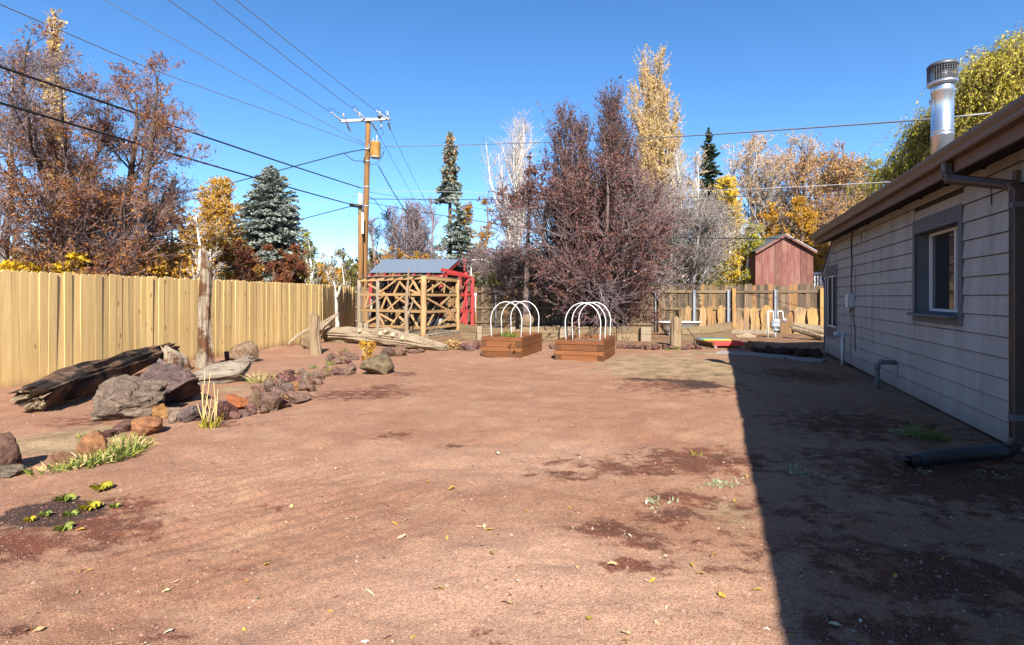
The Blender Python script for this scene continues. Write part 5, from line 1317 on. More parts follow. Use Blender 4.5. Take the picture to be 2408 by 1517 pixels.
def broadleaf(label, u, y, vtop, halfpx, bark, leaf=None, seed=0, stems=1, spread=.2, n1=14, n2=90, n3=900, n4=0, nl=0, lsize=.07, fork=.25, a1=.75, a2=.7, up=.10, env=None, twigbark=None,
              trunk_r=None, z0=.25, name='broadleaf_tree', group=None, asp=.62, droop=0., tw=.5, curl=.12, l1=1., l2=.5, l3=.26, cat='tree', clump=0.0, lean=(0, 0), base_z=0, rmin=None, spread_lean=0.):
    rng = np.random.default_rng(seed); H = ztop(vtop, y) - base_z; hw = halfpx / FPX * y
    loc = place(u, y); loc.z = base_z
    tr = trunk_r or (.028 * H / math.sqrt(stems) + .02)
    px = y / 531.0                          # one picture pixel at that distance
    rm = rmin or max(.0022, px * .20)
    if env is None: env = ([0, .15, .4, .7, .95, 1.0], [.75, 1, 1.0, .8, .4, .25])
    ez = np.array(env[0]) * H; ev = np.array(env[1])
    az = rng.random() * 6.28 + np.arange(stems) * 6.283 / stems + rng.normal(0, .3, stems)
    d0 = unit(np.stack([np.cos(az) * spread + lean[0], np.sin(az) * spread + lean[1], np.ones(stems)], -1))
    base = np.stack([np.cos(az) * tr * (stems > 1), np.sin(az) * tr * (stems > 1), np.full(stems, -.1)], -1)
    L0 = H * 1.06 * rng.uniform(.86, 1.0, stems) * (.95 if stems == 1 else 1.0)
    T = walk(rng, base, d0, L0, 12, .045, .06, (0, 0, 1)); RT = np.full((stems, 1), tr) * np.linspace(1, .12, 12)[None, :] * rng.uniform(.8, 1.1, (stems, 1))
    RT = np.maximum(RT, rm)
    A, RA = sprout(rng, T, RT, n1, z0, .97, a1, .18, hw * l1, .18, 9, .09, up, rk=.6, rend=.25, env=(ez, ev), rmin=rm)
    par = np.concatenate([A]); rpar = RA
    B, RB = sprout(rng, A, RA, n2, .12, 1., a2, .22, hw * l2, .25, 6, .12, up * .8, rk=.62, rend=.35, env=(ez, np.maximum(ev, .3)), rmin=rm)
    C, RC = sprout(rng, B, RB, n3, .05, 1., .65, .25, hw * l3, .3, 4, curl, up * .6, rk=.6, rend=.5, rmin=rm)
    def cap(Q):
        z = Q[:, :, 2]; z1 = H * .66; zn = np.where(z > z1, z1 + H * .34 * np.tanh((z - z1) / (H * .42)), z); q = np.clip((zn - z1) / (H * .34), 0, 1) ** 2; Q[:, :, :2] *= (1 - .55 * q)[..., None]; Q[:, :, 2] = zn
    for Q in (T, A, B, C): cap(Q)
    wood = [tubes(T, RT, 9), tubes(A, RA, 6)]; tw_ = [tubes(B, RB, 4), tubes(C, RC, 3)]
    last = C
    if n4:
        D, RD = sprout(rng, C, RC, n4, .1, 1., .7, .3, hw * l3 * .55, .3, 3, curl * 1.3, up * .4, rk=.7, rend=.6, rmin=rm); tw_.append(tubes(D, RD, 3)); last = D
    lg = None; rnd = None
    if nl:
        p, d, idx = leaf_pts(rng, last, nl, .1, lsize * .35)
        if clump > 0:
            nz = np.array([mnoise.noise(Vector(q) * (1.6 / hw)) for q in p[:, :]]) if clump > 0 else 0
            keep = nz + rng.random(nl) * .6 > clump; p, d, idx = p[keep], d[keep], idx[keep]
        lg = leaf_geo(rng, p, d, lsize, asp, droop=droop)
        tone = rng.random(len(last)) * .45; rnd = np.clip(tone[idx] + rng.random(len(p)) * .55, 0, 1)
    return finish(name, label, loc, wood, bark, lg, leaf, rnd, group, cat, twig_g=tw_, twig=twigbark)

def columnar(label, u, y, vtop, halfpx, bark, leaf, seed, nl=9000, lsize=.1, n1=90, n3=1400, cols=((0, 0, 1.0),), name='poplar_tree', twigbark=None, low=.12, group=None):
    """upright poplar: many steep limbs hugging one or more leaders"""
    rng = np.random.default_rng(seed); H = ztop(vtop, y); hw = halfpx / FPX * y; rm = max(.003, y / 531 * .2)
    base = np.array([[c[0] * hw * .4, rng.uniform(-.3, .3) * hw, -.1] for c in cols]); L0 = np.array([H * c[2] * 1.0 for c in cols])
    d0 = unit(np.array([[c[0] * hw * .45 / H, 0, 1] for c in cols]))
    T = walk(rng, base, d0, L0, 14, .012, .06, (0, 0, 1)); RT = np.maximum(np.linspace(.02 * H, .01, 14)[None, :] * np.ones((len(cols), 1)) / math.sqrt(len(cols)), rm)
    env = (np.array([0, .12, .35, .7, .93, 1.02]) * H, np.array([.5, .9, 1.0, .9, .5, .2]))
    A, RA = sprout(rng, T, RT, n1, low, .97, .34, .10, hw * 2.0, .25, 7, .05, .13, rk=.4, rend=.3, env=env, rmin=rm)
    C, RC = sprout(rng, np.concatenate([A]), RA, n3, .05, 1, .5, .2, hw * .62, .3, 4, .10, .15, rk=.6, rend=.5, rmin=rm)
    lg = rnd = None
    if nl:
        p, d, idx = leaf_pts(rng, C, nl, .05, lsize * .4); lg = leaf_geo(rng, p, d, lsize, .8)
        tone = rng.random(len(C)) * .5; rnd = np.clip(tone[idx] + rng.random(len(p)) * .5, 0, 1)
    return finish(name, label, place(u, y), [tubes(T, RT, 8), tubes(A, RA, 5)], bark, lg, leaf, rnd, group, twig_g=[tubes(C, RC, 3)], twig=twigbark)

def conifer(label, u, y, vtop, halfpx, vbase, leaf, seed, whorls=40, per=8, tuft=110, tl=.16, bulge=1.0, ragged=.15, name='spruce_tree', cones=0, env=None, droop=.12):
    rng = np.random.default_rng(seed); H = ztop(vtop, y); hw = halfpx / FPX * y; rm = .006
    T = walk(rng, np.array([[0, 0, -.1]]), np.array([[0, 0, 1.]]), np.array([H]), 12, .008, .05, (0, 0, 1)); RT = np.linspace(.018 * H + .03, .012, 12)[None]
    zb = max(.25, ztop(vbase, y)) if vbase else .3
    n = whorls * per; t = rng.random(n) ** 1.05
    z = zb + (H * .985 - zb) * t; rel = 1 - t
    rad = hw * np.interp(t, [0, .1, .3, .6, .85, 1.], [.95, 1.0, .86, .55, .26, .05]) if env is None else hw * np.interp(t, env[0], env[1])
    rad = rad * np.exp(rng.normal(0, ragged, n)); az = rng.random(n) * 6.283
    d = np.stack([np.cos(az), np.sin(az), np.interp(t, [0, .6, 1], [-.12, .12, .75])], -1)
    base = np.stack([np.interp(z, T[0, :, 2], T[0, :, 0]), np.interp(z, T[0, :, 2], T[0, :, 1]), z], -1)
    A = walk(rng, base, d, np.maximum(rad, .08), 6, .05, -droop * .5, (0, 0, 1)); A[:, 4:, 2] += (rad * .05)[:, None]
    RA = np.maximum(rad * .02, rm)[:, None] * np.linspace(1, .3, 6)[None]
    p_n = np.maximum((tuft * (rad / hw) ** 1.2), 10).astype(int); idx = np.repeat(np.arange(n), p_n); m = len(idx)
    f = (rng.random(m) ** .8) * 5; i = np.minimum(f.astype(int), 4); fr = (f - i)[:, None]
    p = A[idx, i] * (1 - fr) + A[idx, i + 1] * fr; dd = unit(A[idx, i + 1] - A[idx, i])
    side = unit(np.cross(dd, np.array([0, 0, 1.]))) * np.where(rng.random(m) < .5, -1, 1)[:, None]
    ln = np.minimum(.32 * rad[idx] * (1.05 - f / 6.5), .55) * rng.uniform(.2, 1.2, m)
    p = p + (side * .85 + dd * .5) * ln[:, None] + np.stack([np.zeros(m), np.zeros(m), rng.normal(0, .03, m) - ln * .18], -1)
    ax = unit(side * .6 + dd * .8 + rng.normal(size=p.shape) * .35 + np.array([0, 0, .1])); w = perp(rng, ax)
    s = tl * np.exp(rng.normal(0, .25, m))[:, None]
    V = np.stack([p - ax * s * .5, p + w * s * .19, p + ax * s * .5, p - w * s * .19], 1).reshape(-1, 3); F = np.arange(4 * m).reshape(m, 4)
    tone = rng.random(n) * .5; rnd = np.clip(tone[idx] * .8 + rng.random(m) * .35 + .25 * (f / 5), 0, 1)
    ex = []
    if cones:
        c = rng.choice(n, cones, p=(t ** 2.2) / (t ** 2.2).sum()); q = A[c, 3 + rng.integers(0, 3, cones)] - np.array([0, 0, .1]); g = leaf_geo(rng, q, np.tile([0, 0, -1.], (cones, 1)), .22, .5, spread=.4); g2 = leaf_geo(rng, q, np.tile([0, 0, -1.], (cones, 1)), .22, .5, spread=.4)
        ex.append(('cones', cat_geo([g, g2]), LM['cone'], np.tile(rng.random(cones), 2)))
    return finish(name, label, place(u, y), [tubes(T, RT, 8)], 'brown', (V, F), leaf, rnd, extra=ex, twig_g=[tubes(A, RA, 3)], twig='brown')

# --- left side, beyond the golden fence
broadleaf('big bare-limbed tree with curled rust-brown leaves behind the left fence', 262, 13.6, 88, 215, 'dark', 'rust', 1, stems=4, spread=.32, n1=56, n2=520, n3=3800, n4=8000, nl=105000, clump=.18, lsize=.056, up=.10, z0=.12, asp=.34, curl=.20, l1=.86, l2=.42, l3=.22,
          env=([0, .25, .45, .7, .9, 1], [.9, 1.05, 1.0, .85, .6, .4]), twigbark='purple', trunk_r=.15)
broadleaf('sparse grey tree with a leaning trunk at the far left edge', 40, 12.4, 30, 150, 'grey', 'rust', 2, stems=3, spread=.30, n1=34, n2=260, n3=1900, n4=3200, nl=13000, lsize=.045, z0=.2, asp=.34, curl=.18, l1=.9, l2=.45, l3=.24, twigbark='purple', trunk_r=.14)
columnar('slim poplar with a golden tip rising behind the rust-leaved tree', 152, 26, 28, 34, 'pale', 'paleg', 3, nl=9000, lsize=.12, n1=80, n3=1200)
for i, (u, y, v, hp_, lf, sd) in enumerate(((20, 12.6, 585, 75, 'gold', 4), (105, 12.2, 575, 70, 'yellow', 5), (185, 12.6, 572, 70, 'yellow', 6), (262, 12.9, 578, 66, 'gold', 7), (335, 13.6, 566, 60, 'orange', 8), (400, 14.4, 555, 58, 'orange', 9))):
    broadleaf('low %s-leaved shrub showing over the left fence, %s' % (('golden', 'bright yellow', 'yellow', 'gold', 'orange', 'orange')[i], ('at the left edge of the photo', 'left of the dark tree trunk', 'just left of the rust tree trunk', 'under the rust-leaved tree', 'right of the rust tree', 'beside the white-trunked aspen')[i]),
              u, y, v, hp_, 'brown', lf, sd, stems=6, spread=.45, n1=26, n2=150, n3=700, nl=4200, lsize=.085, z0=.25, name='shrub', group='shrubs behind the left fence', cat='shrub', l1=.7, l2=.45, l3=.3)
broadleaf('bronze-leaved tree standing between the rust tree and the aspen', 385, 18, 470, 75, 'brown', 'orange', 10, stems=3, spread=.25, n1=30, n2=200, n3=1200, nl=5200, lsize=.09, z0=.2, name='broadleaf_tree')
broadleaf('white-trunked aspen, mostly bare, left of the golden aspens', 437, 13.1, 432, 48, 'white', 'gold', 11, n1=26, n2=110, n3=420, nl=420, lsize=.07, trunk_r=.085, z0=.25, name='aspen_tree', twigbark='pale', a1=.8)
broadleaf('thin white-limbed aspen rising right above the dead trunk', 480, 13.4, 520, 60, 'white', 'gold', 12, n1=20, n2=80, n3=300, nl=160, lsize=.06, trunk_r=.07, z0=.2, name='aspen_tree', twigbark='pale', a1=.9)
broadleaf('golden-orange aspen with a full crown left of the blue spruce', 500, 20, 378, 84, 'white', 'gold', 13, n1=70, n2=520, n3=3000, nl=34000, lsize=.068, trunk_r=.10, z0=.10, name='aspen_tree', up=.12, a1=.75, env=([0, .2, .5, .8, 1], [.6, 1, 1, .7, .2]))
broadleaf('golden rounded tree touching the blue spruce', 545, 20.6, 415, 66, 'white', 'gold', 14, n1=70, n2=520, n3=3000, nl=28000, lsize=.068, trunk_r=.10, z0=.08, name='aspen_tree', up=.12, a1=.75)
conifer('broad blue spruce behind the left fence', 637, 30, 386, 84, 640, 'spruce', 15, whorls=54, per=9, tuft=190, tl=.18, ragged=.12, env=([0, .12, .35, .6, .85, 1.], [1.0, 1.0, .93, .72, .36, .04]))
broadleaf('dark red round bush in front of the blue spruce', 618, 20, 545, 66, 'brown', 'redbush', 16, stems=6, spread=.45, n1=40, n2=300, n3=1500, nl=18000, lsize=.065, z0=.12, name='bush', cat='bush', l1=.75, l2=.45, l3=.3)
broadleaf('olive and orange bush at the right of the dark red one', 672, 21, 580, 40, 'brown', 'orange', 17, stems=5, spread=.45, n1=26, n2=150, n3=700, nl=4200, lsize=.085, z0=.12, name='bush', cat='bush')
columnar('slender yellow-green poplar right of the blue spruce', 716, 30, 548, 16, 'brown', 'ygreen', 18, nl=2600, lsize=.12, n1=40, n3=500)
broadleaf('pale bare tree with white limbs left of the utility pole', 748, 28, 528, 44, 'white', 'green', 19, n1=30, n2=150, n3=800, nl=1300, lsize=.09, z0=.15, up=.2, twigbark='pale', a1=.6, name='bare_tree')
broadleaf('wispy pale bare tree close to the utility pole', 800, 30, 560, 34, 'pale', 'olive', 20, stems=3, n1=26, n2=130, n3=700, nl=1100, lsize=.09, z0=.15, up=.2, twigbark='pale', a1=.6, name='bare_tree')
broadleaf('low olive tree behind the utility pole', 845, 33, 560, 42, 'brown', 'olive', 21, stems=3, n1=30, n2=170, n3=900, nl=6000, lsize=.11, z0=.12)
broadleaf('low yellow-green tree peeking right of the utility pole', 880, 36, 570, 26, 'brown', 'ygreen', 22, stems=3, n1=24, n2=130, n3=600, nl=3600, lsize=.11, z0=.12)
# --- behind the pen and the back fence
broadleaf('bare dark-twigged tree just right of the utility pole', 905, 31, 470, 52, 'purple', None, 23, stems=2, spread=.15, n1=36, n2=220, n3=1100, n4=1600, z0=.2, up=.22, a1=.55, name='bare_tree', rmin=.009)
broadleaf('bare purple-twigged tree with upright shoots above the coop', 985, 30, 440, 90, 'purple', None, 24, stems=6, spread=.2, n1=80, n2=560, n3=2600, n4=2400, z0=.12, up=.24, a1=.5, name='bare_tree', rmin=.013)
broadleaf('orange-leaved bush above the left part of the coop roof', 952, 27, 560, 38, 'brown', 'orange', 25, stems=4, spread=.35, n1=26, n2=160, n3=700, nl=2800, lsize=.10, z0=.15, name='bush', cat='bush')
broadleaf('rusty thin shrub just behind the coop roof ridge', 900, 27, 585, 34, 'purple', 'rust', 47, stems=4, spread=.35, n1=24, n2=140, n3=600, nl=1700, lsize=.09, z0=.15, name='shrub', cat='shrub')
conifer('narrow blue-white spruce with tan cones in its top', 1058, 34, 308, 19, 470, 'spruce', 26, whorls=40, per=6, tuft=80, tl=.26, ragged=.35, cones=420, env=([0, .2, .5, .8, 1.], [1.05, .9, .72, .5, .06]))
conifer('ragged lower blue spruce spreading beside the narrow coned one', 1082, 33, 478, 56, 640, 'spruce', 27, whorls=26, per=7, tuft=80, tl=.24, ragged=.3)
broadleaf('orange tree half hidden behind the bare white aspen', 1112, 38, 425, 44, 'brown', 'orange', 28, stems=2, n1=36, n2=240, n3=1200, nl=6500, lsize=.12, z0=.15)
broadleaf('tall bare white-limbed aspen left of the purple plum', 1184, 30, 205, 84, 'white', None, 29, n1=64, n2=430, n3=1500, n4=1100, curl=.05, l2=.8, l3=.42, a2=.42, trunk_r=.19, z0=.14, up=.26, a1=.42, twigbark='pale', name='bare_aspen', l1=2.0, rmin=.0075, env=([0, .2, .5, .8, 1.], [.7, 1.0, 1.0, .7, .3]))
broadleaf('big purple-leaved plum tree hanging over the back fence', 1402, 19.6, 345, 240, 'plumbark', 'plum', 30, stems=10, spread=.48, n1=140, n2=1200, n3=6200, n4=0, nl=125000, clump=.22, lsize=.064, z0=.05, up=.07, a1=.8, l1=.60, l2=.32, l3=.19, trunk_r=.13, name='plum_tree',
          env=([0, .12, .3, .55, .8, 1.], [.9, 1.25, 1.25, 1.0, .6, .3]), twigbark='purple')
broadleaf('low purple plum growth hanging before the back fence between the raised beds', 1425, 19.0, 600, 105, 'plumbark', 'plum', 36, stems=6, spread=.5, n1=40, n2=300, n3=1500, nl=16000, lsize=.06, z0=.22, up=-.02, a1=.9, l1=.8, l2=.45, l3=.28, trunk_r=.05, name='plum_tree')
for i, (u, v, y) in enumerate(((1236, 352, 20.3), (1330, 278, 20.0), (1385, 300, 20.4), (1437, 244, 20.1), (1462, 300, 20.5))):
    columnar('upright purple plum shoot, %s' % ('thin lone spike left of the plum crown', 'left one of the tall tips', 'short one between the tall tips', 'tallest tip of the plum crown', 'right shoulder of the plum crown')[i], u, y, v, (14, 70, 62, 78, 72)[i], 'plumbark', 'plum', 31 + i, nl=(1100, 7500, 6500, 9000, 6500)[i], lsize=.058, n1=(16, 64, 60, 72, 64)[i], n3=(160, 1300, 1100, 1500, 1200)[i], name='plum_tree', low=.3, group='upright plum shoots')
broadleaf('twiggy purple-grey shrub at the left of the plum over the fence', 1228, 23.7, 545, 95, 'plumbark', 'plum', 37, stems=7, spread=.5, n1=46, n2=380, n3=2200, n4=2400, nl=5200, lsize=.05, z0=.32, name='plum_tree', l1=.75, twigbark='purple')
broadleaf('grey bare arching tree right of the plum, above the steel posts', 1598, 22.9, 440, 130, 'grey', 'plum', 38, stems=7, spread=.45, n1=90, n2=760, n3=4200, n4=4200, nl=5200, lsize=.06, z0=.30, up=.04, l1=.75, l2=.42, l3=.24, name='bare_tree', twigbark='grey', trunk_r=.10)
columnar('tall golden columnar poplar standing against the sky', 1537, 40, 108, 52, 'pale', 'paleg', 39, nl=100000, lsize=.09, n1=260, n3=4200, cols=((-.3, 0, 1.0), (.35, 0, .95), (-.9, 0, .88), (1.05, 0, .86), (0, 0, .9), (1.4, 0, .76)), low=.14)
broadleaf('bare white tree just right of the golden poplar', 1612, 36, 300, 62, 'white', None, 40, stems=2, spread=.08, n1=44, n2=240, n3=1000, n4=700, z0=.12, up=.22, a1=.5, curl=.05, l1=1.5, l2=.7, l3=.34, a2=.42, twigbark='pale', name='bare_aspen', rmin=.012, trunk_r=.11)
broadleaf('bare pinkish-white tree in front of the dark spruce', 1648, 35, 305, 62, 'white', 'tan', 41, stems=3, spread=.1, n1=44, n2=240, n3=1000, n4=600, nl=1800, lsize=.1, z0=.12, up=.22, a1=.5, curl=.05, l1=1.7, l2=.8, l3=.4, a2=.42, twigbark='pale', name='bare_aspen', rmin=.012, trunk_r=.10)
conifer('dark green spruce between the poplar and the tan trees', 1665, 38, 296, 42, 600, 'dspruce', 42, whorls=40, per=8, tuft=90, tl=.28, ragged=.2)
broadleaf('bright yellow aspen with a white trunk left of the red shed', 1715, 28, 360, 62, 'white', 'yellow', 43, n1=60, n2=360, n3=1700, nl=19000, lsize=.085, trunk_r=.12, z0=.14, up=.24, a1=.55, name='aspen_tree')
broadleaf('short yellow tree tucked against the red shed', 1757, 27.5, 500, 46, 'white', 'ygreen', 44, stems=2, n1=44, n2=260, n3=1200, nl=9000, lsize=.11, z0=.1, name='aspen_tree')
broadleaf('tall tan ash tree with thin leaves above the red shed', 1812, 35, 286, 92, 'grey', 'tan', 45, stems=3, spread=.16, n1=60, n2=420, n3=2200, n4=1500, nl=20000, lsize=.080, z0=.12, up=.18, a1=.55, l1=1.5, l2=.7, l3=.35, a2=.5, name='ash_tree', twigbark='pale', rmin=.013)
broadleaf('orange-tan ash tree right of the tall one', 1925, 33, 296, 95, 'brown', 'tan', 46, stems=3, spread=.2, n1=60, n2=420, n3=2200, nl=32000, lsize=.085, z0=.10, up=.16, a1=.6, l1=1.4, l2=.65, l3=.33, a2=.55, name='ash_tree', twigbark='purple', rmin=.012)
broadleaf('amber ash tree low behind the red shed roof', 1868, 31, 430, 60, 'brown', 'gold', 48, stems=3, spread=.2, n1=40, n2=280, n3=1400, nl=22000, lsize=.085, z0=.10, up=.12, a1=.7, l1=1.2, name='ash_tree')
broadleaf('green-yellow tree near the end of the house roof', 2045, 36, 345, 120, 'brown', 'ygreen', 49, stems=4, spread=.3, n1=80, n2=560, n3=2800, nl=36000, lsize=.10, z0=.14, up=.12)
conifer('dark evergreen just behind the red shed', 1900, 33, 500, 62, 640, 'dspruce', 50, whorls=26, per=8, tuft=100, tl=.25, ragged=.2)
# --- willow above the roof
def willow(label, u, y, seed, blobs, nst, nl, group=None):
    """weeping crown: limbs reach clump centres inside the crown, strands hang from each clump"""
    rng = np.random.default_rng(seed); loc = place(u, y); cen = []; 
    for (bu, bv, ru, rv, k) in blobs:
        q = rng.normal(size=(k, 3)); q = unit(q) * (rng.random((k, 1)) ** .45); c = P(bu, bv, y) - loc
        cen.append(np.array([c.x, c.y, c.z]) + q * np.array([ru / FPX * y, ru / FPX * y, rv / FPX * y]))
    cen = np.concatenate(cen); K = len(cen); H = cen[:, 2].max()
    T = walk(rng, np.array([[0, 0, -.1]] * 3), unit(np.array([[.15, 0, 1.], [-.18, .1, 1.], [0, -.15, 1.]])), np.full(3, H * .6), 10, .04, .05, (0, 0, 1)); RT = np.linspace(.3, .10, 10)[None] * np.ones((3, 1))
    st = T[rng.integers(0, 3, K), rng.integers(5, 10, K)]; t = np.linspace(0, 1, 9)[None, :, None]
    A = st[:, None] * (1 - t) + cen[:, None] * t; A[:, :, 2] += (np.sin(t[..., 0] * np.pi) * .12 * np.linalg.norm(cen - st, axis=1)[:, None]); RA = np.linspace(.06, .015, 9)[None] * np.ones((K, 1))
    idx = rng.integers(0, K, nst); base = cen[idx] + rng.normal(size=(nst, 3)) * .28
    az = rng.random(nst) * 6.283; d = unit(np.stack([np.cos(az), np.sin(az), rng.uniform(0, .9, nst)], -1))
    S = walk(rng, base, d, rng.uniform(.5, 1.7, nst), 8, .09, -.40, (0, 0, 1)); RS = np.full((nst, 8), .006)
    p, dd, ii = leaf_pts(rng, S, nl, .02, .05); lg = leaf_geo(rng, p, dd, .12, .34, droop=.5, spread=.6)
    tone = rng.random(K) * .45; rnd = np.clip(tone[idx][ii] + rng.random(len(p)) * .55, 0, 1)
    finish('willow_tree', label, loc, [tubes(T, RT, 8), tubes(A, RA, 5)], 'brown', lg, 'willow', rnd, twig_g=[tubes(S, RS, 3)], twig='brown')
willow('large yellow-green weeping willow beyond the house roof', 2400, 21, 60, ((2390, 190, 120, 95, 110), (2440, 280, 190, 150, 120), (2330, 300, 80, 90, 60)), 7000, 110000)
willow('smaller yellow-green willow at the left of the large willow', 2205, 24, 61, ((2215, 310, 60, 50, 40), (2180, 380, 80, 50, 50), (2260, 400, 90, 70, 50)), 3200, 44000)

# --- low far greenery that closes the view beyond the fences
def mass(name, label, leaf, xs, ys, tops, n, size, seed, group=None):
    rng = np.random.default_rng(seed); x0, x1 = xs
    x = rng.uniform(x0, x1, n); t = (x - x0) / (x1 - x0)
    top = np.interp(t, np.linspace(0, 1, len(tops)), tops) * (1 + .5 * vnoise(x, x * 0, .9, seed) + .4 * vnoise(x, x * 0, .35, seed + 1))
    y = rng.uniform(ys[0], ys[1], n); z = top * rng.random(n) ** .75
    p = np.stack([x, y, z], -1); g = leaf_geo(rng, p, np.tile([0, 0, 1.], (n, 1)), size, .7)
    rnd = np.clip(.5 + .8 * vnoise(x, z, 1.1, seed + 2) + rng.normal(0, .15, n), 0, 1)
    o = link(name, fast_mesh(name, g[0], g[1], LM[leaf], rnd=rnd)); tag(o, label, 'undergrowth', group, 'stuff'); return o
mass('treeline', 'distant olive treeline beyond the left fence', 'olive', (-46, -10), (44, 54), (4.6, 5.2, 4.5, 5.6, 4.8, 4.2, 3.6), 26000, .38, 70)
mass('treeline', 'distant orange-brown treeline behind the left fence shrubs', 'orange', (-36, -12), (33, 40), (4.2, 3.6, 4.4, 3.4, 3.0), 15000, .30, 71)
mass('treeline', 'distant olive treeline beyond the back fence', 'olive', (-10, 40), (48, 58), (4.4, 5.5, 6.2, 6.5, 6.0, 5.0), 26000, .42, 72)
mass('undergrowth', 'dark green undergrowth just beyond the back fence', 'olive', (-4, 10.5), (24.5, 28.5), (2.9, 3.1, 3.3, 3.4, 3.2, 2.8), 30000, .11, 73)
mass('undergrowth', 'golden-brown undergrowth behind the left fence', 'orange', (-16, -8.4), (12.4, 17), (2.7, 2.9, 2.6, 2.7, 2.3), 15000, .075, 74)
# ------------------------------------------------------------------ buildings beyond the back fence
sy = 26.0
SL, SR, PK = P(1776, 590, sy), P(1912, 588, sy), P(1842, 554, sy)
shed = thing('shed', 'tall narrow red-painted board shed with peaked roof behind the back fence', 'shed', ((SL.x + SR.x) / 2, sy, 0))
sl_ = lambda p: Vector((p[0] - (SL.x + SR.x) / 2, p[1] - sy, p[2]))
W = SR.x - SL.x; n = 9
MB().box((0, 2.0, SL.z / 2 - .05), (W - .08, 3.9, SL.z - .1)).obj('body', M['shed_red'], shed)
def gable_z(x): return SL.z + (PK.z - SL.z) * (1 - abs(x - (PK.x - (SL.x + SR.x) / 2)) / (W / 2))
for i in range(n):
    x0 = -W / 2 + W * i / n; x1 = x0 + W / n; xm = PK.x - (SL.x + SR.x) / 2
    poly = [(x0 + .006, 0), (x1 - .006, 0), (x1 - .006, max(SL.z, gable_z(x1)))] + ([(xm, PK.z)] if x0 < xm < x1 else []) + [(x0 + .006, max(SL.z, gable_z(x0)))]
    dy = random.Random(i).uniform(-.008, .008)
    mb = MB(); mb.prism([(a, 0, b) for a, b in poly], (0, .02 + dy, 0), (0, -.02 + dy, 0)); mb.obj('wall_board', M['shed_red'], shed)
for sgn in (-1, 1):
    a = Vector((PK.x - (SL.x + SR.x) / 2, 0, PK.z + .04)); e = Vector((sgn * (W / 2 + .08), 0, SL.z - .06))
    d = (e - a)
    mb = MB(); mb.prism([tuple(a), tuple(e), tuple(e + Vector((0, 0, .05))), tuple(a + Vector((0, 0, .05)))], (0, -.22, 0), (0, 4.1, 0)); mb.obj('roof', M['shingle'] if sgn < 0 else M['galv'], shed)
    MB().beam(a + Vector((0, -.205, -.05)), e + Vector((0, -.205, -.05)), .03, .10, up=(0, 0, 1)).obj('rake_trim', M['shed_red'], shed)
MB().box((W / 2 + .03, .2, 1.9), (.05, .10, 2.6)).obj('white_trim', M['white'], shed)
hy = 31.0
a = P(1900, 640, hy); b = P(1975, 640, hy)
nh = thing('neighbour_house', 'neighbouring house with grey shingled roof glimpsed right of the red shed', 'house', (a.x, hy, 0))
LN = 7.0
zr, ze = ztop(586, hy + 2), ztop(640, hy)
MB().box((LN / 2, 2.6, ze / 2), (LN, 4.6, ze - .02)).obj('wall', M['white'], nh)
for k in range(9):                       # shingle courses as lapped strips
    y0 = -.35 + k * .31; z0 = ze - .1 + (zr - ze) * k / 8.2
    MB().box((LN / 2, y0 + .17, z0 + .06), (LN + .5, .36, .022), rotm(rx=math.atan2(zr - ze, 2.6))).obj('shingle_course', M['shingle'], nh)
MB().box((LN / 2, -.40, ze - .10), (LN + .5, .04, .14)).obj('fascia', M['white'], nh)
mb = MB(); mb.prism([(0, -.3, ze - .12), (0, 2.3, zr - .02), (0, 4.9, ze - .12)], (.02, 0, 0), (LN - .02, 0, 0)); mb.obj('roof', M['shingle'], nh)
rail = thing('rail_fence', 'row of pale slats below the grey shingled roof', 'fence', P(1900, 690, 28.5) * 1)
ry = rail.location.copy(); rail.location = (ry.x, ry.y, 0)
for k in range(16):
    MB().box((.04 + k * .16, 0, 2.2), (.075, .025, .75)).obj('slat', M['white'] if k % 1 == 0 else M['pen_grey'], rail)
MB().box((1.3, .03, 2.52), (2.7, .05, .08)).obj('top_rail', M['dark_board'], rail); MB().box((1.3, .03, 1.1), (2.7, .05, 2.1)).obj('lower_panel', M['dark_board'], rail)
M['lattice'] = plain('green_lattice', (.14, .20, .17), .7, .3)
def lattice(label, u0, u1, y, v0, h, posts, mat='lattice'):
    a, b = P(u0, v0, y), P(u1, v0, y); L = (b - a).length
    t = thing('lattice_fence', label, 'fence', (a.x, y, 0)); z1 = a.z; z0 = z1 - h; mb = MB(); s = .20; n = int((L + h) / s)
    for sg in (1, -1):
        for k in range(n + 1):
            xa = k * s - h; pts = []
            x_lo, x_hi = max(0, xa), min(L, xa + h)
            if x_hi - x_lo < .05: continue
            zz_ = lambda x: (z0 + (x - xa)) if sg > 0 else (z1 - (x - xa))
            mb.beam((x_lo, .01 * sg, zz_(x_lo)), (x_hi, .01 * sg, zz_(x_hi)), .035, .010, up=(0, 1, 0))
    o = mb.obj('lattice', M[mat], t); o['kind'] = 'stuff'
    for x in (np.linspace(0, L, posts)): MB().box((x, -.03, z1 / 2 + .05), (.10, .10, z1 + .1)).obj('post', M['fence_rail'], t)
    MB().box((L / 2, -.02, z1 + .02), (L, .05, .07)).obj('top_rail', M['fence_rail'], t)
lattice('green lattice fence with brown posts beyond the steel posts of the back fence', 1640, 1762, 29, 652, 1.3, 4)
lattice('green lattice fence glimpsed through the purple plum', 1530, 1640, 29.3, 655, 1.2, 3)
lattice('green lattice panel behind the right end of the coop', 1102, 1150, 26, 642, 1.4, 2)
y = 25.5
o = MB().tube([P(1106, 622, y), P(1110, 611, y), P(1138, 611, y), P(1166, 627, y)], .03, 6).obj('pipe_frame', M['white']); tag(o, 'bent white pipe frame behind the coop roof end', 'frame')
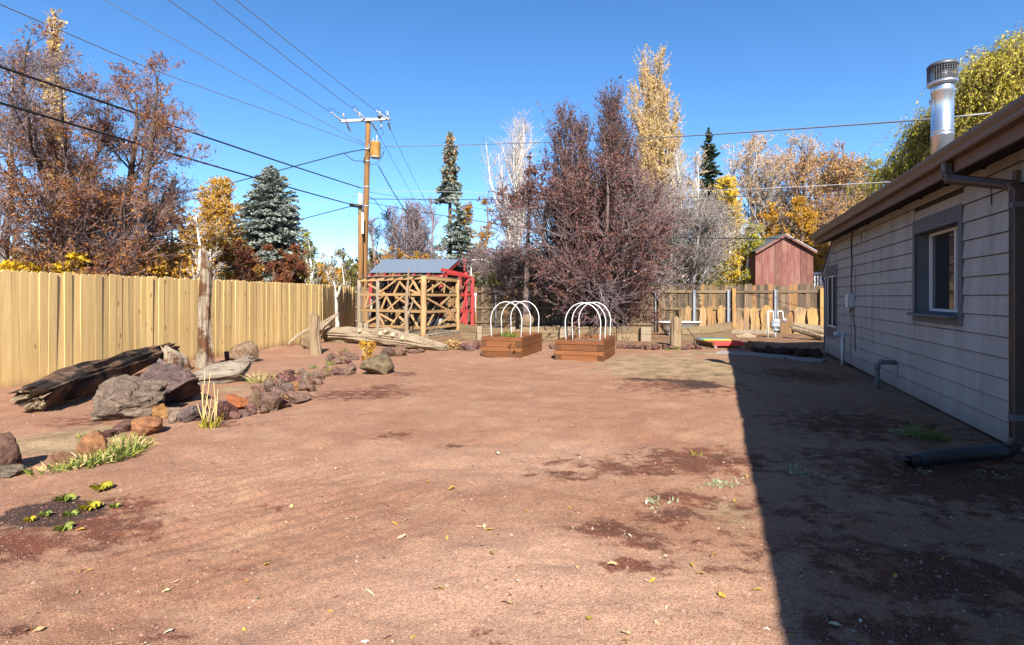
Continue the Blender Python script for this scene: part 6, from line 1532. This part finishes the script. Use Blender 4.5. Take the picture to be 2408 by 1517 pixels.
MB().tube([P(1108, 626, y), P(1122, 613, y)], .022, 6).obj('strut', M['white'], o); MB().tube([P(1108, 627, y), P(1160, 627, y)], .03, 6).obj('lower_bar', M['fence_rail'], o); MB().tube([P(1108, 626, y), P(1108, 690, y)], .025, 6).obj('leg', M['white'], o)

# ------------------------------------------------------------------ utility poles
def pole_mat():
    m, nt, bs = new_mat('pole_wood', .85, .2)
    tc = nd(nt, 'ShaderNodeTexCoord').outputs['Object']
    n = noise_t(nt, mapping(nt, tc, (9, 9, .7)), 1.0, 6, .7); n2 = noise_t(nt, mapping(nt, tc, (3, 3, .5)), 1.0, 4, .6); n3 = noise_t(nt, mapping(nt, tc, (34, 34, 1.2)), 1.0, 3, .6)
    c = mix(nt, step(nt, n, .35, .65), (.15, .075, .026), (.23, .12, .045))
    c = mix(nt, mth(nt, 'MULTIPLY', step(nt, n2, .5, .7), .6), c, (.095, .042, .015)); c = mix(nt, mth(nt, 'MULTIPLY', step(nt, n3, .6, .7), .6), c, (.07, .035, .015))
    nt.links.new(c, bs.inputs['Base Color']); bump(nt, n3, .5, .01, bs); return m
M['pole'] = pole_mat()
M['pole_pale'] = plain('bleached_wood', (0.434, 0.350, 0.238), .8, .2, var=.2)
M['arm'] = plain('grey_crossarm', (.36, .35, .335), .7, .3, var=.12)
M['insul'] = plain('insulator', (.42, .40, .39), .35, .5)
M['rust'] = plain('rusty_transformer', (0.312, 0.162, 0.036), .65, .3, var=.4, scale=4, dirt=(0.180, 0.054, 0.012))
PY = 26.0
def pp(u, v, y=PY): return P(u, v, y)
pb = pp(855.5, 690); pt = pp(866, 279)
up_ = thing('utility_pole', 'tall brown wooden utility pole with pale crossarm and rusty transformer', 'utility pole', (pb.x, PY, 0))
ul = lambda p: Vector(p) - Vector((pb.x, PY, 0))
lean = Vector((pt.x - pb.x, 0, pt.z - pb.z)).normalized()
foot = pb - lean * ((pb.z + .3) / lean.z)
mb = MB(); pts = [foot.lerp(pt, i / 14) for i in range(15)]; mb.tube([ul(p) for p in pts], [.165 - .045 * i / 14 + .003 * math.sin(i * 5.1) for i in range(15)], 16); mb.obj('pole', M['pole'], up_)
MB().lathe(ul(pt) + Vector((0, 0, .01)), [(.115, -.10), (.12, 0), (.0, .02)], 14).obj('pole_top', M['pole_pale'], up_)
a0, a1 = pp(803, 288), pp(919, 282)
a0 = a0 + Vector((0, -.16, 0)); a1 = a1 + Vector((0, -.16, 0))
MB().beam(ul(a0), ul(a1), .11, .13, bev=.01).obj('crossarm', M['arm'], up_)
def insul(p, s=.7):
    mb = MB(); mb.lathe(ul(p), [(.02, -.02), (.085 * s, .0), (.075 * s, .05), (.045 * s, .07), (.075 * s, .09), (.05 * s, .14), (.055 * s, .19), (.03 * s, .21)], 12); mb.obj('pin_insulator', M['insul'], up_)
for u, v in ((810, 283), (848, 281), (913, 278), (895, 278)): insul(pp(u, v) + Vector((0, -.16, .08)))
def strain(p, q):
    """dead-end insulator string"""
    mb = MB(); p = Vector(p); q = Vector(q); d = q - p; L = d.length; rot = dir_m(d); prof = [(.012, 0)]; n = 6
    for k in range(n):
        t = L * (.12 + .76 * k / (n - 1)); prof += [(.016, t - .05), (.05, t), (.016, t + .035)]
    prof += [(.03, L)]
    mb.lathe(ul(p), prof, 10, rot); mb.obj('strain_insulator', M['insul'], up_)
AT = {'l': pp(806, 287), 'm': pp(862, 283), 'r': pp(914, 283)}
ends = {'l': pp(777, 264, 25.1), 'm': pp(832, 258, 25.1), 'r': pp(884, 261, 25.1)}
for k in AT: strain(AT[k] + Vector((0, -.2, 0)), ends[k])
backs = {'l': pp(823, 308, 27.0), 'm': pp(885, 306, 27.0), 'r': pp(919, 306, 27.0)}
for k, u in (('l', 815), ('m', 874), ('r', 912)): strain(pp(u, 288), backs[k])
# cut-out fuse
MB().lathe(ul(pp(895, 280) + Vector((0, -.22, .05))), [(.08, -.06), (.10, .0), (.10, .05), (.04, .09)], 10).obj('cutout_cap', M['steel_dark'], up_)
MB().tube([ul(pp(896, 283)), ul(pp(897, 302))], .035, 8).obj('fuse_tube', M['insul'], up_)
# transformer
tt = pp(884, 345) + Vector((0, -.12, 0)); r_ = .25
mb = MB(); mb.lathe(ul(tt), [(r_ * .92, -.56), (r_ * .96, -.53), (r_, -.40), (r_, .10), (r_ * 1.04, .12), (r_ * 1.04, .15), (r_ * .8, .20), (.05, .23)], 20); tf = mb.obj('transformer', M['rust'], up_)
MB().lathe(ul(tt), [(r_ * .945, -.58), (r_ * .975, -.46), (r_ * .7, -.585)], 20).obj('transformer_base', M['white'], tf)
for dx in (-.10, .08): MB().lathe(ul(tt) + Vector((dx, 0, .2)), [(.03, 0), (.045, .03), (.03, .06), (.045, .09), (.03, .12), (.045, .15), (.02, .28 + dx)], 10).obj('bushing', M['insul'], tf)
MB().box(ul((tt + pp(864, 345)) / 2), (.35, .10, .25)).obj('bracket', M['steel_dark'], up_)
def ucable(pts, r=.012, mat='cable', name='jumper_cable'):
    pts = [Vector(p) for p in pts]; out = []
    for i in range(len(pts) - 1):
        p0 = pts[max(i - 1, 0)]; p1 = pts[i]; p2 = pts[i + 1]; p3 = pts[min(i + 2, len(pts) - 1)]
        for k in range(5):
            t = k / 5; out.append(.5 * ((2 * p1) + (-p0 + p2) * t + (2 * p0 - 5 * p1 + 4 * p2 - p3) * t * t + (-p0 + 3 * p1 - 3 * p2 + p3) * t ** 3))
    out.append(pts[-1]); MB().tube([ul(p) for p in out], r, 5).obj(name, M[mat], up_)
f = lambda *q: [pp(u, v) + Vector((0, -.25, 0)) for u, v in q]
ucable(f((777, 262), (785, 260), (800, 270), (810, 276), (818, 288), (822, 305))); ucable(f((832, 257), (838, 254), (844, 262), (848, 278))); ucable(f((884, 259), (892, 258), (905, 270), (913, 276), (920, 288), (919, 305)))
ucable(f((896, 304), (905, 316), (897, 325), (888, 332))); ucable(f((892, 306), (888, 312), (891, 318))); ucable(f((898, 350), (906, 355), (902, 370), (892, 385), (875, 390), (866, 382)), .014); ucable(f((868, 365), (878, 372), (894, 378), (905, 360)), .01)
ucable(f((812, 362), (820, 370), (835, 380), (855, 382), (864, 380)), .018); ucable(f((862, 352), (870, 350), (880, 352)), .012, 'wire_pale')
for v in (352, 380, 440, 485): MB().lathe(ul(foot.lerp(pt, (P(0, v, PY).z - foot.z) / (pt.z - foot.z))), [(.15, -.03), (.155, 0), (.15, .03)], 14).obj('pole_band', M['galv'], up_)
MB().box(ul(pp(861, 378) + Vector((-.06, -.14, 0))), (.06, .10, .3)).obj('bracket', M['steel_dark'], up_)
# shorter pole in front
q = pp(848, 690, 25.6); qt = pp(847.5, 456, 25.6)
sp_ = thing('utility_pole', 'shorter stub pole with bleached top standing left against the tall pole', 'utility pole', (q.x, q.y, 0))
mb = MB(); mb.tube([(0, 0, -.2), (0, 0, qt.z * .5), (qt.x - q.x, 0, qt.z - 1.0)], [.13, .12, .11], 14); mb.obj('pole', M['pole'], sp_)
mb = MB(); mb.tube([(qt.x - q.x, 0, qt.z - 1.0), (qt.x - q.x, 0, qt.z)], [.11, .10], 14); mb.obj('bleached_top', M['pole_pale'], sp_)
p = pp(837, 484, 25.4); MB().tube([p - Vector((q.x, q.y, 0)) + Vector((-.28, 0, .04)), p - Vector((q.x, q.y, 0)) + Vector((.28, 0, -.04))], .085, 10).obj('splice_case', M['cable'], sp_)
MB().box(pp(853, 525, 25.4) - Vector((q.x, q.y, 0)), (.10, .10, 1.0)).obj('cable_guard', M['white'], sp_)

# ------------------------------------------------------------------ overhead wires
def wire(label, pts, r, mat='wire', sag=0.0, ext=0.0, n=40):
    """pts: two or more world points; ext continues past the last one"""
    pts = [Vector(p) for p in pts]
    if ext: pts.append(pts[-1] + (pts[-1] - pts[-2]).normalized() * ext)
    L = [0.0]
    for a, b in zip(pts[:-1], pts[1:]): L.append(L[-1] + (b - a).length)
    out = []
    for k in range(n + 1):
        s = L[-1] * k / n; i = max(j for j in range(len(L) - 1) if L[j] <= s + 1e-9); t = (s - L[i]) / (L[i + 1] - L[i]); p = pts[i].lerp(pts[i + 1], t)
        u = k / n; out.append(p - Vector((0, 0, sag * 4 * u * (1 - u))))
    o = MB().tube(out, r, 6).obj('overhead_wire', M[mat]); return tag(o, label, 'cable', 'overhead wires')
wire('upper thick black cable crossing the left of the sky', [pp(852, 443), P(0, 145, 9.8)], .024, 'cable', .10, 9)
wire('lower thick black cable crossing the left of the sky', [pp(845, 486), P(0, 230, 9.8)], .024, 'cable', .10, 9)
wire('thin wavy wire running to the top left corner of the sky', [pp(856, 342), P(340, 155, 15.5), P(0, 8, 10.4)], .012, 'wire', .02, 8)
wire('thin wire in the upper left sky, second from the corner', [pp(856, 338), P(265, 0, 16.4)], .011, 'wire', .15, 8)
wire('power line from the left crossarm insulator', [ends['l'], P(410, 0, 16.2)], .013, 'wire', .12, 10)
wire('power line from the middle crossarm insulator', [ends['m'], P(513, 0, 16.2)], .013, 'wire', .12, 10)
wire('power line from the right crossarm insulator', [ends['r'], P(567, 0, 16.2)], .013, 'wire', .12, 10)
wire('dark service cable running from the pole over the blue spruce to the left', [pp(858, 351), P(812, 359, 26), P(560, 425, 27.5), P(350, 467, 29)], .024, 'cable', .04, 14)
wire('low dark wire left of the pole in front of the blue spruce', [pp(845, 480), P(560, 553, 30)], .020, 'cable', .03, 16)
wire('pale thin wire left of the pole above the blue spruce', [pp(850, 452), P(800, 467, 26.5), P(560, 505, 31)], .010, 'wire_pale', .03, 14)
wire('pale guy wire slanting down beside the pole', [pp(862, 375), pp(815, 520, 28)], .010, 'wire_pale', 0, 6)
wire('long wire from the transformer across the trees to the house roof', [pp(905, 345), P(1540, 318, 19), P(2215, 277, 10.8), P(2330, 266, 10.3)], .018, 'wire', .10)
wire('pale wire crossing the trees at half height', [pp(872, 448), P(1400, 452, 22), P(1760, 442, 17.8), P(2100, 426, 16)], .009, 'wire_pale', .06, 2)
wire('dark cable just below the pale wire behind the plum', [pp(868, 468), P(1200, 468, 25.6), P(2060, 456, 24)], .018, 'cable', .05)
wire('third thin wire behind the plum', [pp(868, 452), P(1150, 490, 26), P(1700, 470, 25)], .008, 'cable', .08)
wire('black wire running to the corner of the house eave', [pp(866, 476), P(1380, 545, 17.5), hp(13.7, .40, 2.86)], .014, 'cable', .16)
wire('heavy drop cable falling from the transformer to the right', [pp(889, 388), P(920, 440, 27), P(945, 478, 28), P(1030, 590, 32)], .022, 'cable', .15)
wire('thin rear power line descending behind the pole, left one', [backs['l'], P(862, 343, 27.5)], .010, 'wire', 0)
wire('thin rear power line descending behind the pole, middle one', [backs['m'], P(960, 440, 36)], .012, 'wire', .1, 10)
wire('thin rear power line descending behind the pole, right one', [backs['r'], P(985, 440, 37)], .012, 'wire', .1, 10)
wire('curved telecom drop right of the short pole', [pp(866, 462), P(880, 470, 26), P(930, 545, 27), P(985, 600, 28)], .016, 'cable', -.1)

# ------------------------------------------------------------------ plants in the yard
def blades(name, label, loc, n, h, spread, w, cols, cat, seed, lean=.7, seg=4, group=None, mat=None):
    rng = np.random.default_rng(seed); az = rng.random(n) * 6.283; r0 = np.sqrt(rng.random(n)) * spread * .35
    base = np.stack([np.cos(az) * r0, np.sin(az) * r0, np.full(n, -.01)], -1); ln = h * rng.uniform(.45, 1.1, n)
    a2 = az + rng.normal(0, .5, n); d = np.stack([np.cos(a2) * lean * rng.random(n), np.sin(a2) * lean * rng.random(n), np.ones(n)], -1)
    Q = walk(rng, base, d, ln, seg + 1, .07, -.16 * lean, (0, 0, 1)); t = unit(np.gradient(Q, axis=1)); s = perp(rng, t[:, 0])
    wid = (w * rng.uniform(.6, 1.2, n))[:, None] * np.array([.6, 1, .85, .5, .05][:seg + 1])[None]
    V = np.stack([Q - s[:, None] * wid[..., None] * .5, Q + s[:, None] * wid[..., None] * .5], 2).reshape(-1, 3)
    b = np.arange(n)[:, None] * (seg + 1) * 2 + np.arange(seg)[None] * 2; F = np.stack([b, b + 1, b + 3, b + 2], -1).reshape(-1, 4)
    me = fast_mesh(name, V, F, mat or LM[cols], rnd=np.repeat(rng.random(n), seg)); o = link(name, me, loc=loc); return tag(o, label, cat, group)
def wp(u, v, dz=0): g = G(u, v); return Vector((g.x, g.y, gzf(g.x, g.y) + dz))
M['straw'] = leaf_mat('dry_straw', [(.38, .27, .10), (.52, .40, .18), (.60, .48, .25)], .3)
M['sage'] = leaf_mat('sage_leaves', [(.18, .22, .12), (.28, .33, .18), (.36, .40, .25)], .3)
# strap-leaved clump: several crowns merged as one plant with parts
cl_ = thing('strap_leaf_plant', 'sprawling clump of green and yellow strap-leaved plants at the edge of the red gravel', 'plant', wp(215, 1090))
for i, (u, v, n, h, lf) in enumerate(((112, 1108, 22, .20, 'green'), (140, 1103, 26, .22, 'straw'), (168, 1098, 30, .22, 'green'), (196, 1094, 40, .26, 'green'), (222, 1086, 44, .30, 'straw'), (250, 1080, 70, .32, 'green'), (275, 1070, 70, .32, 'green'), (240, 1062, 50, .30, 'straw'), (268, 1052, 60, .32, 'straw'), (300, 1058, 60, .30, 'green'), (290, 1040, 50, .28, 'straw'), (318, 1046, 40, .26, 'straw'), (205, 1076, 40, .26, 'straw'), (330, 1035, 26, .2, 'green'), (300, 1030, 40, .22, 'green'))):
    o = blades('leaf_tuft', None, wp(u, v) - cl_.location, int(n * 1.3), h * .5, .36, .014, 'green', None, 200 + i, 1.1, mat=M['straw'] if lf == 'straw' else None); o.parent = cl_
# rosettes in the damp patch
def rosette(u, v, r, label, seed, lf='ygreen', n=70):
    rng = np.random.default_rng(seed); az = np.sort(rng.random(n) * 6.283); V = []; F = []
    for k in range(n):
        L = r * rng.uniform(.35, 1.05); w = L * .26; e = rng.uniform(.1, 1.1); c, s = math.cos(az[k]), math.sin(az[k]); o = len(V)
        for (t, ww, z) in ((0, .15, 0), (.4, .7, .40), (.75, 1.0, .5), (1.0, .35, .36)):
            for sg in (-1, 1): V.append((c * L * t - s * w * .5 * ww * sg, s * L * t + c * w * .5 * ww * sg, z * e * L * .9 + .01 + .006 * sg))
        F += [(o + 2 * q, o + 2 * q + 1, o + 2 * q + 3, o + 2 * q + 2) for q in range(3)]
    me = fast_mesh('rosette_weed', np.array(V), np.array(F), LM[lf], rnd=np.repeat(rng.random(n) * .7 + .3, 3)); o = link('rosette_weed', me, loc=wp(u, v)); tag(o, label, 'weed', 'leafy weeds in the damp patch')
for i, (u, v, px, lab) in enumerate(((237, 1147, 25, 'leafy green weed beyond the damp patch, farthest of the group'), (151, 1176, 24, 'leafy green weed at the far edge of the damp patch'), (210, 1194, 27, 'largest bright leafy weed in the middle of the damp patch'), (106, 1212, 15, 'small leafy weed at the left of the damp patch'), (166, 1208, 16, 'small yellowing weed between the two middle weeds'), (70, 1227, 13, 'tiny leafy weed at the far left of the damp patch'), (150, 1242, 23, 'leafy weed nearest the camera in the damp patch'), (270, 1190, 12, 'small greyish weed right of the largest one'))):
    g = G(u, v); rosette(u, v, px / FPX * g.y * .95, lab, 300 + i, 'ygreen' if i in (0, 2, 5) else 'green')
# dry stalks
st = thing('dry_stalks', 'tall thin dry yellow stalks growing by the rock border', 'plant', wp(492, 1006)); rs = random.Random(8)
for k in range(15):
    a = Vector((rs.uniform(-.09, .09), rs.uniform(-.06, .06), -.01)); b = a + Vector((rs.uniform(-.10, .10), rs.uniform(-.06, .06), rs.uniform(.25, .66)))
    MB().tube([a, a.lerp(b, .5) + Vector((rs.uniform(-.02, .02), 0, 0)), b], [.0055, .004, .0025], 4).obj('stalk', M['straw_solid'] if 'straw_solid' in M else M.setdefault('straw_solid', plain('straw_stalk', (.56, .42, .18), .8, .2, var=.2)), st)
o = blades('base_leaves', None, Vector((0, 0, 0)), 30, .16, .3, .02, 'ygreen', None, 210, .9); o.parent = st
o = blades('grass_tuft', 'pale dry grass tuft with green base by the rock pile', wp(612, 900), 170, .25, .4, .007, 'x', 'grass tuft', 211, 1.0, mat=M['straw'])
o2 = blades('green_base', None, Vector((0, 0, 0)), 70, .14, .6, .014, 'green', None, 212, .9); o2.parent = o
# yellow twiggy shrub by the tan boulder
broadleaf('small upright yellow-leaved shrub beside the lichen-spotted boulder', 864, 11.35, 796, 23, 'pale', 'gold', 213, stems=11, spread=.28, n1=40, n2=120, n3=240, nl=2600, lsize=.036, z0=.1, up=.25, a1=.4, l1=.9, l2=.5, l3=.3, trunk_r=.007, name='shrub', cat='shrub', rmin=.0035)
broadleaf('round dry brown bush at the right end of the long log', 1063, 14.6, 801, 23, 'brown', 'tan', 214, stems=14, spread=.8, n1=60, n2=300, n3=800, nl=2600, lsize=.03, z0=.1, up=.05, a1=.5, trunk_r=.006, name='bush', cat='bush', rmin=.003)
# clump in bed 1, dead stalk against its front
bo = Vector(bed1.location)
pc = bed1.matrix_basis @ Vector((.58, .42, .40))
o = blades('green_clump', 'low bushy green plant growing in the left raised bed', pc, 220, .24, .42, .020, 'green', 'plant', 215, 1.2)
k0 = bed1.matrix_basis @ Vector((.70, -.06, 0))
broadleaf('dry reddish weed stalk leaning on the front of the left raised bed', 1204, k0.y - .0, 796, 12, 'brown', 'rust', 216, stems=4, spread=.2, n1=12, n2=30, n3=40, nl=120, lsize=.025, z0=.2, trunk_r=.005, name='dry_weed', cat='weed', rmin=.002)
broadleaf('dead sprig standing in the right raised bed soil', 1376, 12.9, 776, 8, 'brown', 'rust', 217, stems=3, spread=.4, n1=8, n2=16, n3=20, nl=60, lsize=.025, z0=.2, trunk_r=.005, name='dry_weed', cat='weed', rmin=.002, base_z=.36)
for i, (u, v, n, h, c, lab) in enumerate(((1588, 822, 70, .14, 'green', 'small green weed tuft at the foot of the grooved stump'), (1570, 823, 40, .10, 'green', 'tiny green weed tuft left of the grooved stump'), (780, 860, 40, .16, 'green', 'dark green weed among the small purple stones'), (772, 872, 26, .09, 'ygreen', 'bright green seedling below the small purple stones'), (735, 868, 26, .12, 'green', 'dark leggy weed left of the small purple stones'), (806, 826, 20, .2, 'green', 'thin weed left of the yellow shrub'), (1636, 1066, 20, .05, 'ygreen', 'tiny green sprout in the red gravel near the shadow'),
                                          (200, 1028, 30, .07, 'green', 'small low weed in front of the broad boulder'), (560, 942, 22, .12, 'green', 'small pale plant in the crack of the rock pile'))):
    blades('weed', lab, wp(u, v), n, h, .16, .016, c, 'weed', 230 + i, 1.0)
for i, (u, v, n, h) in enumerate(((1690, 1133, 60, .05), (1712, 1135, 60, .05), (1668, 1140, 40, .04), (1736, 1118, 40, .04), (1560, 1182, 40, .05), (1875, 1104, 50, .05), (1905, 1110, 40, .05), (2155, 1104, 60, .04), (2330, 1117, 50, .05))):
    blades('withered_weed', 'grey-green withered weed, ' + ('middle of the three by the house shadow edge', 'right of the three by the house shadow edge', 'left of the three by the house shadow edge', 'above the three, close to the shadow edge', 'on the damp patch left of the shadow', 'inside the house shadow, left one', 'inside the house shadow, right one', 'under the mouth of the drain hose', 'in front of the drain hose near the downspout')[i], wp(u, v), n, h, .3, .014, 'x', 'weed', 260 + i, 1.6, mat=M['sage'])
# evergreen sprig lying in the shade
sg = thing('evergreen_sprig', 'cut evergreen sprig lying in the house shade before the siding', 'sprig', wp(2150, 1026))
p0, p1, p2 = wp(2100, 1022) - sg.location, wp(2160, 1030) - sg.location, wp(2215, 1036) - sg.location
MB().tube([p0 + Vector((0, 0, .02)), p1 + Vector((0, 0, .05)), p2 + Vector((0, 0, .02))], .006, 5).obj('stem', BK['brown'], sg)
for i, t in enumerate((.15, .35, .5, .62, .75, .9)):
    q = p0.lerp(p2, t); o = blades('needles', None, q + Vector((0, 0, .01)), 60, .10 + .12 * (i in (2, 3)), .3, .006, 'green', None, 280 + i, 1.3, mat=M['sage'] if i < 2 else None); o.parent = sg

# ------------------------------------------------------------------ fallen leaves and litter
def leaf_mesh_one(seed, kind):
    r = random.Random(seed); n = 6; V = []; F = []; L = 1.0; wd = .55 if kind else .2
    for i in range(n + 1):
        t = i / n; w = wd * math.sin(math.pi * (t * .92 + .04)) ** .8 * (.9 if kind else 1)
        z = .14 * math.sin(t * 3 + r.uniform(0, 2)) + .05
        for s in (-1, 0, 1): V.append((L * (t - .5), w * .5 * s * r.uniform(.9, 1.1), z + (.10 * abs(s) * r.uniform(.3, 1.3))))
    for i in range(n):
        for j in range(2): a = i * 3 + j; F.append((a, a + 1, a + 4, a + 3))
    return V, F
M['fallen'] = None
def fallen_mat():
    m, nt, bs = new_mat('fallen_leaf', .7, .3); oi = nd(nt, 'ShaderNodeObjectInfo')
    tc = nd(nt, 'ShaderNodeTexCoord').outputs['Object']
    c = mix(nt, noise_t(nt, tc, 4, 3, .6), oi.outputs['Color'], mix(nt, 1.0, oi.outputs['Color'], (.7, .6, .5), 'MULTIPLY')); nt.links.new(c, bs.inputs['Base Color']); return m
M['fallen'] = fallen_mat(); LVS = []
for i in range(6):
    V, F = leaf_mesh_one(i, i < 4); LVS.append(fast_mesh('fallen_leaf', np.array(V), np.array(F), M['fallen']))
rl = random.Random(77)
named = ((685, 1185), (1062, 1147), (1125, 1240), (1140, 1241), (1217, 1363), (1697, 1398), (1472, 1497), (1192, 1424), (1032, 1400), (805, 1180), (945, 1262), (1365, 1075), (1565, 1308), (1545, 1470), (340, 1510), (870, 1398), (1358, 1340), (1740, 1088), (1755, 1115), (1680, 1308), (790, 1098), (500, 1085), (390, 1380), (90, 1480), (1440, 1333), (1520, 1180), (1160, 1312), (955, 1220), (1170, 1062), (1350, 1005))
spots = list(named)
while len(spots) < 140:
    u = rl.uniform(0, 2400); v = 830 + 690 * rl.random() ** 1.3; g = G(u, v)
    if g.x > 2.55 + .385 * g.y or g.x < -7.0 + .15 * g.y: continue
    spots.append((u, v))
for i, (u, v) in enumerate(spots):
    g = G(u, v); q = rl.random()
    col = (.46, .34, .19) if q < .55 else ((.46, .30, .05) if q < .75 else ((.50, .45, .38) if q < .9 else (.34, .17, .04)))
    s = rl.uniform(.022, .045) * (1.45 if i < 30 else 1)
    o = link('fallen_leaf', LVS[rl.randrange(6)], loc=(g.x, g.y, gzf(g.x, g.y) + s * .12), rot=(rl.uniform(-.4, .4), rl.uniform(-.4, .4), rl.uniform(0, 6.3)), scale=(s, s, s), color=tuple(c * rl.uniform(.8, 1.1) for c in col))
    shade = g.x > .33 + .385 * g.y and g.y < 15
    tag(o, 'dry fallen leaf lying on the shaded gravel beside the house' if shade else 'dry pale or yellow leaf fallen on the sunlit red gravel', 'leaf', 'fallen leaves in the house shade' if shade else 'fallen leaves on the sunlit gravel')
def litter(name, label, n, smin, smax, mat, seed, yr, flat=1.0, cat='litter', dens=None):
    rng = np.random.default_rng(seed); y = yr[0] + (yr[1] - yr[0]) * rng.random(n) ** 1.5; x = (rng.uniform(-60, 2430, n) - CX) / FPX * y
    ok = (x < 2.62 + .385 * y) & (x > -7.6 + .11 * y)
    x, y = x[ok], y[ok]; n = len(x)
    p = np.stack([x, y, gz(x, y) + .004], -1); a = rng.random(n) * 6.283; s = rng.uniform(smin, smax, n)[:, None]
    ax = np.stack([np.cos(a), np.sin(a), rng.normal(0, .25, n)], -1) * s; w = np.stack([-np.sin(a), np.cos(a), rng.normal(0, .4, n)], -1) * s * rng.uniform(.15, .6, n)[:, None]
    V = np.stack([p - ax * .5, p + w * .5 + np.array([0, 0, .003]), p + ax * .5, p - w * .5 + np.array([0, 0, .003])], 1).reshape(-1, 3)
    o = link(name, fast_mesh(name, V, np.arange(4 * n).reshape(n, 4), mat, rnd=rng.random(n))); return tag(o, label, cat, None, 'stuff')
M['litter'] = leaf_mat('leaf_litter', [(.30, .20, .11), (.40, .29, .16), (.46, .36, .24), (.46, .42, .36)], .1)
litter('leaf_litter', 'tiny pale leaf fragments strewn over the gravel', 3000, .006, .022, M['litter'], 90, (2.0, 20.0))
# loose cinders standing proud of the surface near the camera
def cinders(n, seed):
    rng = np.random.default_rng(seed); y = 1.75 + 6.5 * rng.random(n) ** 1.7; x = (rng.uniform(-60, 2430, n) - CX) / FPX * y
    ok = (x < 2.62 + .385 * y); x, y = x[ok], y[ok]; n = len(x)
    s = rng.uniform(.002, .0055, n) * (1 + .8 * (rng.random(n) > .96)); base = np.array([[1, 0, 0], [-.5, .87, 0], [-.5, -.87, 0], [0, 0, .95]], float)
    V = base[None] * rng.uniform(.6, 1.3, (n, 4, 1)); a = rng.random(n) * 6.283; c, sn_ = np.cos(a), np.sin(a)
    Vx = V[..., 0] * c[:, None] - V[..., 1] * sn_[:, None]; Vy = V[..., 0] * sn_[:, None] + V[..., 1] * c[:, None]
    V = np.stack([Vx, Vy, V[..., 2]], -1) * s[:, None, None] + np.stack([x, y, gz(x, y) - .001], -1)[:, None]
    b = np.arange(n)[:, None] * 4; F = np.concatenate([b + np.array([[0, 1, 3]]), b + np.array([[1, 2, 3]]), b + np.array([[2, 0, 3]])], 0)
    m = leaf_mat('loose_cinders', [(.15, .07, .05), (.23, .115, .08), (.28, .145, .10), (.33, .19, .14)], .0, .95)
    r_ = rng.random(n); o = link('gravel', fast_mesh('gravel', V.reshape(-1, 3), F, m, rnd=np.tile(r_, 3))); tag(o, 'loose red cinder gravel in the foreground', 'gravel', None, 'stuff')
cinders(60000, 91)
def stones(n, seed):
    rng = np.random.default_rng(seed); y = 1.8 + 15 * rng.random(n) ** 1.6; x = (rng.uniform(-60, 2430, n) - CX) / FPX * y
    ok = (x < 2.6 + .385 * y) & (x > -7.4 + .11 * y); x, y = x[ok], y[ok]; n = len(x)
    s = .005 + .012 * rng.random(n) ** 3; base = np.array([[1, 0, 0], [0, 1, 0], [-1, 0, 0], [0, -1, 0], [0, 0, .8]], float)
    V = base[None] * rng.uniform(.6, 1.3, (n, 5, 1)); a = rng.random(n) * 6.283; c, q = np.cos(a)[:, None], np.sin(a)[:, None]
    V = np.stack([V[..., 0] * c - V[..., 1] * q, V[..., 0] * q + V[..., 1] * c, V[..., 2]], -1) * s[:, None, None] + np.stack([x, y, gz(x, y) - .001], -1)[:, None]
    b = np.arange(n)[:, None] * 5; F = np.concatenate([b + np.array([[i, (i + 1) % 4, 4]]) for i in range(4)], 0); r_ = rng.random(n)
    m = leaf_mat('loose_stones', [(.07, .035, .028), (.17, .075, .055), (.26, .14, .10), (.34, .24, .18)], .0, .95)
    o = link('gravel', fast_mesh('gravel', V.reshape(-1, 3), F, m, rnd=np.tile(r_, 4))); tag(o, 'coarser stones mixed into the red cinder yard', 'gravel', None, 'stuff')
stones(5000, 94)
# damp rotten leaves in the left bed
rng_ = np.random.default_rng(92)
